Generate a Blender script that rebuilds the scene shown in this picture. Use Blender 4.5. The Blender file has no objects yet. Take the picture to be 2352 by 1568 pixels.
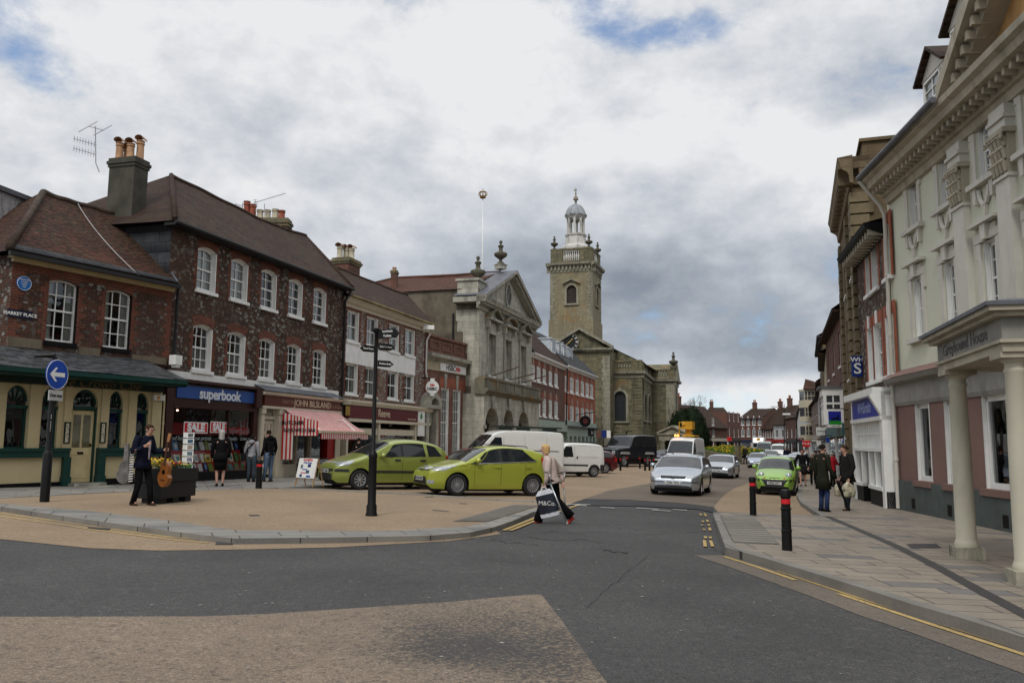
import bpy,math,random
from mathutils import Vector,Matrix
from mathutils.geometry import tessellate_polygon
random.seed(7)
scene=bpy.context.scene
col=scene.collection
R=math.radians
# ---------------------------------------------------------------- camera
CX,CY,FL=1176.0,784.0,1907.0      # survey units of the photograph (2352 x 1568)
PITCH,ROLL=math.atan(231/FL),0.008
CAM=Vector((0,0,1.65))
_f=Vector((0,math.cos(PITCH),math.sin(PITCH)))
_u0=Vector((0,-math.sin(PITCH),math.cos(PITCH)))
_r0=Vector((1,0,0))
_r=_r0*math.cos(ROLL) + _u0*math.sin(ROLL)
_u=_u0*math.cos(ROLL) - _r0*math.sin(ROLL)
cam=bpy.data.cameras.new('camera')
camo=bpy.data.objects.new('camera',cam)
col.objects.link(camo)
camo.matrix_world=Matrix(((_r.x,_u.x,-_f.x,CAM.x),(_r.y,_u.y,-_f.y,CAM.y),(_r.z,_u.z,-_f.z,CAM.z),(0,0,0,1)))
cam.sensor_width=36
cam.lens=FL/2352*36
cam.clip_start=.1
cam.clip_end=3000
scene.camera=camo
scene.view_settings.view_transform='Standard'
scene.view_settings.look='None'
scene.view_settings.exposure=EXPOSURE=0.0
scene.view_settings.gamma=1
scene.cycles.max_bounces=6
scene.cycles.diffuse_bounces=3
scene.cycles.glossy_bounces=3
scene.cycles.transmission_bounces=4
scene.cycles.transparent_max_bounces=10
scene.cycles.caustics_reflective=False
scene.cycles.caustics_refractive=False
# ---------------------------------------------------------------- sky
SUN_EL,SUN_AZ=R(48),R(200)           # compass style: 0 = +Y, clockwise
sd=Vector((math.sin(SUN_AZ)*math.cos(SUN_EL),math.cos(SUN_AZ)*math.cos(SUN_EL),math.sin(SUN_EL)))
world=bpy.data.worlds.new('World')
scene.world=world
world.use_nodes=True
wt=world.node_tree
wt.nodes.clear()
class NT:
 """tiny node helper"""
 def __init__(s,tree):s.t=tree
 def n(s,kind,ins=None,**kw):
  nd=s.t.nodes.new(kind)
  for k,v in kw.items():setattr(nd,k,v)
  for k,v in (ins or {}).items():
   if isinstance(v,bpy.types.NodeSocket):s.t.links.new(v,nd.inputs[k])
   else:nd.inputs[k].default_value=v
  return nd
 def math(s,op,a,b=0.0,c=None,clamp=False):
  d={0:a,1:b}
  if c is not None:d[2]=c
  return s.n('ShaderNodeMath',d,operation=op,use_clamp=clamp).outputs[0]
 def mix(s,f,a,b,blend='MIX'):
  nd=s.n('ShaderNodeMix',data_type='RGBA',blend_type=blend,clamp_factor=True)
  for i,v in ((0,f),(6,a),(7,b)):
   if isinstance(v,bpy.types.NodeSocket):s.t.links.new(v,nd.inputs[i])
   elif i == 0:nd.inputs[0].default_value=v
   else:nd.inputs[i].default_value=(*v[:3],1)
  return nd.outputs[2]
 def ramp(s,x,lo,hi,a=0.0,b=1.0):
  return s.n('ShaderNodeMapRange',{0:x,1:lo,2:hi,3:a,4:b},interpolation_type='SMOOTHSTEP').outputs[0]
 def noise(s,vec,scale,detail=3,rough=.5,dist=0.0,out=0):
  return s.n('ShaderNodeTexNoise',{'Vector':vec,'Scale':scale,'Detail':detail,'Roughness':rough,'Distortion':dist}).outputs[out]
W_=NT(wt)
sky=W_.n('ShaderNodeTexSky',sky_type='NISHITA',sun_disc=False,sun_elevation=SUN_EL,sun_rotation=SUN_AZ,air_density=1.0,dust_density=.6)
skyc=W_.mix(1.0,sky.outputs[0],(.085,.085,.085),'MULTIPLY')
tc=W_.n('ShaderNodeTexCoord').outputs['Generated']
sp=W_.n('ShaderNodeSeparateXYZ',{0:tc})
zc=W_.math('ADD',W_.math('MAXIMUM',sp.outputs[2],0.0),.3)
pv=W_.n('ShaderNodeCombineXYZ',{0:W_.math('DIVIDE',sp.outputs[0],zc),1:W_.math('DIVIDE',sp.outputs[1],zc),2:3.7}).outputs[0]
def skydir(px,py):
 return (_f*FL + _r*(px-CX) - _u*(py-CY)).normalized()
def blob(px,py,r0,r1,sx=1.0,sz=1.0):
 """smooth patch of sky around a direction, r in degrees; 1 inside r0 -> 0 outside r1"""
 d=skydir(px,py)
 df=W_.n('ShaderNodeVectorMath',{0:tc,1:d},operation='SUBTRACT').outputs[0]
 df=W_.n('ShaderNodeVectorMath',{0:df,1:(1/sx,1/sx,1/sz)},operation='MULTIPLY').outputs[0]
 ln=W_.n('ShaderNodeVectorMath',{0:df},operation='LENGTH').outputs['Value']
 return W_.ramp(ln,2*math.sin(R(r1)/2),2*math.sin(R(r0)/2))
n1=W_.noise(pv,.9,7,.56,.15)
n2=W_.noise(W_.n('ShaderNodeVectorMath',{0:pv,1:(13.1,4.2,0)},operation='ADD').outputs[0],1.15,7,.5,.0)
n3=W_.noise(W_.n('ShaderNodeVectorMath',{0:tc,1:(1,1,1.9)},operation='MULTIPLY').outputs[0],5.2,7,.55,.12)
n4=W_.noise(W_.n('ShaderNodeVectorMath',{0:tc,1:(1,1,1.5)},operation='MULTIPLY').outputs[0],13.0,8,.62,.1)
SHADES=[(1640,700,3,15,1.7,.55,-.40),(1500,560,3,13,1.5,.5,-.10),(700,640,5,20,1.7,.3,-.22),(1330,330,3,14,1.2,.6,.05),(150,330,8,26,1.2,1,.05),
  (1720,905,.5,5,1.9,.38,.5),(2000,300,5,20,1,1,.1),(1900,120,3,14,1.4,.6,.06),(750,330,2,10,1.6,.4,-.12)]
HOLES=[(1545,80,.2,5.5,1.5,.32,.54),(1360,20,.2,4.5,1.1,.5,.58),(20,40,.2,5,1,.8,.52),(125,175,.2,4.5,1,.6,.5),(1650,930,.3,4.5,1.5,.4,.45),(940,15,.2,5,1.4,.5,.35)]
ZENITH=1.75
shade=W_.math('ADD',W_.math('MULTIPLY',W_.math('SUBTRACT',n2,.5),1.7),W_.math('MULTIPLY',W_.math('SUBTRACT',n3,.5),1.3))
shade=W_.math('ADD',shade,W_.math('MULTIPLY',W_.math('SUBTRACT',n4,.5),.85))
shade=W_.math('ADD',shade,.82)
for (bx,by,r0,r1,sx,sz,amt) in SHADES:
 shade=W_.math('ADD',shade,W_.math('MULTIPLY',blob(bx,by,r0,r1,sx,sz),amt))
shade=W_.math('MINIMUM',W_.math('MAXIMUM',shade,0.0),1.0)
cr=W_.n('ShaderNodeValToRGB',{0:shade})
el=cr.color_ramp.elements
el[0].position=0.0;el[0].color=(.25,.285,.34,1)
el[1].position=1.0;el[1].color=(.82,.83,.845,1)
e=el.new(.35);e.color=(.40,.44,.495,1)
e=el.new(.68);e.color=(.60,.63,.68,1)
cov=W_.math('ADD',W_.math('MULTIPLY',W_.math('SUBTRACT',n1,.5),2.2),1.0)
for (bx,by,r0,r1,sx,sz,amt) in HOLES:
 cov=W_.math('SUBTRACT',cov,W_.math('MULTIPLY',blob(bx,by,r0,r1,sx,sz),amt))
cov=W_.math('ADD',cov,W_.math('ADD',W_.math('MULTIPLY',W_.math('SUBTRACT',n3,.5),1.4),W_.math('MULTIPLY',W_.math('SUBTRACT',n4,.5),1.6)))
cov=W_.ramp(cov,.1,.85)
skyb=W_.mix(.2,W_.mix(1.0,skyc,(1.0,1.4,1.75),'MULTIPLY'),(.6,.68,.8))
fin=W_.mix(cov,skyb,cr.outputs[0])
zb=W_.ramp(sp.outputs[2],.5,.9,1.0,ZENITH)      # unseen sky overhead is boosted to throw more light on the facades
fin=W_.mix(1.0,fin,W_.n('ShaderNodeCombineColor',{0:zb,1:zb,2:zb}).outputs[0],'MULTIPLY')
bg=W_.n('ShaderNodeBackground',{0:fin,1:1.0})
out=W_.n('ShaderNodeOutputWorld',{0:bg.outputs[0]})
sl=bpy.data.lights.new('sun','SUN')
sl.energy=1.5;sl.angle=R(16);sl.color=(1,.96,.9)
so=bpy.data.objects.new('sun',sl)
col.objects.link(so)
so.rotation_euler=sd.to_track_quat('Z','Y').to_euler()
# ---------------------------------------------------------------- survey helpers
def ray(px,py):return (_f*FL + _r*(px-CX) - _u*(py-CY))/FL
def gz(x,y):
 w=1.0 if y < 45 else max(.3,1-.7*(y-45)/75)
 return .05 + (-.024*max(-45,min(45,x)) - .003*min(y,150))*w
def gp(px,py,h=0.0):
 """ground point seen at a survey pixel (h: height of the surface over the road)"""
 d=ray(px,py);lo,hi=.5,900.0
 for _ in range(50):
  m=(lo+hi)/2;p=CAM+d*m
  if p.z > gz(p.x,p.y)+h:lo=m
  else:hi=m
 p=CAM+d*lo
 return Vector((p.x,p.y,gz(p.x,p.y)+h))
def at(px,py,Y):return CAM+ray(px,py)*(Y/ray(px,py).y)
def hz(px,py,p):
 """height of the point above p seen at px,py (same depth as p)"""
 return at(px,py,p.y).z
class MB:
 """mesh builder"""
 def __init__(s):s.v=[];s.f=[];s.m=[];s.uv={}
 def add(s,pts,m=0):
  b=len(s.v);s.v += [Vector(p) for p in pts];s.f.append(tuple(range(b,b+len(pts))));s.m.append(m)
 def mesh(s,pts,faces,m=0):
  b=len(s.v);s.v += [Vector(p) for p in pts]
  for f in faces:s.f.append(tuple(b+i for i in f));s.m.append(m)
 def join(s,o,m=0):
  b=len(s.v);s.v += o.v
  for f in o.f:s.f.append(tuple(b+i for i in f));s.m.append(m)
 def box(s,a,b,m=0,mat=None):
  x0,y0,z0=a;x1,y1,z1=b
  p=[Vector(q) for q in ((x0,y0,z0),(x1,y0,z0),(x1,y1,z0),(x0,y1,z0),(x0,y0,z1),(x1,y0,z1),(x1,y1,z1),(x0,y1,z1))]
  if mat is not None:p=[mat @ q for q in p]
  s.mesh(p,[(0,3,2,1),(4,5,6,7),(0,1,5,4),(1,2,6,5),(2,3,7,6),(3,0,4,7)],m)
 def tube(s,pts,rad,seg=8,m=0,cap=True,squash=None):
  """loft along a polyline; rad number or list (or list of (rx, ry))"""
  pts=[Vector(p) for p in pts];n=len(pts)
  if not isinstance(rad,(list,tuple)):rad=[rad]*n
  ref=None;base=len(s.v)
  for i,p in enumerate(pts):
   d=(pts[min(i+1,n-1)]-pts[max(i-1,0)])
   if d.length < 1e-9:d=Vector((0,0,1))
   d.normalize()
   if ref is None:ref=Vector((1,0,0)) if abs(d.x) < .9 else Vector((0,1,0))
   a=(ref-d*ref.dot(d)).normalized();b=d.cross(a);ref=a
   r=rad[i];rx,ry=r if isinstance(r,(tuple,list)) else (r,r)
   for k in range(seg):
    t=2*math.pi*k/seg
    s.v.append(p+a*(math.cos(t)*rx)+b*(math.sin(t)*ry))
  for i in range(n-1):
   for k in range(seg):
    q=(k+1) % seg
    s.f.append((base+i*seg+k,base+i*seg+q,base+(i+1)*seg+q,base+(i+1)*seg+k));s.m.append(m)
  if cap:
   s.f.append(tuple(base+k for k in reversed(range(seg))));s.m.append(m)
   s.f.append(tuple(base+(n-1)*seg+k for k in range(seg)));s.m.append(m)
 def lathe(s,prof,c=(0,0,0),seg=16,m=0,ax='z',mat=None,cap=True):
  """prof: (radius, height) list"""
  c=Vector(c);base=len(s.v)
  for r,h in prof:
   for k in range(seg):
    t=2*math.pi*k/seg
    q=Vector((r*math.cos(t),r*math.sin(t),h))
    if ax == 'y':q=Vector((q.x,q.z,q.y))
    if ax == 'x':q=Vector((q.z,q.x,q.y))
    if mat is not None:q=mat @ q
    s.v.append(c+q)
  n=len(prof)
  for i in range(n-1):
   for k in range(seg):
    q=(k+1) % seg
    s.f.append((base+i*seg+k,base+i*seg+q,base+(i+1)*seg+q,base+(i+1)*seg+k));s.m.append(m)
  if cap and prof[0][0] > 1e-4:s.f.append(tuple(base+k for k in reversed(range(seg))));s.m.append(m)
  if cap and prof[-1][0] > 1e-4:s.f.append(tuple(base+(n-1)*seg+k for k in range(seg)));s.m.append(m)
 def build(s,name,mats,parent=None,org=None,smooth=False,angle=None,label=None,local=False,fix=False):
  if not s.f:return None
  if not isinstance(mats,(list,tuple)):mats=[mats]
  if org is None:org=root_org(parent) if parent is not None else Vector((0,0,0))
  if local:org=Vector((0,0,0))
  org=Vector(org)
  me=bpy.data.meshes.new(name)
  me.from_pydata([tuple(p-org) for p in s.v],[],s.f)
  uv=me.uv_layers.new(name='UVMap').data
  vs=s.v
  for poly in me.polygons:
   n=poly.normal
   if abs(n.z) > .96:h=Vector((1,0,0));w=Vector((0,1,0))
   else:
    h=Vector((-n.y,n.x,0)).normalized();w=n.cross(h)
    if w.z < 0:w=-w;h=-h
   for li in poly.loop_indices:
    p=vs[me.loops[li].vertex_index]
    uv[li].uv=(p.dot(h),p.dot(w))
  for k,mm in enumerate(mats):me.materials.append(mm)
  if len(mats) > 1:me.polygons.foreach_set('material_index',s.m)
  if smooth:
   me.polygons.foreach_set('use_smooth',[True]*len(me.polygons))
  me.update()
  if fix or (smooth and angle):
   import bmesh
   bm=bmesh.new();bm.from_mesh(me)
   if fix:
    bmesh.ops.remove_doubles(bm,verts=bm.verts,dist=1e-5)
    bmesh.ops.recalc_face_normals(bm,faces=bm.faces)
   if angle:
    for ed in bm.edges:
     if len(ed.link_faces) == 2 and ed.calc_face_angle(0) > R(angle):ed.smooth=False
   bm.to_mesh(me);bm.free()
  o=bpy.data.objects.new(name,me)
  col.objects.link(o)
  if parent is not None:o.parent=parent
  else:o.location=org
  if label:o['label']=label
  return o
ROOTS={}
def root_org(o):
 while o.parent is not None:o=o.parent
 return ROOTS.get(o.name,Vector((0,0,0)))
def thing(name,label,cat,loc=(0,0,0),group=None,rz=None):
 o=bpy.data.objects.new(name,None)
 o.empty_display_size=.3
 col.objects.link(o)
 o.location=loc
 if rz is not None:o.rotation_euler=(0,0,rz);ROOTS[o.name]=Vector((0,0,0))
 else:ROOTS[o.name]=Vector(loc)
 return tag(o,label,cat,group)
def tag(o,label=None,cat=None,group=None,kind=None):
 if label:o['label']=label
 if cat:o['category']=cat
 if group:o['group']=group
 if kind:o['kind']=kind
 return o
def copy_tree(o,parent=None):
 c=o.copy();col.objects.link(c);c.parent=parent
 for ch in [x for x in CH.get(o.name,[])]:copy_tree(ch,c)
 return c
CH={}
def index_children():
 CH.clear()
 for o in col.objects:
  if o.parent is not None:CH.setdefault(o.parent.name,[]).append(o)
# ---------------------------------------------------------------- materials
MATS={}
def newmat(name):
 m=bpy.data.materials.new(name);m.use_nodes=True
 t=NT(m.node_tree);b=m.node_tree.nodes['Principled BSDF']
 return m,t,b
def setin(b,**k):
 for a,v in k.items():b.inputs[a.replace('_',' ')].default_value=v
def bump(t,b,h,strength=.3,dist=.02):
 bp=t.n('ShaderNodeBump',{'Height':h,'Strength':strength,'Distance':dist})
 t.t.links.new(bp.outputs[0],b.inputs['Normal'])
def plain(name,c,rough=.6,metal=0.0,var=.12,scale=3.0,spec=.3,coat=0.0,bmp=0.0,dirt=None,fine=40.0):
 if name in MATS:return MATS[name]
 m,t,b=newmat(name)
 oc=t.n('ShaderNodeTexCoord').outputs['Object']
 n=t.noise(oc,scale,5,.6)
 k=t.ramp(n,.25,.75,1-var,1+var)
 cc=t.mix(1.0,c,t.n('ShaderNodeCombineColor',{0:k,1:k,2:k}).outputs[0],'MULTIPLY')
 if dirt:
  d=t.ramp(t.noise(t.n('ShaderNodeMapping',{0:oc,3:(1.3,1.3,.3)}).outputs[0],scale*.6,7,.68,.5),.47,.72)
  cc=t.mix(t.math('MULTIPLY',d,dirt[1]),cc,dirt[0])
 t.t.links.new(cc,b.inputs['Base Color'])
 setin(b,Roughness=rough,Metallic=metal,Specular_IOR_Level=spec,Coat_Weight=coat,Coat_Roughness=.06)
 if bmp:bump(t,b,t.noise(oc,fine,4,.6),bmp,.01)
 MATS[name]=m;return m
def brickmat(name,c1,c2,mortar,flint=0.0,bw=.225,bh=.075,mort=.011,rough=.85,var=.5,stain=(.05,.045,.04),st=.35,flintc=(.215,.21,.185)):
 m,t,b=newmat(name)
 uv=t.n('ShaderNodeTexCoord').outputs['UV']
 big=t.noise(uv,.55,5,.6)
 br=t.n('ShaderNodeTexBrick',{'Vector':uv,'Color1':(*c1,1),'Color2':(*c2,1),'Mortar':(*mortar,1),'Scale':1.0,'Mortar Size':mort,'Mortar Smooth':.2,'Bias':0.0,'Brick Width':bw,'Row Height':bh},offset=.5)
 k=t.ramp(t.noise(uv,1.6,6,.65),.25,.75,1-var*.6,1+var*.5)
 c=t.mix(1.0,br.outputs[0],t.n('ShaderNodeCombineColor',{0:k,1:k,2:k}).outputs[0],'MULTIPLY')
 hgt=br.outputs['Fac']
 if flint:
  sc=t.n('ShaderNodeMapping',{0:uv,3:(7.5,11.0,1)}).outputs[0]
  vo=t.n('ShaderNodeTexVoronoi',{'Vector':sc,'Scale':1.0,'Randomness':1.0})
  rnd=t.n('ShaderNodeSeparateColor',{0:vo.outputs['Color']}).outputs[0]
  area=t.ramp(big,.38,.6)
  f=t.math('MULTIPLY',t.ramp(rnd,1-flint,1-flint+.06),t.ramp(area,0,1,.35,1))
  f=t.math('MULTIPLY',f,t.ramp(vo.outputs['Distance'],.75,.5))
  fc=t.mix(t.n('ShaderNodeSeparateColor',{0:vo.outputs['Color']}).outputs[1],tuple(x*.42 for x in flintc),tuple(min(1,x*1.35) for x in flintc))
  c=t.mix(f,c,fc)
 s=t.ramp(t.noise(uv,.9,7,.7,.6),.48,.75)
 c=t.mix(t.math('MULTIPLY',s,st),c,stain)
 t.t.links.new(c,b.inputs['Base Color'])
 setin(b,Roughness=rough,Specular_IOR_Level=.25)
 bump(t,b,t.math('SUBTRACT',t.noise(uv,30,3),hgt),.5,.012)
 MATS[name]=m;return m
def tilemat(name,c1,c2,tw=.17,th=.105,moss=(.06,.055,.03),ms=.5,patch=None):
 m,t,b=newmat(name)
 uv=t.n('ShaderNodeTexCoord').outputs['UV']
 br=t.n('ShaderNodeTexBrick',{'Vector':uv,'Color1':(*c1,1),'Color2':(*c2,1),'Mortar':(.012,.01,.009,1),'Scale':1.0,'Mortar Size':.009,'Mortar Smooth':.3,'Brick Width':tw,'Row Height':th},offset=.5)
 k=t.ramp(t.noise(uv,2.2,7,.7),.25,.75,.6,1.4)
 c=t.mix(1.0,br.outputs[0],t.n('ShaderNodeCombineColor',{0:k,1:k,2:k}).outputs[0],'MULTIPLY')
 c=t.mix(t.math('MULTIPLY',t.ramp(t.noise(uv,1.1,8,.7,.8),.45,.7),ms),c,moss)
 if patch:c=t.mix(t.math('MULTIPLY',t.ramp(t.noise(uv,.45,5,.6,.5),.58,.68),.4),c,patch)
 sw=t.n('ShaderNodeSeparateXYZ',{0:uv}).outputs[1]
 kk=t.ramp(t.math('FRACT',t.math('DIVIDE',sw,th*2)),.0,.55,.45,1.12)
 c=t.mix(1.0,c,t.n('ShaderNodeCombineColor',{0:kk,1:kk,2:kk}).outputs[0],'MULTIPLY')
 t.t.links.new(c,b.inputs['Base Color'])
 setin(b,Roughness=.88,Specular_IOR_Level=.2)
 sv=t.n('ShaderNodeSeparateXYZ',{0:uv}).outputs[1]
 saw=t.math('FRACT',t.math('DIVIDE',sv,th))
 bump(t,b,t.math('ADD',t.math('MULTIPLY',saw,-1.0),t.math('MULTIPLY',t.noise(uv,9,3),.6)),.8,.03)
 MATS[name]=m;return m
def stonemat(name,c1,c2,mortar,bw=.9,bh=.34,stain=(.08,.075,.055),st=.6,lichen=None,li=.5,rough=.85,mort=.008,streak=True):
 m,t,b=newmat(name)
 uv=t.n('ShaderNodeTexCoord').outputs['UV']
 br=t.n('ShaderNodeTexBrick',{'Vector':uv,'Color1':(*c1,1),'Color2':(*c2,1),'Mortar':(*mortar,1),'Scale':1.0,'Mortar Size':mort,'Mortar Smooth':.3,'Brick Width':bw,'Row Height':bh},offset=.5)
 k=t.ramp(t.noise(uv,3,6,.7),.2,.8,.78,1.2)
 c=t.mix(1.0,br.outputs[0],t.n('ShaderNodeCombineColor',{0:k,1:k,2:k}).outputs[0],'MULTIPLY')
 mp=t.n('ShaderNodeMapping',{0:uv,3:(1.6,.28,1)}).outputs[0] if streak else uv
 c=t.mix(t.math('MULTIPLY',t.ramp(t.noise(mp,1.0,8,.68,.4),.42,.72),st),c,stain)
 if lichen:
  c=t.mix(t.math('MULTIPLY',t.ramp(t.noise(uv,.5,6,.6,.7),.52,.68),li),c,lichen)
 t.t.links.new(c,b.inputs['Base Color'])
 setin(b,Roughness=rough,Specular_IOR_Level=.2)
 bump(t,b,t.math('SUBTRACT',t.noise(uv,14,4,.6),t.math('MULTIPLY',br.outputs['Fac'],.8)),.4,.015)
 MATS[name]=m;return m
def glassmat(name,tint=(.75,.8,.8),refl=.9,dark=0.0):
 m=bpy.data.materials.new(name);m.use_nodes=True;t=NT(m.node_tree)
 m.node_tree.nodes.clear()
 fr=t.n('ShaderNodeFresnel',{'IOR':1.5}).outputs[0]
 oc=t.n('ShaderNodeTexCoord').outputs['Object']
 bp=t.n('ShaderNodeBump',{'Height':t.noise(oc,1.3,2),'Strength':.12,'Distance':.08}).outputs[0]
 gl=t.n('ShaderNodeBsdfGlossy',{'Color':(.9,.95,1,1),'Roughness':.015,'Normal':bp})
 tr=t.n('ShaderNodeBsdfTransparent',{'Color':(*tint,1)})
 mx=t.n('ShaderNodeMixShader',{0:t.math('ADD',t.math('MULTIPLY',fr,refl*1.25),.035,clamp=True),1:tr.outputs[0],2:gl.outputs[0]})
 t.n('ShaderNodeOutputMaterial',{0:mx.outputs[0]})
 MATS[name]=m;return m
def emit(name,c,s):
 m,t,b=newmat(name)
 b.inputs['Base Color'].default_value=(*c,1);b.inputs['Emission Color'].default_value=(*c,1);b.inputs['Emission Strength'].default_value=s
 MATS[name]=m;return m
M_WHITE=plain('white_gloss_paint',(.78,.78,.75),.4,var=.05,dirt=((.35,.33,.28),.25))
M_CREAM=plain('cream_paint',(.52,.43,.25),.6,var=.05,dirt=((.34,.29,.18),.3))
M_GREEN=plain('dark_green_paint',(.008,.042,.034),.35,var=.1)
M_DKGREEN=plain('fascia_green',(.006,.02,.014),.4)
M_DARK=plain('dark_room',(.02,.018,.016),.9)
M_BLACK=plain('black_paint',(.006,.006,.007),.5,var=.1,spec=.12)
M_LEAD=plain('lead_sheet',(.12,.125,.14),.6,var=.25,scale=2)
M_GUTTER=plain('black_gutter',(.015,.015,.016),.5)
M_CURT=plain('net_curtain',(.78,.78,.75),.9,var=.15,scale=6)
M_CURT2=plain('dim_curtain',(.50,.48,.44),.9,var=.25,scale=5)
M_GLASS=glassmat('window_glass')
M_SHOPGLASS=glassmat('shop_glass',(.94,.95,.94),.6)
M_BRICKFLINT=brickmat('brick_and_flint',(.080,.029,.017),(.040,.020,.014),(.075,.058,.043),flint=.38,st=.4)
M_BRICKFLINT2=brickmat('cafe_brick_and_flint',(.100,.031,.018),(.050,.022,.015),(.085,.07,.055),flint=.33,st=.35)
M_BRICKFLINT3=brickmat('grey_flint_brick',(.20,.075,.04),(.13,.055,.035),(.2,.18,.15),flint=.62,flintc=(.30,.30,.27),st=.2)
M_REDRUB=brickmat('rubbed_red_brick',(.27,.052,.022),(.20,.045,.022),(.16,.07,.045),bw=.11,bh=.225,mort=.005,st=.2)
M_REDQUOIN=brickmat('red_quoin_brick',(.19,.044,.021),(.11,.031,.018),(.12,.09,.07),st=.25)
M_BRICKRED=brickmat('warm_red_brick',(.20,.066,.042),(.13,.05,.035),(.20,.15,.12),st=.3)
M_BRICKDARK=brickmat('dark_red_brick',(.16,.055,.035),(.10,.04,.028),(.14,.11,.09),st=.3)
M_BRICKORANGE=brickmat('bright_red_brick',(.34,.075,.035),(.27,.06,.03),(.3,.15,.1),st=.12)
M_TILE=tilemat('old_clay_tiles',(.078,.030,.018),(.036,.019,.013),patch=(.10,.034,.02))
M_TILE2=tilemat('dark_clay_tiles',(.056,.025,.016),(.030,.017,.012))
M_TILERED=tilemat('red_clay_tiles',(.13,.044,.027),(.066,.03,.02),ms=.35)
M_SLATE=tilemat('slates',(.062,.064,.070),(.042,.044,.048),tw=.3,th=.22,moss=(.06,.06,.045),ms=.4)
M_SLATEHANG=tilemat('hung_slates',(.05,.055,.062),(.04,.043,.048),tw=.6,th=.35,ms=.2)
M_RENDER_DK=plain('old_cement_render',(.135,.115,.085),.9,var=.4,scale=1.1,dirt=((.035,.03,.024),.6),bmp=.3)
M_CHIMCEM=plain('chimney_cement',(.066,.062,.048),.9,var=.35,scale=1.4,dirt=((.03,.035,.025),.6),bmp=.3)
M_POT=plain('buff_clay_pot',(.42,.24,.13),.7,var=.25,scale=6,dirt=((.12,.09,.06),.5))
M_POTRED=plain('red_clay_pot',(.27,.075,.04),.7,var=.25,scale=6)
M_POTWHITE=plain('pale_clay_pot',(.45,.40,.30),.7,var=.25,scale=6)
M_STONE=stonemat('portland_stone',(.47,.45,.375),(.37,.355,.30),(.15,.145,.12),bw=.95,bh=.42,stain=(.13,.13,.11),st=.7)
M_STONEW=stonemat('stone_trim',(.42,.40,.335),(.33,.32,.27),(.2,.19,.16),bw=1.4,bh=.6,stain=(.08,.08,.065),st=.8)
M_STONELICH=stonemat('lichened_stone',(.21,.20,.15),(.16,.15,.11),(.1,.1,.08),bw=.8,bh=.5,stain=(.06,.065,.05),st=.7,lichen=(.30,.14,.025),li=.6)
M_CHURCH=stonemat('greensand_ashlar',(.215,.190,.115),(.125,.115,.075),(.08,.075,.05),bw=.75,bh=.32,stain=(.055,.055,.038),st=.7,lichen=(.28,.15,.05),li=.35)
M_CHURCHT=stonemat('tower_ashlar',(.27,.232,.145),(.225,.20,.13),(.16,.145,.10),bw=.8,bh=.35,stain=(.115,.105,.075),st=.55,lichen=(.30,.145,.035),li=.45)
M_CHURCHTRIM=stonemat('church_trim',(.32,.30,.225),(.27,.25,.19),(.15,.14,.1),bw=1.2,bh=.5,stain=(.09,.09,.065),st=.7)
M_DOME=plain('lead_dome',(.26,.28,.30),.55,var=.3,scale=1.2,metal=.0)
M_CUPOLA=plain('flaking_white_wood',(.55,.54,.5),.7,var=.1,dirt=((.16,.11,.07),.8),scale=2.5)
M_LEADPAINT=plain('rust_iron',(.12,.06,.04),.8)
# ---------------------------------------------------------------- ground materials
def groundmat(name,c,speck,specks=.35,sc=160,patch=None,rough=.9,big=(.8,1.2),wear=None,wl=(.52,.6),bstr=.35):
 m,t,b=newmat(name)
 oc=t.n('ShaderNodeTexCoord').outputs['Object']
 fine=t.noise(oc,sc*.55,2,.6);mid=t.noise(oc,sc*.2,3,.75)
 k=t.ramp(t.noise(oc,.35,6,.6,.3),.25,.75,*big)
 cs=t.noise(oc,sc*.07,4,.8)
 cc=t.mix(t.math('MULTIPLY',t.ramp(fine,.5,.64),specks),c,speck[0])
 cc=t.mix(t.math('MULTIPLY',t.ramp(mid,.54,.64),specks),cc,speck[1])
 cc=t.mix(t.math('MULTIPLY',t.ramp(cs,.56,.66),specks*.6),cc,speck[1])
 cc=t.mix(t.math('MULTIPLY',t.ramp(cs,.44,.34),specks*.6),cc,speck[0])
 cc=t.mix(1.0,cc,t.n('ShaderNodeCombineColor',{0:k,1:k,2:k}).outputs[0],'MULTIPLY')
 if patch:cc=t.mix(t.math('MULTIPLY',t.ramp(t.noise(oc,.22,8,.62,.8),.5,.72),patch[1]),cc,patch[0])
 if wear:
  w=t.math('ADD',t.math('MULTIPLY',t.noise(oc,24,4,.85),.75),t.math('MULTIPLY',t.noise(oc,.8,6,.6,.9),.25))
  for (wp,r,amt) in wear[1]:
   dv=t.n('ShaderNodeVectorMath',{0:oc,1:wp},operation='SUBTRACT').outputs[0]
   dv=t.n('ShaderNodeVectorMath',{0:dv},operation='LENGTH').outputs['Value']
   w=t.math('ADD',w,t.math('MULTIPLY',t.ramp(dv,r,0),amt))
  cc=t.mix(t.ramp(w,*wl),cc,wear[0])
 t.t.links.new(cc,b.inputs['Base Color'])
 setin(b,Roughness=rough,Specular_IOR_Level=.3)
 bump(t,b,t.math('ADD',t.math('MULTIPLY',fine,.6),mid),bstr,.008)
 MATS[name]=m;return m
w1,w2,w3=gp(1160,1430),gp(1040,1480),gp(1230,1520)
M_ASPHALT=groundmat('asphalt',(.047,.0455,.044),((.125,.12,.115),(.024,.024,.024)),.75,150,patch=((.036,.035,.034),.6),big=(.82,1.22))
M_ASPHDARK=groundmat('dark_asphalt',(.032,.032,.034),((.06,.06,.06),(.018,.018,.019)),.5,190,big=(.8,1.2))
M_BUFF=groundmat('buff_gravel_dressing',(.235,.170,.108),((.40,.31,.21),(.12,.08,.052)),.65,120,patch=((.185,.132,.085),.5),big=(.85,1.12),bstr=.5)
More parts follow.
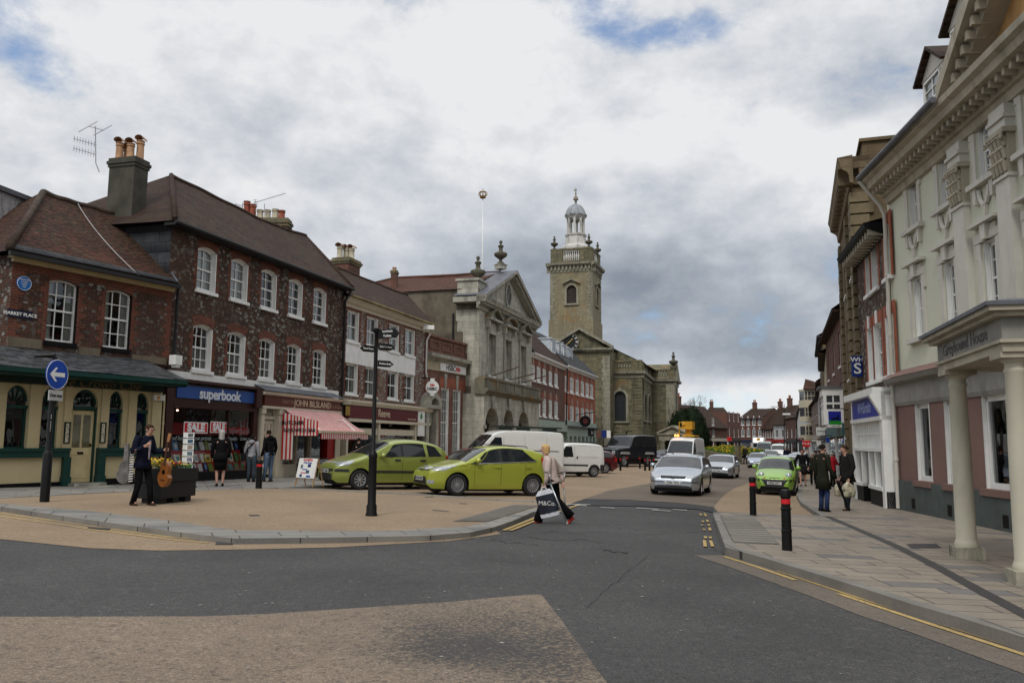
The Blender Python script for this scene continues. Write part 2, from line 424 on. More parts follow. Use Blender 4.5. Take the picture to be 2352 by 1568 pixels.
M_BUFFWORN=groundmat('worn_buff_dressing',(.170,.132,.097),((.31,.245,.18),(.075,.058,.048)),.8,105,patch=((.155,.118,.09),.5),big=(.85,1.12),wear=((.052,.049,.047),[(w1,1.9,.13),(w2,1.3,.09),(w3,1.5,.14)]),wl=(.56,.72),bstr=.7)
M_BUFFGREY=groundmat('grey_buff_road',(.128,.104,.079),((.2,.16,.12),(.07,.058,.047)),.5,110,patch=((.10,.084,.068),.6))
M_DIRT=groundmat('gutter_grit',(.12,.10,.08),((.2,.17,.13),(.06,.05,.04)),.6,130)
def pavemat(name,c1,c2,c3,bw,bh,rot=0.0,mort=.011,dk=(.04,.038,.036)):
 m,t,b=newmat(name)
 oc=t.n('ShaderNodeTexCoord').outputs['Object']
 mp=t.n('ShaderNodeMapping',{0:oc,2:(0,0,rot)}).outputs[0]
 a={'Vector':mp,'Scale':1.0,'Mortar Size':mort,'Mortar Smooth':.2,'Brick Width':bw,'Row Height':bh}
 br=t.n('ShaderNodeTexBrick',{**a,'Color1':(*c1,1),'Color2':(*c2,1),'Mortar':(*dk,1),'Bias':-.1},offset=.37,offset_frequency=3)
 b2=t.n('ShaderNodeTexBrick',{**a,'Color1':(0,0,0,1),'Color2':(1,1,1,1),'Mortar':(0,0,0,1)},offset=.37,offset_frequency=3)
 pick=t.ramp(t.n('ShaderNodeSeparateColor',{0:b2.outputs[0]}).outputs[0],.88,.90)
 c=t.mix(t.math('MULTIPLY',pick,.75),br.outputs[0],c3)
 k=t.ramp(t.noise(oc,1.3,7,.65),.25,.75,.82,1.16)
 k2=t.ramp(t.noise(oc,45,3,.6),.2,.8,.9,1.1)
 k=t.math('MULTIPLY',k,k2)
 c=t.mix(1.0,c,t.n('ShaderNodeCombineColor',{0:k,1:k,2:k}).outputs[0],'MULTIPLY')
 c=t.mix(t.math('MULTIPLY',t.ramp(t.noise(oc,3.1,6,.7,.5),.58,.72),.35),c,(.07,.065,.055))
 t.t.links.new(c,b.inputs['Base Color'])
 setin(b,Roughness=.75,Specular_IOR_Level=.3)
 bump(t,b,t.math('SUBTRACT',t.math('MULTIPLY',t.noise(oc,30,4),.4),br.outputs['Fac']),.5,.008)
 MATS[name]=m;return m
M_PAVE=pavemat('york_paving',(.25,.212,.165),(.222,.19,.153),(.13,.128,.13),.78,.36,rot=R(3))
M_PAVE2=pavemat('grey_paving',(.225,.213,.19),(.18,.172,.155),(.14,.14,.14),1.0,.5,rot=R(-22))
M_KERB=pavemat('kerb_stone',(.20,.188,.165),(.165,.155,.138),(.15,.15,.14),.95,30.0)
M_TACT=groundmat('tactile_blocks',(.155,.14,.12),((.2,.18,.16),(.10,.09,.08)),.4,90)
M_YEL=groundmat('yellow_line_paint',(.42,.29,.11),((.5,.38,.17),(.15,.12,.07)),.65,60,patch=((.15,.125,.085),.85),big=(.8,1.1))
M_WLINE=groundmat('white_line_paint',(.5,.5,.47),((.55,.55,.5),(.2,.19,.17)),.6,60,patch=((.2,.19,.17),.6))
M_IRON=plain('cast_iron_cover',(.045,.042,.04),.6,bmp=.4,fine=90)
CELL=2.5
def clip(poly,ax,v,keep_lo):
 out=[]
 for i,p in enumerate(poly):
  q=poly[(i+1) % len(poly)]
  a,b=(p[ax]-v,q[ax]-v)
  if keep_lo:a,b=-a,-b
  if a >= 0:out.append(p)
  if (a >= 0) != (b >= 0):
   t=a/(a-b);out.append((p[0]+(q[0]-p[0])*t,p[1]+(q[1]-p[1])*t))
 return out
def sheet(name,poly,h,mat,parent=None,skirt=0.0,mats=None,cell=CELL,kind='structure'):
 """a sheet following the terrain, h above it, cut on the terrain grid; skirt: vertical edge below"""
 poly=[(p[0],p[1]) for p in poly]
 mb=MB()
 tris=tessellate_polygon([[Vector((x,y,0)) for x,y in poly]])
 for tr in tris:
  T=[poly[i] for i in tr]
  ar=(T[1][0]-T[0][0])*(T[2][1]-T[0][1])-(T[2][0]-T[0][0])*(T[1][1]-T[0][1])
  if abs(ar) < 1e-9:continue
  if ar < 0:T.reverse()
  x0=math.floor(min(p[0] for p in T)/cell);x1=math.ceil(max(p[0] for p in T)/cell)
  y0=math.floor(min(p[1] for p in T)/cell);y1=math.ceil(max(p[1] for p in T)/cell)
  for j in range(y0,y1):
   row=clip(clip(T,1,j*cell,False),1,(j+1)*cell,True)
   if len(row) < 3:continue
   for i in range(x0,x1):
    c=clip(clip(row,0,i*cell,False),0,(i+1)*cell,True)
    if len(c) >= 3:mb.add([(x,y,gz(x,y)+h) for x,y in c])
 if skirt:
  n=len(poly)
  ar=sum(poly[i][0]*poly[(i+1) % n][1]-poly[(i+1) % n][0]*poly[i][1] for i in range(n))
  for i in range(n):
   a,b=poly[i],poly[(i+1) % n]
   if ar < 0:a,b=b,a
   k=max(1,int(math.dist(a,b)/1.5))
   for q in range(k):
    p0=(a[0]+(b[0]-a[0])*q/k,a[1]+(b[1]-a[1])*q/k);p1=(a[0]+(b[0]-a[0])*(q+1)/k,a[1]+(b[1]-a[1])*(q+1)/k)
    mb.add([(p0[0],p0[1],gz(*p0)+h-skirt),(p1[0],p1[1],gz(*p1)+h-skirt),(p1[0],p1[1],gz(*p1)+h),(p0[0],p0[1],gz(*p0)+h)],1 if mats else 0)
 o=mb.build(name,mats or mat,parent)
 if parent is None:tag(o,kind=kind)
 return o
tb=MB()
def gridpatch(x0,x1,y0,y1,st):
 nx,ny=int((x1-x0)/st),int((y1-y0)/st)
 for j in range(ny):
  for i in range(nx):
   a,b,c,d=x0+i*st,x0+(i+1)*st,y0+j*st,y0+(j+1)*st
   tb.add([(p,q,gz(p,q)) for p,q in ((a,c),(b,c),(b,d),(a,d))])
gridpatch(-45,60,-15,150,2.5)
for (a,b,c,d) in ((-900,-45,-300,900),(60,900,-300,900),(-45,60,-300,-15),(-45,60,150,900)):
 tb.add([(a,c,gz(a,c)-.02),(b,c,gz(b,c)-.02),(b,d,gz(b,d)-.02),(a,d,gz(a,d)-.02)])
tag(tb.build('road',M_ASPHALT),kind='structure')
tag(bpy.context.scene.objects['road'],'dark grey asphalt road running from the foreground up the street')
G=lambda pts,h=0.0:[(p.x,p.y) for p in (gp(x,y,h) for x,y in pts)]
KH=.085
fg=G([(-60,1418),(0,1417),(463,1416),(600,1411),(771,1400),(1029,1383),(1210,1366),(1244,1366),(1290,1425),(1393,1568)])
fg += [(1.35,4.2),(1.5,2.0),(1.5,-2.5),(-14,-2.5),(-14,5.4)]
sheet('gravel_surface',fg,.006,M_BUFFWORN)
sheet('road_margin',G([(-60,1160),(0,1165),(391,1222),(540,1240),(787,1240),(988,1235),(1080,1226),(1132,1212),(1150,1226),(1126,1230),(1029,1242.5),(771,1257),(566,1262),(360,1264.6),(206,1259),(0,1238),(-60,1226)]),.006,M_BUFF)
mk=G([(1300,1160),(1341,1146),(1440,1148),(1560,1155),(1639,1164.5),(1650,1176),(1898,1186)])
mk += [(14.5,25),(21,50),(30,75),(30,75),(22,88),(14,88),(10,80),(3,75),(-3,60),(-6,48),(-9,36),(-13.5,28)]
mk += G([(450,1122),(640,1120),(957,1135),(1237,1153)])
sheet('market_square',mk,.006,M_BUFF)
lane=G([(1341.6,1146),(1400,1126),(1487,1111),(1520,1098),(1600,1080),(1660,1062),(1690,1052),(1790,1050),(1810,1062),(1800,1090),(1721,1109),(1690,1119),(1665.7,1134),(1650,1150),(1640,1164.5),(1560,1155),(1440,1148)])
sheet('carriageway',lane,.012,M_BUFFGREY)
sheet('asphalt_patch',G([(1309,1160),(1341.6,1146.5),(1382,1147),(1420,1153),(1480,1153),(1530,1155),(1560,1158),(1638,1164.5),(1640,1178),(1600,1170),(1470,1163),(1380,1162)]),.018,M_ASPHDARK)
sp_=G([(-60,1146),(0,1143),(287,1128),(400,1126.5),(450,1126),(590,1122),(766,1113.5),(900,1103)],.07)
sp_ += [(-5.2,44),(-3.4,50.5),(-1.9,52),(2.0,63),(6.5,77),(9.7,90),(9.0,92),(-4,62),(-9,47),(-12,36),(-17,22),(-19,20)]
sheet('pavement',sp_,.07,None,mats=[M_PAVE2,M_KERB],skirt=.09)
isl_out=G([(-60,1156),(0,1163),(206,1193.6),(391,1219),(470,1229),(540,1236),(643,1235),(787,1233.5),(988,1229.6),(1080,1222),(1132,1211),(1176,1196),(1225,1175),(1300,1159)],KH)
isl_back=G([(1237.7,1153),(1073,1142.8),(957,1135),(726,1123.5),(640,1121.5)],KH)
isl_left=G([(520,1123),(450,1127),(287,1129),(0,1144),(-60,1147)],KH)
sheet('traffic_island',isl_out+isl_back+isl_left,KH,None,mats=[M_BUFF,M_KERB],skirt=.1)
bo=[(-60,1156),(0,1163),(206,1193.6),(391,1219),(470,1229),(540,1236),(643,1235),(787,1233.5),(988,1229.6),(1080,1222),(1132,1211),(1176,1196),(1225,1175),(1300,1159)]
bi=[(-60,1151),(0,1156),(206,1173),(391,1195),(470,1207),(540,1217),(643,1217.5),(787,1219),(905,1218),(1080,1207.5),(1118,1199),(1158,1187),(1215,1169.5),(1262,1158.5)]
kp=G(bo,KH+.004)+list(reversed(G(bi,KH+.004)))
sheet('kerb',kp,KH+.006,None,mats=[M_PAVE2,M_KERB],skirt=.1)
bl=G([(640,1120.4),(726,1122.2),(957,1133.7),(1073,1141.2),(1237.7,1151.5),(1300,1157),(1300,1160),(1237.7,1154.5),(1073,1144),(957,1136.2),(726,1124.6),(640,1122.4)],KH)
sheet('kerb',bl,KH+.006,M_KERB)
sheet('tactile_paving',G([(1040,1197),(1178.6,1158.5),(1240,1160),(1120,1197.5)],KH),KH+.008,M_TACT)
def ribs(px4,n,h,axis=0):
 a,b,c,d=[gp(x,y,h) for x,y in px4]
 mb=MB()
 for i in range(n):
  s0,s1=(i+.2)/n,(i+.7)/n
  q=[a.lerp(d,s0),b.lerp(c,s0),b.lerp(c,s1),a.lerp(d,s1)]
  mb.add([(p.x,p.y,p.z+.006) for p in q])
  for e in ((0,1),(1,2),(2,3),(3,0)):
   p,r=q[e[0]],q[e[1]]
   mb.add([(p.x,p.y,p.z-.001),(r.x,r.y,r.z-.001),(r.x,r.y,r.z+.006),(p.x,p.y,p.z+.006)])
 return mb
tp=bpy.context.scene.objects['tactile_paving']
M_TACT2=groundmat('tactile_ribs',(.205,.19,.165),((.25,.23,.2),(.14,.13,.11)),.4,90)
ribs([(1044,1196.5),(1178.6,1159.2),(1238,1160.5),(1121,1196.8)],16,KH+.009).build('rib',M_TACT2,tp)
PH=.12
rp_edge=[(1889,1185),(1840,1153),(1830.5,1136),(1835,1118),(1843,1104)]
rp=G([(1638.7,1178.3),(1668,1257),(1740,1277),(1830,1304),(1967,1346),(2090,1386),(2207,1419),(2352,1464)],PH)
dx,dy=rp[-1][0]-rp[-2][0],rp[-1][1]-rp[-2][1]
rp += [(rp[-1][0]+dx*2,rp[-1][1]+dy*2),(8.0,-8),(22,-8),(22,25),(26,40),(33,62),(36,80),(29.5,76),(22.5,62),(18.6,52)]
rp += list(reversed(G(rp_edge,PH)))
sheet('pavement',rp,PH,None,mats=[M_PAVE,M_KERB],skirt=.14)
ke=[(1638.7,1178.3),(1668,1257),(1740,1277),(1830,1304),(1967,1346),(2090,1386),(2207,1419),(2352,1464)]
def strip(pts,w,h,side=1):
 """polygon: polyline offset by w to one side (world xy)"""
 P=[Vector((p[0],p[1],0)) for p in pts];O=[]
 for i,p in enumerate(P):
  d=(P[min(i+1,len(P)-1)]-P[max(i-1,0)]).normalized()
  O.append(p+Vector((-d.y,d.x,0))*w*side)
 return [(p.x,p.y) for p in P],[(p.x,p.y) for p in O]
K0=rp[:8]+[rp[8]]
a_,b_=strip(K0,.16,0,1)
_,bb=strip(K0,-.012,0,1)
sheet('kerb',bb+list(reversed(b_)),PH+.008,None,mats=[M_KERB,M_KERB],skirt=.15)
a_,b_=strip(rp[-5:],.15,0,1)
_,bb=strip(rp[-5:],-.012,0,1)
sheet('kerb',bb+list(reversed(b_)),PH+.008,None,mats=[M_KERB,M_KERB],skirt=.15)
sheet('kerb',G([(1638.7,1176.8),(1731,1179.5),(1895,1184.2),(1895,1187),(1731,1183.6),(1640,1181)],PH),PH+.008,None,mats=[M_KERB,M_KERB],skirt=.12)
tg=sheet('tactile_paving',G([(1653,1185),(1731,1185.4),(1791,1250),(1683,1245.5)],PH),PH+.008,M_TACT)
ribs([(1655,1186),(1730,1186.4),(1788,1249),(1685,1244.5)],15,PH+.009).build('rib',M_TACT2,tg)
sheet('drain_channel',strip(G([(1898.7,1184.8),(1960,1211),(2058,1253.6),(2150,1300),(2245,1353),(2352,1409.6),(2440,1458)],PH),.085,0)[1]+list(reversed(strip(G([(1898.7,1184.8),(1960,1211),(2058,1253.6),(2150,1300),(2245,1353),(2352,1409.6),(2440,1458)],PH),-.085,0)[1])),PH+.005,M_IRON)
gl=G(ke)+[(rp[8][0],rp[8][1])]
_,g2=strip(K0,-.52,0)
sheet('gutter',strip(K0[1:],0,0)[0]+list(reversed(strip(K0[1:],-.55,0)[1])),.005,M_DIRT)
def line(name,pts,w,h,mat,label=None):
 a,b=strip(pts,w/2,0)[1],strip(pts,-w/2,0)[1]
 o=sheet(name,a+list(reversed(b)),h,mat)
 if label:o['label']=label
 return o
YL='yellow_line'
line(YL,G([(1661.5,1278),(1740,1303),(1827,1333)]),.08,.012,M_YEL)
line(YL,G([(1788,1312),(1967,1372),(2150,1430),(2352,1495),(2440,1523)]),.075,.012,M_YEL)
line(YL,G([(1925,1364),(2150,1439),(2352,1505),(2440,1534)]),.075,.012,M_YEL)
line(YL,G([(-60,1170),(0,1179),(206,1209),(391,1234),(494,1244),(560,1247)]),.07,.012,M_YEL)
line(YL,G([(-60,1177),(0,1186),(206,1216),(391,1240),(480,1248)]),.07,.012,M_YEL)
line(YL,G([(640,1245),(874,1244)]),.05,.012,M_YEL)
line(YL,G([(1157,1219.5),(1176,1212),(1230,1190),(1302,1162)]),.085,.022,M_YEL)
line(YL,G([(1172,1220),(1190,1213),(1246,1190),(1330,1160)]),.085,.022,M_YEL)
for q in ([(1617.8,1242),(1620,1257)],[(1632,1243),(1637,1257)],[(1620,1233),(1621,1238)],[(1631,1234),(1632,1238)],[(1616,1216),(1618,1219)],[(1630,1213),(1631,1220)],[(1614,1197),(1615,1200)],[(1624,1195),(1626,1200)],[(1608,1180),(1611,1185)],[(1618,1180),(1622,1187)],[(1612,1206),(1613,1208)],[(1628,1205),(1628.5,1209)]):
 line('yellow_dash',G(q),.055,.022,M_YEL)
line(YL,G([(1912,1190),(1873,1168),(1839,1140),(1834,1118)]),.09,.018,M_YEL)
line(YL,G([(1900,1190),(1865,1168),(1831,1140),(1828,1118)]),.09,.018,M_YEL)
for q in ([(1300,1158.6),(1356,1160)],[(1320,1161.5),(1348,1162.4)],[(1380,1166),(1412,1168)],[(1462,1168),(1512,1170.5)],[(1498,1172),(1540,1175)],[(1545,1171),(1578,1173)]):
 line('white_line',G(q),.13,.024,M_WLINE)
M_CRACK=groundmat('road_crack',(.028,.027,.027),((.03,.03,.03),(.012,.012,.012)),.4,120)
rnd=random.Random(31)
def crack(x0,y0,x1,y1,w,n=26,amp=3.0,h=.006):
 pts=[];dy=0
 for i in range(n+1):dy=dy*.6+rnd.gauss(0,amp*.5);pts.append((lerp_(x0,x1,i/n)+rnd.gauss(0,1.5),lerp_(y0,y1,i/n)+dy))
 P=[Vector((*p,0)) for p in G(pts)];L=[];Rr=[]
 for i,p in enumerate(P):
  d=(P[min(i+1,n)]-P[max(i-1,0)]).normalized();q=Vector((-d.y,d.x,0))*w*rnd.uniform(.25,1.2)*min(1,i+.2,n-i+.2);L.append(p+q);Rr.append(p-q)
 mb=MB()
 for i in range(n):mb.add([(q.x,q.y,gz(q.x,q.y)+h) for q in (L[i],L[i+1],Rr[i+1],Rr[i])])
 tag(mb.build('road_crack',M_CRACK),kind='structure')
def lerp_(a,b,t):return a+(b-a)*t
for a in ((1130,1226,1650,1222,.012),(1180,1232,1400,1246,.016),(1505,1262,1340,1400,.004),(1120,1240,1240,1252,.012),(1385,1264,1440,1268,.02),(1640,1262,1690,1290,.008)):crack(*a,h=.026 if a[1] < 1200 else .006)
mb=MB()
for k in range(260):   # pale chewing gum and chips
 if k % 3:x,y=rnd.uniform(-4,7),rnd.uniform(5.5,16);h=.008
 else:x,y=rnd.uniform(3.9,7.6),rnd.uniform(6,20);h=.008
 r=rnd.uniform(.008,.022);z=gz(x,y)+h;mb.add([(x+r*math.cos(t)*rnd.uniform(.6,1.3),y+r*math.sin(t)*rnd.uniform(.6,1.3),z) for t in (0,1,2,3,4,5)])
tag(mb.build('road_specks',plain('pale_speck',(.26,.25,.23),.8,var=.3)),kind='stuff')
def cover(px4,h,label):
 o=sheet('drain_cover',G(px4,h),h+.004,M_IRON,kind=None);o.pop('kind',None) if 'kind' in o else None
 return tag(o,label,'drain cover')
cover([(497,1243),(540,1243),(533,1250),(494,1250)],.012,'square iron drain grate on the yellow lines by the island kerb')
cover([(205,1209),(255,1213),(250,1216.5),(200,1212.5)],.012,'small iron grate across the yellow lines far left')
cover([(570,1182),(592,1181.5),(599,1184.5),(575,1185)],KH,'small iron cover in the buff island left of the fingerpost')
cover([(992,1170),(1030,1173),(1032,1175),(994,1172)],KH,'long narrow iron cover in the buff island near the block paving')
cover([(975,1140.5),(995,1140.5),(997,1142),(977,1142)],KH,'small iron cover in the island nearest the compact hatchback')
cover([(1055,1155),(1073,1156),(1073,1157.5),(1055,1156.5)],KH,'small iron cover in the island behind the long narrow one')
cover([(2081,1249),(2150,1248),(2164,1258),(2094,1259)],PH,'rectangular iron grille in the paving in front of the nearest column')
# ---------------------------------------------------------------- facades
ZV=Vector((0,0,1))
class Fac:
 """vertical facade plane; u along it, z up, v out of it"""
 def __init__(s,p0,p1,out=None):
  s.O=Vector((p0[0],p0[1],0));e=Vector((p1[0],p1[1],0));s.L=(e-s.O).length
  s.t=(e-s.O).normalized();n=Vector((s.t.y,-s.t.x,0))
  mid=(s.O+e)/2
  ref=Vector(out) if out is not None else (Vector((CAM.x,CAM.y,0))-mid)
  s.n=n if n.dot(ref) > 0 else -n
  s.flip=s.t.cross(s.n).z > 0
 def P(s,u,z,v=0.0):return s.O+s.t*u+s.n*v+ZV*z
 def uz(s,px,py,v=0.0):
  d=ray(px,py);k=((s.O+s.n*v-CAM).dot(s.n))/d.dot(s.n);p=CAM+d*k
  return ((p-s.O).dot(s.t),p.z)
 def u(s,px,py=1000,v=0.0):return s.uz(px,py,v)[0]
 def z(s,px,py,v=0.0):return s.uz(px,py,v)[1]
 def box(s,mb,u0,u1,z0,z1,v0,v1,m=0):
  p=[s.P(u,z,v) for z in (z0,z1) for (u,v) in ((u0,v0),(u1,v0),(u1,v1),(u0,v1))]
  f=[(0,3,2,1),(4,5,6,7),(0,1,5,4),(1,2,6,5),(2,3,7,6),(3,0,4,7)]
  if not (s.t.cross(s.n).z > 0):f=[tuple(reversed(q)) for q in f]
  mb.mesh(p,f,m)
 def quad(s,mb,u0,u1,z0,z1,v,m=0):
  q=[s.P(u0,z0,v),s.P(u1,z0,v),s.P(u1,z1,v),s.P(u0,z1,v)]
  if (q[1]-q[0]).cross(q[2]-q[0]).dot(s.n) < 0:q.reverse()
  mb.add(q,m)
 def poly(s,mb,pts,v,m=0,thick=0.0):
  """flat polygon in (u, z); with thick: a prism between v-thick and v"""
  tr=tessellate_polygon([[Vector((a,b,0)) for a,b in pts]])
  for t in tr:
   q=[s.P(*pts[i],v) for i in t]
   if (q[1]-q[0]).cross(q[2]-q[0]).dot(s.n) < 0:q.reverse()
   mb.add(q,m)
  if thick:
   n=len(pts);c=s.P(sum(p[0] for p in pts)/n,sum(p[1] for p in pts)/n,0)
   ar=sum(pts[i][0]*pts[(i+1) % n][1]-pts[(i+1) % n][0]*pts[i][1] for i in range(n))
   for i in range(n):
    a,b=pts[i],pts[(i+1) % n]
    q=[s.P(*a,v),s.P(*a,v-thick),s.P(*b,v-thick),s.P(*b,v)]
    nn=(q[1]-q[0]).cross(q[2]-q[0])
    o=Vector((0,0,0));du,dz=b[0]-a[0],b[1]-a[1]
    o=s.t*dz-ZV*du
    if ar < 0:o=-o
    if nn.dot(o) < 0:q.reverse()
    mb.add(q,m)
 def cyl(s,mb,u,z,r,v0,v1,seg=20,m=0):
  s.poly(mb,[(u+r*math.cos(2*math.pi*k/seg),z+r*math.sin(2*math.pi*k/seg)) for k in range(seg)],v1,m,v1-v0)
 def profile(s,mb,u0,u1,prof,m=0,ends=True):
  """extrude a (v, z) profile polyline along u (a cornice)"""
  A=[s.P(u0,z,v) for v,z in prof];B=[s.P(u1,z,v) for v,z in prof]
  for i in range(len(prof)-1):
   q=[A[i],B[i],B[i+1],A[i+1]]
   dv,dz=prof[i+1][0]-prof[i][0],prof[i+1][1]-prof[i][1]
   mb.add(q,m)
  if ends:mb.add(list(reversed(A)),m);mb.add(B,m)
 def wall(s,mb,u0,u1,z0,z1,holes=(),rev=.16,v=0.0,m=0,mr=None):
  """wall sheet with openings (u0,u1,z0,z1,arch_rise); reveals go in by rev"""
  mr=m if mr is None else mr
  hs=[tuple(h)+(0,) if len(h) == 4 else tuple(h) for h in holes]
  us=sorted({round(x,4) for h in hs for x in h[:2] if u0 < x < u1} | {u0,u1})
  zs=sorted({round(x,4) for h in hs for x in h[2:4] if z0 < x < z1} | {z0,z1})
  for i in range(len(us)-1):
   for j in range(len(zs)-1):
    cu,cz=(us[i]+us[i+1])/2,(zs[j]+zs[j+1])/2
    if any(h[0] < cu < h[1] and h[2] < cz < h[3] for h in hs):continue
    s.quad(mb,us[i],us[i+1],zs[j],zs[j+1],v,m)
  for (a,b,c,d,rise) in hs:
   top=s.arc(a,b,d,rise)
   for k in range(len(top)-1):
    (ua,za),(ub,zb)=top[k],top[k+1]
    if rise:
     q=[s.P(ua,za,v),s.P(ub,zb,v),s.P(ub,d,v),s.P(ua,d,v)]
     if (q[1]-q[0]).cross(q[3]-q[0]).dot(s.n) < 0:q.reverse()
     mb.add(q,m)
    q=[s.P(ua,za,v),s.P(ub,zb,v),s.P(ub,zb,v-rev),s.P(ua,za,v-rev)]
    if (q[1]-q[0]).cross(q[2]-q[0]).z > 0:q.reverse()
    mb.add(q,mr)
   zt=top[0][1]
   for uu,sg in ((a,1),(b,-1)):
    q=[s.P(uu,c,v),s.P(uu,c,v-rev),s.P(uu,zt,v-rev),s.P(uu,zt,v)]
    if (q[1]-q[0]).cross(q[2]-q[0]).dot(s.t*sg) < 0:q.reverse()
    mb.add(q,mr)
   q=[s.P(a,c,v),s.P(b,c,v),s.P(b,c,v-rev),s.P(a,c,v-rev)]
   if (q[1]-q[0]).cross(q[2]-q[0]).z < 0:q.reverse()
   mb.add(q,mr)
 def arc(s,a,b,d,rise,n=10):
  if not rise:return [(a,d),(b,d)]
  w=(b-a)/2;c=(a+b)/2
  if rise >= w*.98:
   return [(c-w*math.cos(math.pi*k/n),d-rise+rise*math.sin(math.pi*k/n)) for k in range(n+1)]
  rr=(w*w+rise*rise)/(2*rise);zc=d-rr;th=math.asin(w/rr)
  return [(c+rr*math.sin(-th+2*th*k/n),zc+rr*math.cos(-th+2*th*k/n)) for k in range(n+1)]
 def window(s,par,u0,u1,z0,z1,rise=0,cols=3,rows=2,rev=.16,v=0.0,fw=.055,bw=.028,sash=True,mat=None,glass=None,curtain=None,sill=.07,sillp=.07,lining=False,name='window',sillmat=None,silldrop=0,panes=True,fan=False):
  mat=mat or M_WHITE;glass=glass or M_GLASS
  mb=MB();vi=v-rev+.035
  top=s.arc(u0,u1,z1,rise)
  e=fw if not lining else fw+.04
  zt=z1-rise
  s.box(mb,u0,u0+e,z0,zt,vi-.04,vi+.03);s.box(mb,u1-e,u1,z0,zt,vi-.04,vi+.03)
  s.box(mb,u0+e,u1-e,z0,z0+e*1.2,vi-.04,vi+.03)
  for k in range(len(top)-1):
   (a,za),(b,zb)=top[k],top[k+1]
   q=[s.P(a,za-e*1.05,vi+.03),s.P(b,zb-e*1.05,vi+.03),s.P(b,zb,vi+.03),s.P(a,za,vi+.03)]
   if (q[1]-q[0]).cross(q[2]-q[0]).dot(s.n) < 0:q.reverse()
   mb.add(q)
   q=[s.P(a,za-e*1.05,vi+.03),s.P(b,zb-e*1.05,vi+.03),s.P(b,zb-e*1.05,vi-.04),s.P(a,za-e*1.05,vi-.04)]
   mb.add(q)
  def ztop(u):
   for k in range(len(top)-1):
    if top[k][0] <= u <= top[k+1][0]:
     f=(u-top[k][0])/max(1e-9,top[k+1][0]-top[k][0]);return top[k][1]+(top[k+1][1]-top[k][1])*f
   return top[0][1]
  zm=(z0+z1)/2
  if sash:s.box(mb,u0+e,u1-e,zm-.028,zm+.028,vi-.03,vi+.02)
  W=u1-u0-2*e
  for k in range(1,cols):
   uu=u0+e+W*k/cols
   s.box(mb,uu-bw/2,uu+bw/2,z0+e*1.2,ztop(uu)-e,vi-.02,vi+.006)
  for half in ((z0,zm),(zm,z1)) if sash else ((z0,z1),):
   for k in range(1,rows):
    zz=half[0]+(half[1]-half[0])*k/rows
    if zz < zt-.02 or not rise:s.box(mb,u0+e,u1-e,zz-bw/2,zz+bw/2,vi-.02,vi+.004)
  w=mb.build(name,mat,par)
  if lining:
   lb=MB()
   s.box(lb,u1,u1+.002,z0,zt,v-rev,v)   # painted reveal faces
   s.box(lb,u0-.002,u0,z0,zt,v-rev,v)
   for k in range(len(top)-1):
    (a,za),(b,zb)=top[k],top[k+1]
    lb.add([s.P(a,za-.003,v-rev),s.P(a,za-.003,v+.002),s.P(b,zb-.003,v+.002),s.P(b,zb-.003,v-rev)])
   s.box(lb,u0+.002,u0+.03,z0,zt,v-rev+.07,v-.01);s.box(lb,u1-.05,u1-.002,z0,zt,v-rev+.07,v+.006)
   lb.build('reveal',mat,w)
  if panes:
   g=MB();jt=[random.uniform(-.012,.012) for _ in range(3)];za_,zb_=z0+.01,(z1-.01 if not rise else zt)
   q=[s.P(u0+.01,za_,vi-.02+jt[0]),s.P(u1-.01,za_,vi-.02+jt[1]),s.P(u1-.01,zb_,vi-.02+jt[2]),s.P(u0+.01,zb_,vi-.02+jt[0]+jt[2]-jt[1])]
   if (q[1]-q[0]).cross(q[2]-q[0]).dot(s.n) < 0:q.reverse()
   g.add(q)
   if rise:
    for k in range(len(top)-1):
     (a,za),(b,zb)=top[k],top[k+1]
     q=[s.P(a,zt,vi-.015),s.P(b,zt,vi-.015),s.P(b,zb,vi-.015),s.P(a,za,vi-.015)]
     if (q[1]-q[0]).cross(q[2]-q[0]).dot(s.n) < 0:q.reverse()
     g.add(q)
   g.build('pane',glass,w)
  if sill:
   sb=MB();s.box(sb,u0-.06,u1+.06,z0-sill,z0+.012,v-rev+.01,v+sillp)
   sb.build('sill',sillmat or mat,w)
  if curtain:
   cb=MB();kind,cm=curtain;vc=v-rev-.035
   def drape(ua,ub,zb,zt_,n=14):
    for k in range(n):
     a,b=ua+(ub-ua)*k/n,ua+(ub-ua)*(k+1)/n
     va,vb=(vc+.02*(k % 2),vc+.02*((k+1) % 2))
     cb.add([s.P(a,zb,va),s.P(b,zb,vb),s.P(b,zt_,vb),s.P(a,zt_,va)])
   if kind == 'full':drape(u0-.05,u1+.05,z0,z1)
   if kind == 'lower':drape(u0-.05,u1+.05,z0,zm+.05)
   if kind == 'side':drape(u0-.05,u0+W*.32,z0,z1,6);drape(u1-W*.32,u1+.05,z0,z1,6)
   if kind == 'right':drape(u0+W*.5,u1+.05,z0,z1,8)
   cb.build('curtain',cm,w)
  return w
def roofquad(mb,pts,thick=.07,m=0):
 """thick roof slope from a planar-ish polygon"""
 P=[Vector(p) for p in pts];n=(P[1]-P[0]).cross(P[2]-P[0]).normalized()
 if n.z < 0:P.reverse();n=-n
 k=len(P);Q=[p-n*thick for p in P]
 mb.mesh(P+Q,[tuple(range(k)),tuple(reversed(range(k,2*k)))]+[(i,k+i,k+(i+1) % k,(i+1) % k) for i in range(k)],m)
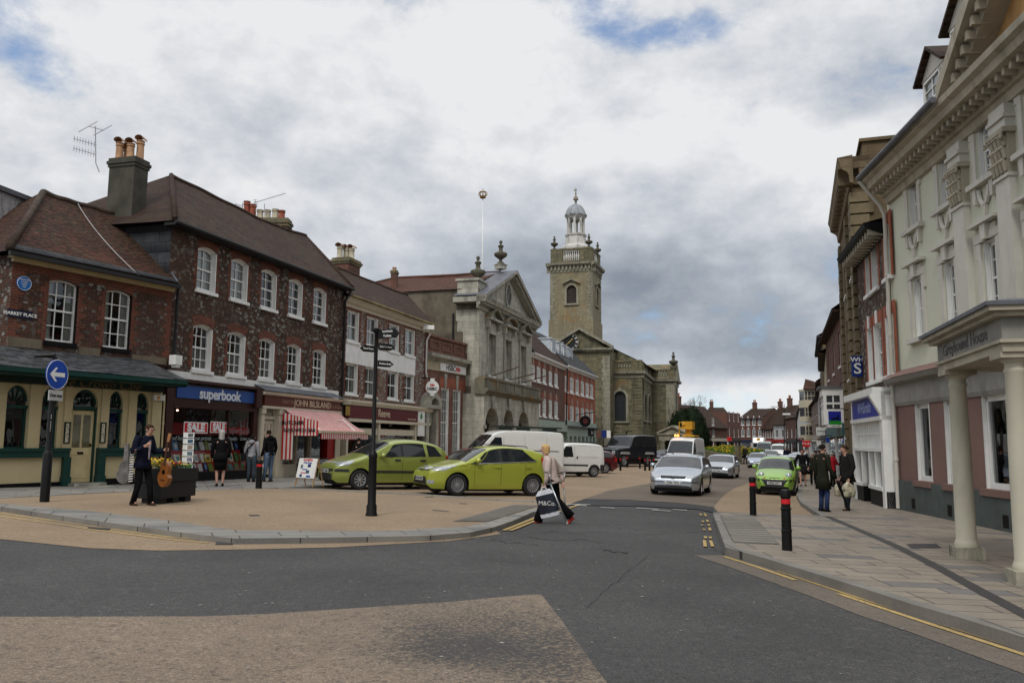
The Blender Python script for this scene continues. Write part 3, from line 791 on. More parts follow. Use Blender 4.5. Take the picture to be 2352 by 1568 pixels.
def sagroof(mb,e0,e1,r1,r0,nu=24,nv=10,sag=.09,wob=.025,seed=1):
 """old roof slope: eaves e0->e1, ridge r0->r1, gently sagging and uneven"""
 rnd=random.Random(seed);ph=[rnd.uniform(0,6) for _ in range(4)]
 e0,e1,r0,r1=map(Vector,(e0,e1,r0,r1))
 P=[]
 for j in range(nv+1):
  for i in range(nu+1):
   a,b=i/nu,j/nv
   p=(e0.lerp(e1,a)).lerp(r0.lerp(r1,a),b)
   p.z += -sag*math.sin(math.pi*a)*(.35+.65*b)+wob*math.sin(a*9+ph[0]+b*2)*math.sin(b*4+ph[1])+.6*wob*math.sin(a*23+ph[2])*b
   P.append(p)
 F=[(j*(nu+1)+i,j*(nu+1)+i+1,(j+1)*(nu+1)+i+1,(j+1)*(nu+1)+i) for j in range(nv) for i in range(nu)]
 n=(P[1]-P[0]).cross(P[nu+1]-P[0])
 if n.z < 0:F=[tuple(reversed(f)) for f in F]
 mb.mesh(P,F)
 return [P[nv*(nu+1)+i] for i in range(nu+1)],[P[i] for i in range(nu+1)]
def ridge(mb,pts,r=.11):
 mb.tube(pts,r,8)
def pot(par,p,h=.75,r=.14,mat=None,cap=None):
 mb=MB()
 mb.lathe([(r*1.12,0),(r*1.12,.06),(r,.1),(r*.92,h*.8),(r*1.1,h*.82),(r*1.1,h*.87),(r*.98,h*.89),(r*.98,h*.96),(r*1.12,h*.97),(r*1.12,h),(r*.8,h),(r*.75,h*.7)],p,14)
 o=mb.build('chimney_pot',mat or M_POT,par,smooth=True,angle=40)
 if cap:
  cb=MB()   # half round hood
  d=Vector(cap).normalized();q=Vector((-d.y,d.x,0));c=Vector(p)+ZV*(h+.08)
  prev=None
  for k in range(9):
   t=math.pi*k/8
   off=q*math.cos(t)*r*1.1+ZV*(math.sin(t)*r*.8-.05)
   a,b=c+off-d*r*1.6,c+off+d*r*1.6
   if prev:cb.add([prev[0],prev[1],b,a]);cb.add([prev[0]+ZV*.03,a+ZV*.03,b+ZV*.03,prev[1]+ZV*.03])
   prev=(a,b)
  cb.build('pot_hood',M_POT,o)
 return o
def text(s_,F,u,z,v,size,mat,par=None,name='lettering',bold=.0,shear=0.0,align='CENTER',depth=.004,sx=1.0,org=None,spacing=1.0):
 """writing lying on a facade plane (F: object with P, t, n), upright, read from outside"""
 cu=bpy.data.curves.new(name,'FONT');cu.body=s_;cu.size=size;cu.align_x=align;cu.align_y='CENTER'
 cu.offset=bold;cu.shear=shear;cu.extrude=depth;cu.space_character=spacing;cu.resolution_u=3
 tmp=bpy.data.objects.new('tmp',cu);col.objects.link(tmp)
 dg=bpy.context.evaluated_depsgraph_get()
 me=bpy.data.meshes.new_from_object(tmp.evaluated_get(dg))
 bpy.data.objects.remove(tmp);bpy.data.curves.remove(cu)
 xd=ZV.cross(F.n)
 if par is not None and org is None:org=root_org(par)
 o0=Vector(org) if org is not None else Vector((0,0,0))
 base=F.P(u,z,v)-o0
 for vv in me.vertices:
  c=vv.co;vv.co=base+xd*(c.x*sx)+ZV*c.y+F.n*c.z
 me.materials.append(mat)
 o=bpy.data.objects.new(name,me);col.objects.link(o)
 if par is not None:o.parent=par
 return o
def frame2(F,mb,u0,u1,z0,z1,w,v0,v1,m=0):
 F.box(mb,u0,u0+w,z0,z1,v0,v1,m);F.box(mb,u1-w,u1,z0,z1,v0,v1,m)
 F.box(mb,u0+w,u1-w,z0,z0+w,v0,v1,m);F.box(mb,u0+w,u1-w,z1-w,z1,v0,v1,m)
def door(F,par,u0,u1,z0,z1,v,mat,glass=None,panels=2,name='door',knob=True):
 mb=MB();F.box(mb,u0,u1,z0,z1,v-.045,v)
 W=u1-u0
 if not glass:
  for i in range(2):
   for (a,b) in ((.06,.42),(.5,.72),(.78,.95)):
    x0=u0+W*(.1+.45*i);
    frame2(F,mb,x0,x0+W*.35,z0+(z1-z0)*a,z0+(z1-z0)*b,.03,v,v+.012)
 d=mb.build(name,mat,par)
 if glass:
  for i in range(2):
   g=MB();x0=u0+W*(.12+.42*i);F.quad(g,x0,x0+W*.34,z0+(z1-z0)*.48,z0+(z1-z0)*.94,v+.006);g.build('pane',glass,d)
  p=MB();frame2(F,p,u0+W*.12,u1-W*.12,z0+(z1-z0)*.06,z0+(z1-z0)*.4,.04,v,v+.012);p.build('panel',mat,d)
 if knob:
  k=MB();F.box(k,u0+W*.88,u0+W*.93,z0+1.0,z0+1.08,v,v+.05);k.build('handle',M_BLACK,d)
 return d
def pipe(pts,r=.05,mat=None,par=None,name='downpipe'):
 mb=MB();mb.tube(pts,r,8)
 P=[Vector(p) for p in pts]
 for a,b in zip(P,P[1:]):
  L=(b-a).length
  if L > 2:
   for k in range(1,int(L/1.8)+1):
    q=a.lerp(b,k*1.8/L);d=(b-a).normalized()
    mb.tube([q-d*.04,q+d*.04],r*1.35,8)
 return mb.build(name,mat or M_GUTTER,par,smooth=True,angle=50)
# ================================================================ CAFE
F1=Fac((-13.57,22.0),(-11.0,26.7))
F1g=F1
ur=F1.u(389,800);ul=F1.u(14,800)
ZE=F1.z(200,616)                       # eaves
cafe=thing('cafe','two storey brick cafe with a dark green and cream ground floor under a slate canopy','building',F1.P((ul+ur)/2,gz(-12,24)))
g0=gz(-12.5,24)
M_STONEBAND=plain('render_band',(.16,.13,.09),.85,dirt=((.06,.05,.04),.5))
w1a,w1b=F1.u(106,740),F1.u(175,740);w2a,w2b=F1.u(239,740),F1.u(300,740)
zt=F1.z(140,640);zb=F1.z(140,783)
zt2,zb2=F1.z(270,668),F1.z(270,802)
zt=(zt+zt2)/2;zb=(zb+zb2)/2
zc0=F1.z(200,812)                      # canopy meets wall
mb=MB()
F1.wall(mb,ul,ur,zc0-.5,ZE,[(w1a,w1b,zb,zt,.1),(w2a,w2b,zb,zt,.1)],rev=.17)
q0,q1=F1.P(ul,0),F1.P(ul,0,-6)
mb.add([(q0.x,q0.y,g0),(q0.x,q0.y,ZE),(q1.x,q1.y,ZE),(q1.x,q1.y,g0)])
wallc=mb
tr=MB()                                 # rubbed brick dressings round the windows and the corner
for a,b in ((w1a,w1b),(w2a,w2b)):
 top=F1.arc(a,b,zt,.1)
 for k in range(len(top)-1):
  (x,zx),(y,zy)=top[k],top[k+1]
  cc=(a+b)/2;x2,y2=cc+(x-cc)*1.22,cc+(y-cc)*1.22
  F1.poly(tr,[(x,zx),(y,zy),(y2,zy+.33),(x2,zx+.33)],.012)
 for j in range(int((zt-.1-zb)/.15)):
  wq=.24 if j % 2 else .13
  F1.box(tr,a-wq,a,zb+j*.15,zb+j*.15+.148,-.02,.012);F1.box(tr,b,b+wq,zb+j*.15,zb+j*.15+.148,-.02,.012)
for j in range(int((ZE-.1-zc0)/.15)):
 wq=.34 if j % 2 else .22
 F1.box(tr,ul,ul+wq,zc0+j*.15,zc0+j*.15+.148,-.02,.012);F1.box(tr,ur-wq*.8,ur,zc0+j*.15,zc0+j*.15+.148,-.02,.010)
F1.box(tr,ul,ur,ZE-.42,ZE-.12,-.02,.02)
wallc.join(tr,1)
for (a,b) in ((w1a,w1b),(w2a,w2b)):
 w=F1.window(cafe,a,b,zb,zt,.1,3,2,rev=.17,curtain=('side',M_CURT2),sill=0,glass=M_GLASS,fw=.05)
 sb=MB();F1.box(sb,a-.02,b+.04,zb-.14,zb-.01,-.16,.05);F1.box(sb,b-.002,b+.06,zb,zt-.1,-.16,.008);sb.build('sill',M_BLACK,w)
bd=MB();F1.box(bd,ul,w1a-.1,zc0-.02,zc0+.25,0,.05);F1.box(bd,w1b+.12,w2a-.1,zc0-.05,zc0+.18,0,.05);F1.box(bd,w2b+.1,ur-.1,zc0-.1,zc0+.12,0,.05)
wallc.join(bd,2);wallc.build('wall',[M_BRICKFLINT2,M_REDQUOIN,M_STONEBAND],cafe)
o=.32
E0=F1.P(ul-o,ZE,o);E1=F1.P(ur+.0,ZE,o)
Yr=(F1.O+F1.t*2-F1.n*2.9)
def ridge_at(px,py,v):return F1.P(F1.uz(px,py,-v)[0],F1.uz(px,py,-v)[1],-v)
RD=2.6
R0=ridge_at(100,436,RD);R1=ridge_at(300,503,RD);zr=(R0.z+R1.z)/2;R0.z=R1.z=zr+.02
rb=MB()
top,_=sagroof(rb,E0,E1,R1,R0,28,12,sag=.10,seed=3)
B0=F1.P(ul-o,ZE,-2*RD-o)
sagroof(rb,B0,E0,R0+F1.n*.05,R0,10,12,sag=.0,seed=4)
B1=F1.P(ur,ZE,-2*RD-o)
sagroof(rb,B1,B0,R0,R1,10,6,sag=.05,seed=5)
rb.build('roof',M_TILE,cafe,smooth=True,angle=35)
rr=MB();ridge(rr,top,.1);ridge(rr,[E0+ZV*.05,R0],.1)
rr.build('ridge_tile',plain('mossy_ridge',(.055,.036,.025),.9,var=.5,dirt=((.05,.05,.035),.6),bmp=.4),cafe,smooth=True)
gb=MB();F1.box(gb,ul-o,ur,ZE-.13,ZE-.02,o-.02,o+.1);gb.build('gutter',M_GUTTER,cafe)
lb=MB();lb.mesh([E0+ZV*.06+F1.n*.02,E1+ZV*.06+F1.n*.02,E1+(R1-E1)*.07+ZV*.03,E0+(R0-E0)*.07+ZV*.06],[(0,1,2,3)]);lb.build('lead_flashing',M_SLATE,cafe)
sf=MB();F1.box(sf,ul-.1,ur,ZE-.12,ZE-.02,-.05,o-.03);F1.box(sf,ul-.05,ur,ZE-.22,ZE-.12,.0,.1);sf.build('soffit',M_CREAM,cafe)
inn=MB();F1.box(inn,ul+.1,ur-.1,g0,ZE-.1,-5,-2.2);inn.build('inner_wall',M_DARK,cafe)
cb=MB();ep=lambda a,b:(E0.lerp(E1,a)).lerp(R0.lerp(R1,a+0),b)+ZV*(.07-.10*math.sin(math.pi*a)*(.35+.65*b))
cb.tube([ep(.36+.36*k/10,1-k/10) for k in range(11)],.014,5);cb.build('roof_cable',plain('cable_grey',(.38,.37,.36),.6),cafe)
cb=MB();cb.tube([ep(.985,1-k/8)+ZV*.02 for k in range(9)],.03,5);cb.build('flashing_strip',M_LEAD,cafe)
FG=Fac(F1.P(-3,0,.38),F1.P(F1.L,0,.38))
uL,uR=FG.u(-60,1000),FG.u(368,1000)
zfb=FG.z(100,884);zft=FG.z(100,850)          # fascia bottom
zcan=FG.z(200,861)
g1=g0+.07
zsill=FG.z(100,1031);zsb=FG.z(100,1050)
cols_=[(-60,8),(62,88),(143,160),(228,246),(291,309),(345,366)]
arches=[(8,62),(93,131),(164,222),(247,280),(306,339)]
zarch=FG.z(190,893)
C=lambda x:FG.u(x,980)
ho=[]
for i,(a,b) in enumerate(arches):
 ho.append((C(a),C(b),(g1 if i == 2 else zsill),zarch,.42))
mb=MB();FG.wall(mb,uL,uR,g1-.1,zarch+.35,ho,rev=.16);q0,q1=FG.P(uR,0),FG.P(uR,0,-.38)
mb.add([(q0.x,q0.y,g1-.1),(q1.x,q1.y,g1-.1),(q1.x,q1.y,zarch+.35),(q0.x,q0.y,zarch+.35)])
shw=mb
pl=MB()
for (a,b) in cols_:FG.box(pl,C(a),C(b),zsill,zarch+.2,.0,.06)
pl.build('pilaster',M_CREAM,cafe)
sb=MB()
for a,b in ((uL,C(160)-.02),(C(224),uR+.02)):
 FG.box(sb,a,b,zsb,zsill+.03,0,.13);FG.box(sb,a,b,zsill-.06,zsill+.03,.13,.17)
for a,b in ((C(156)-.12,C(163)),(C(224),C(232)+.14)):FG.box(sb,a,b,g1-.08,zsb,0,.12);FG.box(sb,a-.02,b+.02,g1-.08,g1+.25,0,.15)
sb.build('sill_band',M_GREEN,cafe)
pb=MB();FG.box(pb,uL,C(150),g1-.12,g1+.12,0,.03);FG.box(pb,C(240),uR,g1-.12,g1+.16,0,.03)
shw.join(pb,1);shw.build('shop_wall',[M_CREAM,M_BLACK],cafe)
for i,(a,b) in enumerate(arches):
 ua,ub=C(a),C(b);W=ub-ua
 zb_=g1+2.12 if i == 2 else zarch-.62
 fm=MB()
 FG.box(fm,ua,ub,zb_,zb_+.09,-.16,-.02)
 if i != 2:
  FG.box(fm,ua,ua+.05,zsill,zb_,-.16,-.08);FG.box(fm,ub-.05,ub,zsill,zb_,-.16,-.08);FG.box(fm,ua,ub,zsill,zsill+.07,-.16,-.06)
 cu,cz=(ua+ub)/2,zb_+.09
 tp_=FG.arc(ua,ub,zarch,.42)
 for k in range(len(tp_)-1):
  (x,zx),(y,zy)=tp_[k],tp_[k+1]
  fx=lambda p,q,s_:(cu+(p-cu)*s_,cz+(q-cz)*s_)
  FG.poly(fm,[(x,zx),(y,zy),fx(y,zy,.86),fx(x,zx,.86)],-.09,0,.05)
 for k in (2,4,6,8):
  x,zx=tp_[k];d=Vector((x-cu,zx-cz)).normalized();pn=Vector((-d.y,d.x))*.012
  FG.poly(fm,[(cu+pn.x+d.x*.12,cz+pn.y+d.y*.12),(cu-pn.x+d.x*.12,cz-pn.y+d.y*.12),(x-pn.x,zx-pn.y),(x+pn.x,zx+pn.y)],-.095,0,.02)
 wn=fm.build('shop_window' if i != 2 else 'fanlight',M_GREEN,cafe)
 g=MB();FG.quad(g,ua,ub,zb_+.05 if i == 2 else zsill+.03,zarch,-.13);g.build('pane',M_GLASS,wn)
dr=door(FG,cafe,C(166),C(219),g1+.08,g1+2.1,-.1,plain('door_cream',(.56,.46,.25),.5),glass=M_GLASS)
fmm=MB();FG.box(fmm,C(164),C(166),g1,g1+2.12,-.15,-.03);FG.box(fmm,C(219),C(222),g1,g1+2.12,-.15,-.03);fmm.build('door_frame',M_GREEN,cafe)
lbx=MB();FG.box(lbx,C(186),C(200),g1+.86,g1+.93,-.095,-.085);lbx.build('letterbox',M_BLACK,dr)
st=MB();FG.box(st,C(158),C(232),g1-.06,g1+.07,.02,.42);st.lathe([(.01,.0),(.42,0),(.42,.035)],FG.P(C(205),g1-.05,.55),18);st.build('door_step',M_STONEW,cafe)
for (x0,y0,x1,y1,nm) in ((145,969,162,1018,'a'),(228,970,244,1017,'b')):
 a,zA=FG.uz(x0,y1,.07);b,zB=FG.uz(x1,y0,.07);m_=MB();frame2(FG,m_,a,b,zA,zB,.03,.06,.10)
 bo_=tag(m_.build('menu_board',M_DKGREEN),None);
 p_=MB();FG.quad(p_,a+.02,b-.02,zA+.02,zB-.02,.075);p_.build('menu_sheet',plain('paper',(.6,.55,.42),.8),bo_)
 for k in range(9):
  t_=MB();zz=zB-.12-k*(zB-zA-.2)/9;FG.box(t_,a+.07+.03*(k % 3),b-.07-.02*(k % 2),zz,zz+.022,.075,.079);t_.build('menu_line',M_BLACK,bo_)
 tag(bo_,'cream menu board in a dark frame '+('left' if nm == 'a' else 'right')+' of the cafe door','menu board')
for (x0,y0,x1,y1,c_) in ((273,1008,287,1031,1),):
 a,zA=FG.uz(x0,y1);b,zB=FG.uz(x1,y0);m_=MB();FG.box(m_,a,b,zA,zB,-.125,-.12);m_.build('notice',plain('notice_card',(.5,.5,.36),.8),cafe)
fb=MB();FG.box(fb,uL,C(361),zfb,zcan+.1,.02,.22);fas=fb.build('fascia',M_DKGREEN,cafe)
text('The Crown Café',FG,(C(140)+C(287))/2-.1,FG.z(200,880,.22),.225,.36,plain('dull_gilt',(.19,.12,.045),.5),fas,shear=.35,bold=-.004,sx=1.12)
ce=1.05
ZC=FG.z(200,853,ce)
can=MB()
cw,ct=FG.P(uL-1,zc0,-.38),FG.P(C(388)-.05,zc0,-.38)
c0,c1=FG.P(uL-1,ZC,ce),FG.P(FG.u(430,885,ce),ZC,ce)
cr_=FG.P(C(366)+.1,zc0-.08,-.38)
sagroof(can,c0,c1,FG.P(FG.u(352,805),zc0,-.36),cw,26,7,sag=.03,wob=.012,seed=9)
can.add([c1,FG.P(FG.u(430,885,ce),ZC,-.36),FG.P(FG.u(352,805),zc0,-.36)])
can.build('canopy_roof',M_SLATE,cafe,smooth=True,angle=30)
cg=MB();FG.box(cg,uL-1,FG.u(430,885,ce),ZC-.15,ZC-.03,ce-.06,ce+.04);FG.box(cg,uL-1,FG.u(430,885,ce)-.02,ZC-.20,ZC-.16,.2,ce-.05)
FG.box(cg,FG.u(430,885,ce)-.04,FG.u(430,885,ce),ZC-.22,ZC-.03,0,ce)
cg.build('canopy_edge',M_GREEN,cafe)
pipe([FG.P(uR+.03,g1,.06),FG.P(uR+.03,zfb-.05,.06)],.03,M_CREAM,cafe)
al=MB();a,zA=FG.uz(347,919);b,zB=FG.uz(371,908);FG.box(al,a,b,zA,zB,.07,.16);ab_=al.build('alarm_box',M_WHITE,cafe)
al=MB();FG.cyl(al,(a+b)/2-.05,(zA+zB)/2,.06,.16,.165,12);al.build('badge',plain('orange_badge',(.6,.25,.03),.5),ab_)
pq=MB();uu,zz=F1.uz(54,651);F1.cyl(pq,uu,zz,.205,.01,.04,28)
pqo=pq.build('plaque',plain('plaque_blue',(.012,.13,.42),.35));tag(pqo,'round blue plaque on the brick wall above the street name','plaque')
rg=MB();rg.tube([F1.P(uu+.19*math.cos(k*math.pi/12),zz+.19*math.sin(k*math.pi/12),.043) for k in range(25)],.007,6,cap=False);rg.build('rim',M_WHITE,pqo)
for k,(s_,h_) in enumerate((('ALFRED',.05),('STEVENS',.05),('1817 – 1875',.04),('SCULPTOR',.04))):
 text(['HERE STOOD','A TOWN','HOUSE','1760'][k],F1,uu,zz+.1-k*.065,.042,.045,M_WHITE,pqo,bold=.001)
sn=MB();a,zA=F1.uz(14,728);b,zB=F1.uz(76,716);zA=F1.z(45,731);zB=F1.z(45,712);F1.box(sn,a,b,zA,zB,.01,.03)
sno=sn.build('street_name_plate',plain('enamel_black',(.01,.012,.03),.3));tag(sno,'black enamel street name plate with white letters on the cafe wall','sign')
text('MARKET PLACE',F1,(a+b)/2,(zA+zB)/2-.005,.034,.125,plain('enamel_white',(.75,.75,.72),.4),sno,bold=.003,sx=1.05)
# ================================================================ BOOKSHOP BUILDING
F2=Fac((-11.0,26.9),(-7.77,37.9))
ZE2=F2.z(600,590)
U=lambda x,y=700:F2.u(x,y)
u0,u1=U(384,700),U(776,800)
u1=F2.L
g2=gz(-9.5,32)
bk=thing('terraced_building','three storey brick and flint building with ten arched windows above the bookshop and butcher','building',F2.P(F2.L/2,g2))
rowA=[(451.8,496.2),(529.9,569.8),(600.4,636.5),(664.6,696.6),(721.6,751.1)]
rowB=[(441.4,486.5),(521.9,562.9),(594.8,630.6),(659.4,691.3),(718.5,748.7)]
zA1,zA0=F2.z(472.6,568.5),F2.z(472.6,671)
zB1,zB0=F2.z(467.4,744.4),F2.z(467.4,852)
zA1=(zA1+F2.z(736,661))/2;zA0=(zA0+F2.z(736,742))/2
zB1=(zB1+F2.z(733,803))/2;zB0=(zB0+F2.z(733,888))/2
HA=[(F2.u(a,630),F2.u(b,630),zA0,zA1,.13) for a,b in rowA]
HB=[(F2.u(a,800),F2.u(b,800),zB0,zB1,.13) for a,b in rowB]
zg=F2.z(600,905)                       # top of shopfronts
mb=MB();F2.wall(mb,u0,u1,zg-.6,ZE2,HA+HB,rev=.2)
DEEP=6.5
mb2=MB()
def sidewall(F,mb,u,z0,z1,d,m=0):
 a,b=F.P(u,0),F.P(u,0,-d);mb.add([(a.x,a.y,z0),(b.x,b.y,z0),(b.x,b.y,z1),(a.x,a.y,z1)],m)
sidewall(F2,mb,u1,zg-2.5,ZE2,DEEP)
wallc=mb
mb=MB();sidewall(F2,mb,u0,g2,ZE2,DEEP)
mb.build('slate_hung_wall',M_SLATEHANG,bk)
q=MB()
for H in (HA,HB):
 for (a,b,c,d,r_) in H:
  for j in range(int((d-.13-c)/.15)):
   wq=.2 if j % 2 else .1
   F2.box(q,a-wq,a,c+j*.15,c+j*.15+.148,-.02,.012);F2.box(q,b,b+wq,c+j*.15,c+j*.15+.148,-.02,.012)
  tp_=F2.arc(a,b,d,r_);cc=(a+b)/2
  for k in range(len(tp_)-1):
   (x,zx),(y,zy)=tp_[k],tp_[k+1]
   F2.poly(q,[(x,zx),(y,zy),(cc+(y-cc)*1.2,zy+.3),(cc+(x-cc)*1.2,zx+.3)],.012)
wallc.join(q,1);wallc.build('wall',[M_BRICKFLINT,M_REDQUOIN],bk)
cur=[('full',M_CURT),('full',M_CURT),None,None,None]
for i,h in enumerate(HA):F2.window(bk,*h,cols=2 if i else 2,rows=2,rev=.2,curtain=cur[i],lining=True,sill=.1,sillp=.1)
cur=[('lower',M_CURT2),('lower',M_CURT2),('lower',M_CURT2),None,None]
for i,h in enumerate(HB):F2.window(bk,*h,cols=3,rows=2,rev=.2,curtain=cur[i],lining=True,sill=.1,sillp=.1)
wb=MB();F2.box(wb,u0+.15,u1-.35,zB0-.5,zB0-.1,0,.05);wb.build('painted_band',M_WHITE,bk)
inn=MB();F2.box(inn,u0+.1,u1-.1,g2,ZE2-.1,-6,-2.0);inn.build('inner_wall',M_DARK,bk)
o=.38;RD2=3.4
E0,E1=F2.P(u0-.35,ZE2,o),F2.P(u1+.05,ZE2,o)
rz=F2.uz(565,487,-RD2);R1u=F2.u(702,543,-RD2);zr=F2.z(705,545,-RD2)
R0=F2.P(F2.u(392,428,-RD2),0,-RD2);R0.z=F2.z(395,428,-RD2)
R1=F2.P(R1u,zr,-RD2);R0.z=max(R0.z,zr);R0.z=R1.z=(R0.z+R1.z)/2
rb=MB()
top,_=sagroof(rb,E0,E1,R1,R0,30,14,sag=.16,wob=.03,seed=12)
B0,B1=F2.P(u0-.35,ZE2,-2*RD2),F2.P(u1+.05,ZE2,-2*RD2)
sagroof(rb,B0,E0,R0+F2.n*.02,R0,8,12,sag=0,seed=2)
sagroof(rb,E1,B1,R1,R1+F2.n*.02,8,12,sag=0,seed=2)
sagroof(rb,B1,B0,R0,R1,12,6,sag=.1,seed=6)
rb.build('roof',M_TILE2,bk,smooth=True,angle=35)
rr=MB();ridge(rr,top,.1);ridge(rr,[E0+ZV*.04,R0],.09);ridge(rr,[E1+ZV*.04,R1],.09);rr.build('ridge_tile',M_TILE2,bk,smooth=True)
gb=MB();gb.tube([F2.P(u0-.35,ZE2-.05,o+.05),F2.P(u1+.1,ZE2-.05,o+.05)],.07,8);F2.box(gb,u0-.3,u1,ZE2-.14,ZE2-.04,-.05,o)
gb.build('gutter',M_GUTTER,bk)
pipe([F2.P(u1-.05,ZE2-.1,o),F2.P(u1-.1,ZE2-.6,.1),F2.P(u1-.12,zg-.2,.1)],.055,M_GUTTER,bk)
pipe([F1.P(ur+.05,ZE-.05,.2),F1.P(ur+.12,ZE-.35,.1),F1.P(ur+.12,zc0-.2,.1)],.05,M_GUTTER,bk)
def stack(par,F,u0,u1,v0,v1,z0,z1,mat,capmat,cap=.3,over=.08,name='chimney'):
 mb=MB();F.box(mb,u0,u1,z0,z1-cap,v0,v1)
 c=mb.build(name,mat,par)
 cb=MB();h=cap/3
 F.box(cb,u0-over*.5,u1+over*.5,z1-cap,z1-cap+h,v0-over*.5,v1+over*.5)
 F.box(cb,u0-over,u1+over,z1-cap+h,z1-cap+2*h,v0-over,v1+over)
 F.box(cb,u0-over*.4,u1+over*.4,z1-cap+2*h,z1,v0-over*.4,v1+over*.4)
 cb.build('chimney_cap',capmat,c)
 return c
vq=-2.2
a,b=F1.u(252,450,vq),F1.u(321,450,vq)
a,b=F2.u(300,450,vq),F2.u(333,450,vq)
nb=thing('dormer','pale streaked dormer with a grey gutter above the cafe roof at the far left','dormer',at(0,500,25.5))
mb=MB();A_,B_=at(-90,395,23.5),at(74,458,25.6);A2,B2=at(-90,560,23.5),at(60,475,25.6)
mb.add([A2,B2,B_,A_]);mb.add([A2-F1.n*3,A_-F1.n*3,A_,A2]);mb.build('cladding',plain('streaked_boards',(.30,.29,.29),.8,var=.3,scale=4,dirt=((.06,.055,.06),.8)),nb)
mb=MB();d_=(B_-A_).normalized()
mb.mesh([A_-ZV*.12+F1.n*.12,B_-ZV*.12+F1.n*.12,B_+ZV*.02+F1.n*.14,A_+ZV*.02+F1.n*.14,A_-ZV*.12,B_-ZV*.12,B_+ZV*.05-F1.n*2,A_+ZV*.05-F1.n*2],[(0,1,2,3),(3,2,6,7),(0,4,5,1),(1,5,6,2)])
mb.build('gutter',M_LEAD,nb)
pc=at(301,505,27.2);
FC=Fac((pc.x,pc.y),(pc.x+F2.t.x,pc.y+F2.t.y))
zct=at(301,358,27.2).z
wch=1.25
ca,cbb=0.0,.62
chm=thing('chimney_stack','tall dark cement rendered chimney with four buff hooded pots between cafe and bookshop roofs','chimney',FC.P(0,ZE))
s1=stack(chm,FC,-.0,.66,-1.04,0,ZE-.5,zct,M_CHIMCEM,M_CHIMCEM,cap=.32,over=.07,name='stack')
for (uu,vv,hh) in ((.2,-.84,.62),(.5,-.78,.5),(.2,-.38,.55),(.45,-.2,.72)):
 pot(chm,FC.P(uu,zct-.02,vv),hh,.125,M_POT,cap=FC.t+FC.n*-.3)
def aerial(org,mast,arms,label,r=.02):
 mb=MB();mb.tube(mast,r,6)
 o=mb.build('tv_aerial',plain('aerial_metal',(.30,.30,.31),.45,metal=.5),org=mast[0]);tag(o,label,'aerial');
 ROOTS[o.name]=Vector(mast[0])
 for a in arms:
  m2=MB();p,q,n,l,d=[*a][:5];p,q=Vector(p),Vector(q);m2.tube([p,q],.014,6)
  for k in range(n):
   c=p.lerp(q,(k+.3)/n);m2.tube([c-Vector(d)*l,c+Vector(d)*l],.009,5)
  m2.build('antenna',MATS['aerial_metal'],o)
 return o
ya=29.3
mt=[at(228,395,ya),at(220,375,ya),at(219,290,ya)]
aerial(None,mt,[(at(169,318,ya),at(221,333,ya),8,.11,ZV),(at(168,340,ya),at(220,355,ya),8,.11,ZV),(at(203,290,ya),at(237,299,ya),0,.1,ZV),
    (at(181,303,ya-.5),at(224,279,ya+.5),0,0,ZV),(at(215,311,ya-.4),at(257,288,ya+.6),0,0,ZV)],'tall aerial mast with three crossed antennas beside the big cement chimney')
yb=39.5
pa,pb_=at(577,512,yb),at(659,528,yb);
FM=Fac((pa.x,pa.y),(pb_.x,pb_.y))
zt_=at(620,500,yb).z;zlow=at(640,545,yb).z-1.5
cm2=thing('chimney_stack','broad low brick chimney with six mixed red and white pots behind the bookshop roof','chimney',FM.P(0,zlow))
stack(cm2,FM,0,FM.L,-.7,0,zlow,zt_,M_BRICKDARK,M_CHURCH,cap=.4,over=.1,name='stack')
for k,(px,hh,mt_) in enumerate(((566,.95,M_POTRED),(580,.8,M_POTRED),(597,.52,M_POTWHITE),(614,.52,M_POTWHITE),(632,.56,M_POTWHITE),(647,.5,M_POTRED))):
 c=at(px,500,yb+.35);pot(cm2,Vector((c.x,c.y,zt_-.05)),hh,.16,mt_)
aerial(None,[at(613,500,yb),at(608,478,yb),at(607,468,yb)],[(at(583,466,yb),at(656,444,yb),12,.03,ZV),(at(586,458,yb),at(590,476,yb),4,.1,Vector((1,0,0)))],'long sloping aerial on the broad chimney behind the bookshop')
aerial(None,[at(557,490,yb),at(557,466,yb)],[(at(540,468,yb),at(558,474,yb),6,.05,ZV)],'small aerial left of the broad chimney pots')
# ---- bookshop front
FS=Fac(F2.P(0,0,.30),F2.P(F2.L,0,.30))
S=lambda x,y=1000:FS.u(x,y)
gs=gz(-9.8,30)+.07
M_MAROONW=plain('dark_red_wood',(.035,.012,.009),.35,var=.2)
M_BLUE=plain('shop_blue',(.02,.065,.24),.45,var=.08)
M_SHELF=plain('display_red',(.55,.02,.022),.7)
a,b=S(375),S(588)
zf1,zf0=FS.z(500,884),FS.z(500,922)
zf1=FS.z(415,884);zf0=FS.z(415,913)
ztr=FS.z(430,936)                      # top of window glass
bs=thing('shopfront','dark red wooden bookshop front with a blue fascia and a window full of books','shopfront',FS.P((a+b)/2,gs))
mb=MB()
FS.box(mb,a,a+.35,gs,zf1+.1,-.3,.06);FS.box(mb,b-.28,b,gs,zf1+.1,-.3,.06)
FS.box(mb,a+.35,b-.28,ztr,zf1+.05,-.3,.02)
FS.box(mb,a,b,zf1+.1,zf1+.2,-.3,.16);FS.box(mb,b-.32,b+.04,zf0-.15,zf1+.12,.06,.18)
FS.box(mb,a+.35,b-.28,ztr,ztr+.12,.02,.07)
FS.box(mb,S(522),S(522)+.06,gs+.3,ztr,-.08,.02)
mb.build('shop_frame',M_MAROONW,bs)
mb=MB();FS.box(mb,a+.35,b-.28,gs-.05,gs+.3,-.3,.03);mb.build('stall_riser',M_BLACK,bs)
mb=MB();FS.box(mb,S(398),S(585)-.05,zf0,zf1,.02,.06);fa=mb.build('fascia',M_BLUE,bs)
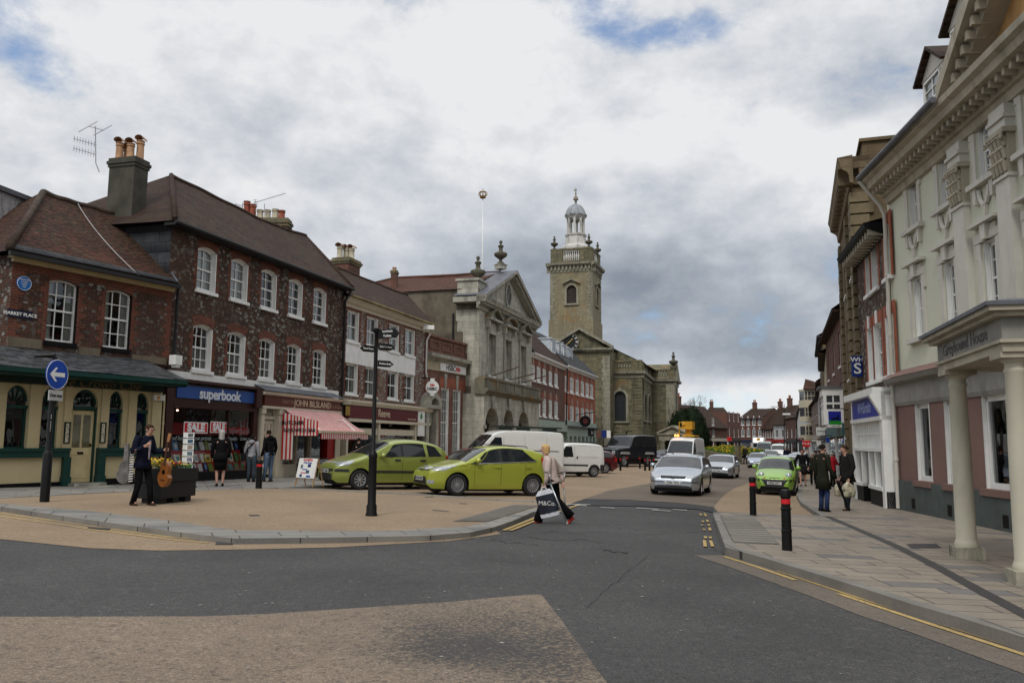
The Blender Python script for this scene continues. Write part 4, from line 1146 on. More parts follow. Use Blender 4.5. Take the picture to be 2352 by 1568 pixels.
text('superbook',FS,S(499),(zf0+zf1)/2-.02,.065,.50,plain('pale_letters',(.62,.64,.66),.5),fa,bold=.012,sx=1.12,spacing=.94)
mb=MB();FS.quad(mb,a+.3,b-.2,gs+.3,ztr,-.05);mb.build('pane',M_SHOPGLASS,bs)
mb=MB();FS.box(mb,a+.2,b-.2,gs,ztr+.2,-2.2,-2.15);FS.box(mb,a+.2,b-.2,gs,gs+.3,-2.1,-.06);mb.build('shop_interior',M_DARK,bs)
mb=MB();zsh=(gs+.32,gs+.75,gs+1.2)
FS.box(mb,a+.35,b-.3,gs+.3,gs+.62,-1.2,-.18);FS.box(mb,a+.35,b-.3,gs+.62,gs+1.02,-1.2,-.45);FS.box(mb,a+.35,b-.3,gs+1.55,gs+1.95,-1.25,-1.15)
mb.build('display_shelf',M_SHELF,bs)
rnd=random.Random(5)
bookc=[plain('book_'+n_,tuple(min(.8,q_*1.7) for q_ in c_),.5) for n_,c_ in (('green',(.05,.16,.05)),('sky',(.12,.25,.42)),('cream',(.5,.46,.36)),('yellow',(.5,.38,.06)),('white',(.6,.6,.58)),('teal',(.03,.14,.15)),('brown',(.13,.07,.03)),('navy',(.02,.03,.12)),('olive',(.16,.2,.04)))]
tb_=[MB() for _ in bookc]
for (z_,v_) in ((gs+.62,-.2),(gs+1.02,-.47),(gs+.32,-.13)):
 x=a+.5
 while x < b-.6:
  w_=rnd.uniform(.16,.3);h_=rnd.uniform(.2,.33);k=rnd.randrange(len(bookc))
  m_=tb_[k];p=[FS.P(x,z_+.01,v_+.05),FS.P(x+w_,z_+.01,v_+.05),FS.P(x+w_,z_+h_,v_-.05),FS.P(x,z_+h_,v_-.05)]
  q_=[c_-FS.n*.03 for c_ in p]
  m_.mesh(p+q_,[(0,1,2,3),(4,7,6,5),(0,4,5,1),(1,5,6,2),(2,6,7,3),(3,7,4,0)])
  if rnd.random() < .6:
   k2=(k+3) % len(bookc);e=w_*.22
   tb_[k2].mesh([p[0].lerp(p[2],.25)+FS.n*.006,p[1].lerp(p[3],.25)+FS.n*.006,p[2].lerp(p[0],.25)+FS.n*.006,p[3].lerp(p[1],.25)+FS.n*.006],[(0,1,2,3)])
  x += w_+rnd.uniform(.04,.16)
for k,m_ in enumerate(tb_):m_.build('book_display',bookc[k],bs)
M_RED=plain('poster_red',(.50,.012,.016),.5)
for (x0,x1,y0,y1,tx,sz) in ((424,480,970,994,'SALE',.36),(485,524,969,993,'SALE',.36)):
 A,z0_=FS.uz(x0,y1,0);B,z1_=FS.uz(x1,y0,0)
 mb=MB();FS.box(mb,A,B,z0_,z1_,-.048,-.040);p_=mb.build('sale_poster',M_WHITE,bs)
 mb=MB();FS.box(mb,A+.03,B-.03,z0_+.03,z1_-.03,-.040,-.036);mb.build('poster_face',M_RED,p_)
 text(tx,FS,(A+B)/2,(z0_+z1_)/2-.01,-.034,(z1_-z0_)*.95,plain('poster_white',(.7,.7,.7),.5),p_,bold=.022,sx=(B-A)/(z1_-z0_)*.36)
mb=MB();A,z0_=FS.uz(512,996,-.3);B,z1_=FS.uz(562,983,-.3);FS.box(mb,A,B,z0_-.0,z1_,-.13,-.1);p_=mb.build('banner',M_SHELF,bs)
text('superbook',FS,(A+B)/2,(z0_+z1_)/2,-.09,.27,plain('dull_white',(.5,.5,.5),.5),p_,sx=1.2)
text('Good books   Low prices',FS,S(548),FS.z(548,1007),-.045,.2,plain('faint_white',(.34,.36,.36),.6),bs,shear=.3,sx=1.1,depth=.001)
text('Good books   Low prices',FS,S(437),FS.z(437,1006),-.045,.2,MATS['faint_white'],bs,shear=.3,sx=1.1,depth=.001)
for (px,py) in ((434.5,944),(451,944.5)):
 mb=MB();mb.lathe([(.001,-.03),(.03,-.02),(.035,.02),(.001,.03)],FS.P(S(px),FS.z(px,py,-.8),-.8),10);mb.build('spot_lamp',emit('spot_glow',(1,.55,.4),6) if 'spot_glow' not in MATS else MATS['spot_glow'],bs)
sl_=thing('security_light','white box shaped security light on a bracket beside the cafe canopy','light',F2.P(F2.u(402,828),F2.z(402,828),0))
mb=MB();uu,zz=F2.uz(402,828,.3);F2.box(mb,uu-.16,uu+.16,zz-.14,zz+.17,.2,.45);F2.box(mb,uu-.1,uu+.1,zz-.22,zz-.14,.25,.42);mb.build('lamp_head',M_WHITE,sl_)
mb=MB();mb.tube([F2.P(uu-.05,zz-.25,0),F2.P(uu-.02,zz-.2,.2),F2.P(uu,zz-.05,.25)],.02,6);mb.build('bracket',M_BLACK,sl_)
# ---- butcher
a,b=S(592),S(776)
M_BROWN=plain('butcher_brown',(.095,.020,.012),.45)
M_CREAMW=plain('ivory_paint',(.56,.50,.38),.5,var=.05,dirt=((.3,.26,.2),.3))
bt=thing('shopfront','cream and brown butcher shopfront with a panelled door behind the striped awning','shopfront',FS.P((a+b)/2,gs))
zf1,zf0=FS.z(700,916),FS.z(700,939)
mb=MB();FS.box(mb,a+.15,b-.12,zf0,zf1,-.1,.14);fa=mb.build('fascia',M_BROWN,bt)
text('JOHN BILSLAND',FS,S(710),(zf0+zf1)/2,.145,.37,plain('cream_letters',(.55,.47,.33),.5),fa,sx=1.1,bold=.003)
text('Scotch Beef',FS,S(653),(zf0+zf1)/2+.02,.145,.24,plain('script_letters',(.33,.2,.14),.5),fa,shear=.5,bold=-.002,sx=.9)
text('Poultry & Game',FS,S(760),(zf0+zf1)/2-.03,.145,.22,MATS['script_letters'],fa,shear=.5,bold=-.002,sx=.9)
mb=MB();FS.profile(mb,a,b-.05,[(-.3,zf1),(.2,zf1),(.24,zf1+.05),(.27,zf1+.12),(-.3,zf1+.16)]);FS.box(mb,a,b-.05,zf0-.09,zf0,-.1,.18)
mb.build('cornice',M_CREAMW,bt)
mb=MB();p=[FS.P(a,zf1+.16,.27),FS.P(b,zf1+.16,.27),FS.P(b,zf1+.42,-.3),FS.P(a,zf1+.42,-.3)];mb.add(p);mb.build('lead_roof',M_LEAD,bt)
zdt=zf0-.09
mb=MB()
for x0,x1 in ((593,600),(633,645),(765,776)):FS.box(mb,S(x0),S(x1),gs-.05,zdt,-.3,.12);FS.box(mb,S(x0)-.03,S(x1)+.03,gs-.05,gs+.3,-.3,.16);FS.box(mb,S(x0)-.03,S(x1)+.03,zdt-.2,zdt,-.3,.16)
FS.box(mb,S(600),S(633),gs+2.18,zdt,-.15,-.05)
FS.box(mb,S(645),S(765),zdt-.35,zdt,-.3,.02)
FS.box(mb,S(645),S(683),gs-.05,gs+.45,-.3,.02);FS.box(mb,S(683)-.1,S(683),gs,zdt,-.3,.02);FS.box(mb,S(712),S(712)+.1,gs,zdt,-.3,.02)
FS.box(mb,S(645),S(645)+.12,gs,zdt,-.3,.02)
mb.build('shop_frame',M_CREAMW,bt)
d_=door(FS,bt,S(601),S(632),gs+.1,gs+2.15,-.12,M_CREAMW)
pn=MB()
for (p0,p1,q0,q1) in ((.14,.42,.06,.42),(.58,.86,.06,.42),(.14,.42,.5,.74),(.58,.86,.5,.74),(.14,.42,.8,.95),(.58,.86,.8,.95)):
 A,B=S(601),S(632);W=B-A;frame2(FS,pn,A+W*p0,A+W*p1,gs+.1+2.05*q0,gs+.1+2.05*q1,.025,-.12,-.112)
pn.build('panel_moulding',M_BROWN,d_)
fn=MB();cu_=S(616);rr_=.42;zz_=gs+2.3
for k in range(7):
 t0=math.pi*k/6
 fn.tube([FS.P(cu_+.08*math.cos(t0),zz_+.08*math.sin(t0),-.04),FS.P(cu_+rr_*math.cos(t0),zz_+rr_*math.sin(t0),-.04)],.012,5)
fn.tube([FS.P(cu_+rr_*math.cos(math.pi*k/16),zz_+rr_*math.sin(math.pi*k/16),-.04) for k in range(17)],.03,6)
fo=fn.build('fanlight',M_CREAMW,bt)
fn=MB();FS.poly(fn,[(cu_+rr_*math.cos(math.pi*k/16),zz_+rr_*math.sin(math.pi*k/16)) for k in range(17)],-.045);fn.build('pane',M_GLASS,fo)
mb=MB();FS.quad(mb,S(645),S(765),gs+.45,zdt-.35,-.12);mb.build('pane',M_SHOPGLASS,bt)
mb=MB();FS.box(mb,S(640),b-.1,gs-.05,zdt,-2.6,-2.5);FS.box(mb,S(684),S(712),gs-.05,gs,-2.5,-.2);mb.build('shop_interior',M_DARK,bt)
mb=MB();FS.box(mb,S(718),S(760),gs+.9,gs+1.0,-1.6,-.4);FS.box(mb,S(650),S(680),gs+.5,gs+.95,-.9,-.3);FS.box(mb,S(722),S(756),gs+1.3,gs+1.45,-1.5,-1.2);mb.build('counter',plain('counter_white',(.4,.4,.38),.4),bt)
mb=MB();FS.box(mb,S(750),S(765)+.1,gs,zdt-.2,-.28,.06);mb.build('red_panel',plain('shutter_red',(.42,.012,.012),.45),bt)
aw0,aw1=S(640),S(790)
zw=zf0-.05
Pa=FS.P(aw0,zw,.15);Pb=FS.P(aw1-.55,zw,.15)
vA=1.75
ua,za=FS.uz(704,1023.5-.0,vA)
zfr=FS.z(690,990,vA)
zfr=FS.z(830,994,vA);uB=FS.u(843,994,vA);uA=FS.u(705,980,vA);zfr=(zfr+FS.z(706,981,vA))/2
zfr=FS.z(843,994,vA)
aw=thing('awning','red and white striped awning with a scalloped valance over the butcher shop','awning',FS.P((aw0+aw1)/2,zw,.2))
M_STRIPE=[plain('awning_red',(.44,.022,.022),.8,var=.1),plain('awning_white',(.62,.57,.53),.8,var=.1)]
mb=MB();nU,nV=108,8
P_=[]
wA,wB=aw0+.05,S(770)
for j in range(nV+1):
 for i in range(nU+1):
  fu,fv=i/nU,j/nV
  u_=(wA+(wB-wA)*fu)*(1-fv)+(wA+.02+(uB-wA)*fu)*fv
  P_.append(FS.P(u_,zw+(zfr-zw)*fv-.08*math.sin(math.pi*fv)-.012*math.sin(fu*26+fv*3),.15+(vA-.15)*fv))
for k_ in (0,1):
 mb.mesh(P_,[(j*(nU+1)+i,j*(nU+1)+i+1,(j+1)*(nU+1)+i+1,(j+1)*(nU+1)+i) for j in range(nV) for i in range(nU) if (i % 2) == k_],k_)
mb.build('canopy',M_STRIPE,aw)
mb=MB();nS=26*6;prev=None
for i in range(nS+1):
 u_=wA+.02+(uB-wA-.02)*i/nS;dz=.26+.045*abs(math.sin(math.pi*i/6));vv=vA+.05+.02*math.sin(i*1.05)
 cur_=(FS.P(u_,zfr-.03,vA+.04),FS.P(u_,zfr-dz,vv))
 if prev:mb.add([prev[0],prev[1],cur_[1],cur_[0]],((i-1)//3) % 2)
 prev=cur_
mb.build('valance',M_STRIPE,aw)
mb=MB();FS.box(mb,wA,uB+.05,zfr-.05,zfr+.04,vA-.05,vA+.06);mb.build('front_bar',plain('bar_cream',(.5,.42,.28),.5),aw)
mb=MB()
for u_ in (wA+.3,uB-.8):mb.tube([FS.P(u_,zw-.5,.1),FS.P(u_+.2,zw-.35,.9),FS.P(u_,zfr-.05,vA-.02)],.025,6)
mb.build('folding_arm',M_WHITE,aw)
hb=thing('hanging_banner','red and white striped cloth banner hanging under the near end of the butcher awning','banner',FS.P(aw0,zw,.6))
u_=wA-.04
D_=FS.P(0,0,1)-FS.P(0,0,0)
zlow=FS.z(640,1107,.2);zmid=FS.z(720,1023,1.2)
class FX:pass
FB=FX();FB.n=(-FS.t);FB.t=FS.n;FB.P=lambda u,z,v=0:FS.P(u_,z,u)-FS.t*v
mb=MB()
def stripe_quad(v0,v1,z0,z1):
 n=max(4,int((v1-v0)/.07))
 for k in range(n):
  x,y=v0+(v1-v0)*k/n,v0+(v1-v0)*(k+1)/n
  mb.add([FB.P(x,z0,.02*math.sin(x*9)),FB.P(y,z0,.02*math.sin(y*9)),FB.P(y,z1-(y-.15)*.22,.02*math.sin(y*9)),FB.P(x,z1-(x-.15)*.22,.02*math.sin(x*9))],k % 2)
stripe_quad(.15,.62,gs+.65,zw-.15);stripe_quad(.62,1.7,zw-1.05,zw-.15)
mb.build('cloth',M_STRIPE,hb)
text('BUTCHER',FB,.62,zw-.56,.05,.20,M_BLACK,hb,sx=1.1,bold=.003)
text('SANDWICH BAR',FB,.92,zw-.84,.05,.185,M_BLACK,hb,sx=1.0,bold=.003)
# ================================================================ REEVE BUILDING
F3=Fac((-7.77,37.9),(-4.90,47.2))
ZE3=F3.z(880,712)
g3=gz(-6,42)
rv=thing('terraced_building','three storey flint and brick building with a white painted band above the estate agent','building',F3.P(F3.L/2,g3))
upx=[(795.9,823.9),(842.2,867.9),(894.3,916.5),(931,952.8)]
lpx=[(793,821),(838.5,865),(890.4,914.6),(928.7,950.8)]
zu1,zu0=F3.z(809,714),F3.z(809,787);zl1,zl0=F3.z(806.5,833.8),F3.z(806.5,906)
zu1=(zu1+F3.z(942,755.5))/2;zu0=(zu0+F3.z(942,815))/2;zl1=(zl1+F3.z(940,860))/2;zl0=(zl0+F3.z(940,921))/2
HA=[(F3.u(a,750),F3.u(b,750),zu0,zu1) for a,b in upx];HB=[(F3.u(a,870),F3.u(b,870),zl0,zl1) for a,b in lpx]
mb=MB();F3.wall(mb,0,F3.L,zl0-1.2,ZE3,HA+HB,rev=.18);sidewall(F3,mb,F3.L,g3,ZE3,6)
wallc=mb
q=MB()
for H in (HA,HB):
 for (a,b,c,d) in H:
  for j in range(int((d-c)/.15)):
   wq=.24 if j % 2 else .14
   F3.box(q,a-wq,a,c+j*.15,c+j*.15+.148,-.02,.012);F3.box(q,b,b+wq,c+j*.15,c+j*.15+.148,-.02,.012)
  if H is HA:F3.box(q,a-.14,b+.14,d,d+.22,-.02,.014)
for j in range(int((ZE3-zl0)/.15)):
 wq=.34 if j % 2 else .2;F3.box(q,0,wq,zl0+j*.15,zl0+j*.15+.148,-.02,.012);F3.box(q,F3.L-wq,F3.L,zl0+j*.15,zl0+j*.15+.148,-.02,.012)
wallc.join(q,1);wallc.build('wall',[M_BRICKFLINT3,M_REDQUOIN],rv)
cr3=[('lower',M_CURT2),('lower',M_CURT2),('full',M_CURT),('full',M_CURT)]
for i,h in enumerate(HA):F3.window(rv,*h,0,cols=2,rows=1,rev=.18,curtain=cr3[i],lining=True,sill=.1,sillp=.09)
for i,h in enumerate(HB):F3.window(rv,*h,0,cols=2,rows=1,rev=.18,curtain=[('right',M_CURT2),('right',M_CURT2),None,None][i],lining=True,sill=.08,sillp=.06)
wb=MB();F3.box(wb,F3.u(793,800),F3.u(953,830),zl1+.0,zu0-.1,0,.03);wb.build('painted_band',M_WHITE,rv)
inn=MB();F3.box(inn,.1,F3.L-.1,g3,ZE3-.1,-6,-2.0);inn.build('inner_wall',M_DARK,rv)
cn=MB();F3.profile(cn,-.05,F3.L+.25,[(0,ZE3-.42),(.06,ZE3-.42),(.1,ZE3-.28),(.2,ZE3-.24),(.3,ZE3-.12),(.34,ZE3-.1),(.36,ZE3),(0,ZE3)]);cn.build('cornice',M_CREAMW,rv)
RD3=3.4
E0,E1=F3.P(-.1,ZE3,.42),F3.P(F3.L+.1,ZE3,.42);zr=F3.z(905,665,-RD3);R0,R1=F3.P(-.8,zr,-RD3),F3.P(F3.u(935,683,-RD3),zr,-RD3)
rb=MB();top,_=sagroof(rb,E0,E1,R1,R0,26,12,sag=.12,seed=21);sagroof(rb,E1,F3.P(F3.L+.1,ZE3,-2*RD3),R1,R1+F3.n*.02,8,12,sag=0,seed=2);sagroof(rb,F3.P(F3.L+.1,ZE3,-2*RD3),F3.P(-.1,ZE3,-2*RD3),R0,R1,8,4,seed=8)
rb.build('roof',M_TILE2,rv,smooth=True,angle=35)
rr=MB();ridge(rr,top,.1);rr.build('ridge_tile',M_TILE,rv,smooth=True)
gb=MB();gb.tube([F3.P(-.05,ZE3+.03,.42),F3.P(F3.L+.2,ZE3+.03,.42)],.06,8);gb.build('gutter',plain('lichened_gutter',(.22,.17,.08),.8,var=.4),rv)
pipe([F3.P(F3.L-.15,ZE3-.5,.3),F3.P(F3.L-.2,ZE3-.9,.1),F3.P(F3.L-.2,zl1+.3,.1),F3.P(F3.L-.05,zl1,.1)],.05,M_WHITE,rv)
yc=46.0;pa,pb_=at(800,640,yc),at(854,640,yc);FK=Fac((pa.x,pa.y),(pa.x+F3.t.x*3,pa.y+F3.t.y*3))
ct=at(820,590,yc).z;cl_=at(820,660,yc).z-2
ck=thing('chimney_stack','square brown brick chimney with three buff capped pots above the estate agent roof','chimney',FK.P(0,cl_))
stack(ck,FK,.0,1.35,-1.0,0,cl_,ct,M_BRICKDARK,M_CHURCH,cap=.35,over=.12,name='stack')
for k,(uu,vv) in enumerate(((.3,-.75),(.75,-.6),(.85,-.3))):pot(ck,FK.P(uu,ct-.03,vv),.72,.17,M_POTWHITE,cap=FK.t)
yc=56.0;pa=at(897,650,yc);FK=Fac((pa.x,pa.y),(pa.x+.1,pa.y+1));ct=at(905,620,yc).z
ck=thing('chimney_stack','slim brown brick chimney with one short pot left of the hall roof','chimney',(pa.x,pa.y,ct-3));FQ=Fac((pa.x,pa.y),(pa.x+1,pa.y))
stack(ck,FQ,0,.42,-.6,0,ct-3,ct,M_BRICKDARK,M_CHURCH,cap=.25,over=.06,name='stack');pot(ck,FQ.P(.2,ct-.02,-.3),.25,.14,M_POT)
FE=Fac(F3.P(0,0,.25),F3.P(F3.L,0,.25));E=lambda x,y=930:FE.u(x,y)
ge=gz(-6,42)+.07
M_MAROON=plain('estate_maroon',(.10,.008,.012),.45)
a,b=.05,FE.L-.1
zf1,zf0=FE.z(860,936),FE.z(860,963)
es=thing('shopfront','estate agent shopfront with a long maroon fascia and cream surround','shopfront',FE.P(FE.L/2,ge))
mb=MB();FE.box(mb,a+.1,E(955),zf0,zf1,-.1,.12);fa=mb.build('fascia',M_MAROON,es)
mb=MB();FE.profile(mb,a,b+.2,[(-.25,zf1+.02),(.16,zf1+.02),(.2,zf1+.1),(.24,zf1+.2),(-.25,zf1+.3)]);FE.box(mb,a,b,zf0-.16,zf0-.02,-.2,.15);FE.box(mb,a,b,zf0-.75,zf0-.45,-.2,.02)
for x in (0,E(868),E(952)):FE.box(mb,x,x+.18,ge,zf0-.1,-.25,.08)
FE.box(mb,E(905),E(952),ge,ge+.75,-.2,.04);FE.box(mb,E(788),E(868),ge,ge+.6,-.2,.04)
mb.build('shop_frame',M_CREAMW,es)
text('Reeve',FE,E(878),(zf0+zf1)/2+.02,.125,.55,plain('pale_gold',(.62,.52,.36),.5),fa,sx=1.0,bold=.004)
text('www.reeve.co.uk',FE,E(942),zf0+.13,.125,.15,MATS['pale_gold'],fa)
lg=MB()
for k in range(5):FE.box(lg,E(789)+k*.085,E(789)+k*.085+.045,zf0+.1,zf1-.05,.12,.13)
lg.build('stripe_logo',plain('gold_stripes',(.45,.3,.07),.4),fa)
mb=MB();FE.box(mb,E(956),E(971),zf0-.75,zf1+.05,.1,.14);pn_=mb.build('side_panel',M_WHITE,es)
mb=MB();FE.cyl(mb,E(963),zf1-.25,.16,.14,.145,16);mb.build('green_emblem',plain('emblem_green',(.03,.25,.05),.5),pn_)
mb=MB();FE.quad(mb,a+.1,b-.05,ge+.6,zf0-.4,-.1);mb.build('pane',M_SHOPGLASS,es)
mb=MB();FE.box(mb,a,b,ge,zf0,-2.2,-2.1);FE.box(mb,E(905),E(950),ge+.8,zf0-.5,-.6,-.55);mb.build('shop_interior',M_DARK,es)
# ================================================================ BANK
F4=Fac((-4.90,47.2),(-2.36,53.7))
g4=gz(-3.5,50)
F4L=F4.u(1092,820)
bank=thing('bank_building','low red brick bank with tall white windows, stone doorway and panelled brick parapet','building',F4.P(F4.L/2,g4))
zp1=(F4.z(976,764)+F4.z(1085,793))/2
zc1,zc0=F4.z(985,812),F4.z(985,823)
zf0=F4.z(1000,851)
wx=[(1012.3,1029.7),(1039.4,1056.4),(1065.1,1081.8)]
zw1=(F4.z(1021,889)+F4.z(1073,900))/2;zw0=g4+.75
Hs=[(F4.u(a,950),F4.u(b,950),zw0,zw1) for a,b in wx]
mb=MB();F4.wall(mb,.0,F4L,g4-.3,zp1,Hs,rev=.15)
for (a,b,c,d) in Hs:F4.poly(mb,[(a-.15,d),(b+.15,d),(b+.32,d+.62),(a-.32,d+.62)],.012,1);F4.poly(mb,[((a+b)/2-.12,d),((a+b)/2+.12,d),((a+b)/2+.2,d+.85),((a+b)/2-.2,d+.85)],.05,2,.05)
for k in range(4):
 a=.35+k*(F4L-.5)/4;b=a+(F4L-.5)/4-.35
 frame2(F4,mb,a,b,zc1+.35,zp1-.3,.1,0,.05,0)
F4.box(mb,0,F4L,zp1-.14,zp1,-.2,.12)
mb.build('wall',[M_BRICKRED,M_BRICKORANGE,M_STONEW],bank)
cn=MB();F4.profile(cn,-.05,F4L,[(0,zc0-.1),(.1,zc0-.1),(.16,zc0+.05),(.4,zc0+.12),(.42,zc1+.05),(0,zc1+.12)]);
cn.build('cornice',M_STONEW,bank)
cn=MB();F4.box(cn,.1,F4L,zf0,zc0-.1,0,.05);cn.build('stone_band',plain('bath_stone',(.40,.34,.23),.8),bank)
sg=MB();a,b=F4.u(1007.8,850),F4.u(1066,860);F4.box(sg,a,b,zf0+.05,zc0-.12,.05,.12);so_=sg.build('sign_board',M_WHITE,bank)
zt_=(zf0+zc0)/2-.03
text('HSBC',F4,F4.u(1032,850),zt_,.125,.5,plain('ink_black',(.02,.02,.02),.5),so_,bold=.01,sx=1.1)
M_SIGNRED=plain('sign_red',(.55,.015,.02),.45)
def hexlogo(F,u,z,v,w,par):
 mb=MB();h=w/2
 F.box(mb,u-w,u+w,z-h,z+h,v,v+.004);o_=mb.build('logo_white',M_WHITE,par)
 mb=MB()
 F.poly(mb,[(u-w,z-h),(u,z),(u-w,z+h)],v+.008);F.poly(mb,[(u-w/2,z+h),(u+w/2,z+h),(u,z)],v+.008);F.poly(mb,[(u+w,z-h),(u+w,z+h),(u,z)],v+.008);F.poly(mb,[(u-w/2,z-h),(u,z),(u+w/2,z-h)],v+.008)
 F.poly(mb,[(u-w*1.5,z),(u-w,z-h),(u-w,z+h)],v+.008) if False else None
 mb.build('logo',M_SIGNRED,o_)
hexlogo(F4,F4.u(1048,853),zt_,.123,.3,so_)
for h in Hs:F4.window(bank,*h,0,cols=3,rows=3,rev=.15,lining=True,sill=.2,sillp=.06,fw=.07,curtain=('lower',M_CURT))
inn=MB();F4.box(inn,.1,F4L,g4,zp1-1,-5,-2.0);inn.build('inner_wall',M_DARK,bank)
dc=MB();a,b=F4.u(978,960,.4),F4.u(1006,960,.4);cu=(a+b)/2;hw=(b-a)/2
zs=F4.z(990,938,.4);
F4.box(dc,a,a+.35,g4-.2,zs,0,.45);F4.box(dc,b-.35,b,g4-.2,zs,0,.45);F4.box(dc,a-.1,b+.1,zs,zs+.2,0,.6)
ring=[(cu+(hw+.05)*math.cos(math.pi*k/12),zs+.2+(hw*.95)*math.sin(math.pi*k/12)) for k in range(13)]
inner=[(cu+(hw-.3)*math.cos(math.pi*k/12),zs+.2+(hw*.95-.3)*math.sin(math.pi*k/12)) for k in range(13)]
for k in range(12):
 for vv,m_ in ((.6,0),):
  dc.add([F4.P(*ring[k],.6),F4.P(*ring[k+1],.6),F4.P(*inner[k+1],.6),F4.P(*inner[k],.6)])
 dc.add([F4.P(*ring[k],.6),F4.P(*ring[k],0),F4.P(*ring[k+1],0),F4.P(*ring[k+1],.6)]);dc.add([F4.P(*inner[k],.6),F4.P(*inner[k+1],.6),F4.P(*inner[k+1],0),F4.P(*inner[k],0)])
F4.poly(dc,ring,.12)
F4.box(dc,a+.35,b-.35,zs-.9,zs,0,.2)
dco=dc.build('doorcase',M_STONEW,bank)
door(F4,bank,a+.4,b-.4,g4,zs-.9,.1,plain('bank_door',(.05,.035,.025),.4))
hs=thing('hanging_sign','round white bank sign on a bracket above the stone doorway','sign',F4.P(F4.u(993,889),F4.z(993,889)))
uu,zz=F4.uz(993,889,.7);Fh=Fac(F4.P(uu,0,.7),F4.P(uu,0,.7)+Vector((1,.12,0)),out=(-.1,-1,0))
mb=MB();Fh.poly(mb,[(.37*math.sin(2*math.pi*k/24),zz+.37*math.cos(2*math.pi*k/24)) for k in range(24)],.05,0,.1);Fh.box(mb,-.12,.12,zz+.36,zz+.5,-.04,.04);Fh.box(mb,-.12,.12,zz-.48,zz-.34,-.04,.04)
di=mb.build('disc',M_WHITE,hs);text('HSBC',Fh,0,zz-.1,.055,.23,MATS['ink_black'],di,bold=.01);hexlogo(Fh,0,zz+.12,.052,.12,di)
mb=MB();mb.tube([F4.P(uu,zz+.5,.7),F4.P(uu,zz+.54,0)],.03,6);mb.build('bracket',M_BLACK,hs)
# ================================================================ TOWN HALL
F5=Fac((-2.07,52.0),(1.52,63.2))
g5=gz(-.5,57);L5=F5.L
th=thing('town_hall','grey stone pedimented town hall with three ground floor arches and urns on its roof','building',F5.P(L5/2,g5))
zcb=F5.z(1110,700);zcor=(F5.z(1115,679,.6)+F5.z(1238,740,.6))/2
zcb=zcor-.75
vw=0
wxa=[(1120,1135.6),(1158,1172),(1193,1206)]
Z1=(F5.z(1128,768)+F5.z(1199,795))/2;Z0=(F5.z(1128,862)+F5.z(1199,880))/2
Hs=[(F5.u(a,820),F5.u(b,820),Z0,Z1) for a,b in wxa]
zbal1,zbal0=F5.z(1095,862,.45),F5.z(1095,900,.45)
mb=MB();F5.wall(mb,0,L5,zbal0-.2,zcb,Hs,rev=.35)
a,b=F5.P(0,0),F5.P(0,0,-3.0)        # stone return on the near side, ragged edge against the render
zz=zcb;seq=[1.6,1.5,1.1,1.3,.8,.6,.9,.5,.7,.5,.6,.5]
hh=(zcb-zbal0+3)/len(seq)
for k,d in enumerate(seq):
 p,q=F5.P(0,0),F5.P(0,0,-d);mb.add([(p.x,p.y,zcb-(k+1)*hh),(q.x,q.y,zcb-(k+1)*hh),(q.x,q.y,zcb-k*hh),(p.x,p.y,zcb-k*hh)])
mb.build('wall',M_STONE,th)
sw=MB();o_=.012
p,q=F5.P(-.0,0)-F5.t*-.012,F5.P(0,0,-11)-F5.t*-.012
ZSE=11.35
sw.add([(p.x,p.y,g5),(q.x,q.y,g5),(q.x,q.y,ZSE),(p.x,p.y,ZSE)])
p2,q2=F5.P(L5-.012,0),F5.P(L5-.012,0,-11)
sw.add([(p2.x,p2.y,g5),(p2.x,p2.y,ZSE),(q2.x,q2.y,ZSE),(q2.x,q2.y,g5)])
sw.add([(q.x,q.y,g5),(q2.x,q2.y,g5),(q2.x,q2.y,ZSE),(q.x,q.y,ZSE)])
sw.build('rendered_side_wall',M_RENDER_DK,th)
pipe([F5.P(-.1,zcb-.2,-1.75),F5.P(-.1,g5+5,-1.75)],.06,M_GUTTER,th)
rb=MB();zrr=13.58
sagroof(rb,F5.P(-.15,ZSE,-11),F5.P(-.15,ZSE,-1.2),F5.P(L5/2,zrr,-.6),F5.P(L5/2,zrr,-8.8),16,8,sag=.08,seed=4)
sagroof(rb,F5.P(L5+.15,ZSE,-11),F5.P(L5+.15,ZSE,-1.2),F5.P(L5/2,zrr,-.6),F5.P(L5/2,zrr,-8.8),16,8,sag=.08,seed=4)
sagroof(rb,F5.P(L5+.15,ZSE,-11),F5.P(-.15,ZSE,-11),F5.P(L5/2,zrr,-8.8),F5.P(L5/2,zrr,-8.85),8,8,sag=0,seed=4)
rb.build('roof',M_TILERED,th,smooth=True,angle=35)
rr=MB();ridge(rr,[F5.P(L5/2,zrr,-.6),F5.P(L5/2,zrr-.05,-4),F5.P(L5/2,zrr,-8.8)],.12);ridge(rr,[F5.P(L5/2,zrr,-8.8),F5.P(-.1,ZSE+.05,-11)],.12);rr.build('ridge_tile',M_TILERED,th,smooth=True)
cn=MB();prof=[(0,zcb),(.1,zcb),(.12,zcb+.2),(.22,zcb+.22),(.25,zcb+.4),(.5,zcb+.45),(.55,zcb+.6),(.62,zcb+.75),(0,zcb+.78)]
F5.profile(cn,-.6,L5+.6,prof)
cn.mesh([F5.P(-.05,zcb+.38,.0),F5.P(-.6,zcb+.42,.6),F5.P(-.6,zcb+.75,.6),F5.P(-.6,zcb+.42,-1.6),F5.P(-.05,zcb+.38,-1.6),F5.P(-.6,zcb+.75,-1.6),F5.P(0,zcb+.8,-1.6),F5.P(0,zcb+.8,0)],[(0,1,3,4),(1,2,5,3),(2,7,6,5),(3,5,6,4)])
for k in range(48):
 u_=-.4+(L5+.8)*k/48;F5.box(cn,u_,u_+.12,zcb+.27,zcb+.42,.2,.42)
zap=F5.z(1181,619,.6)
apu=L5/2
M_=(zap-.1-(zcb+.78))/(L5/2+.6)
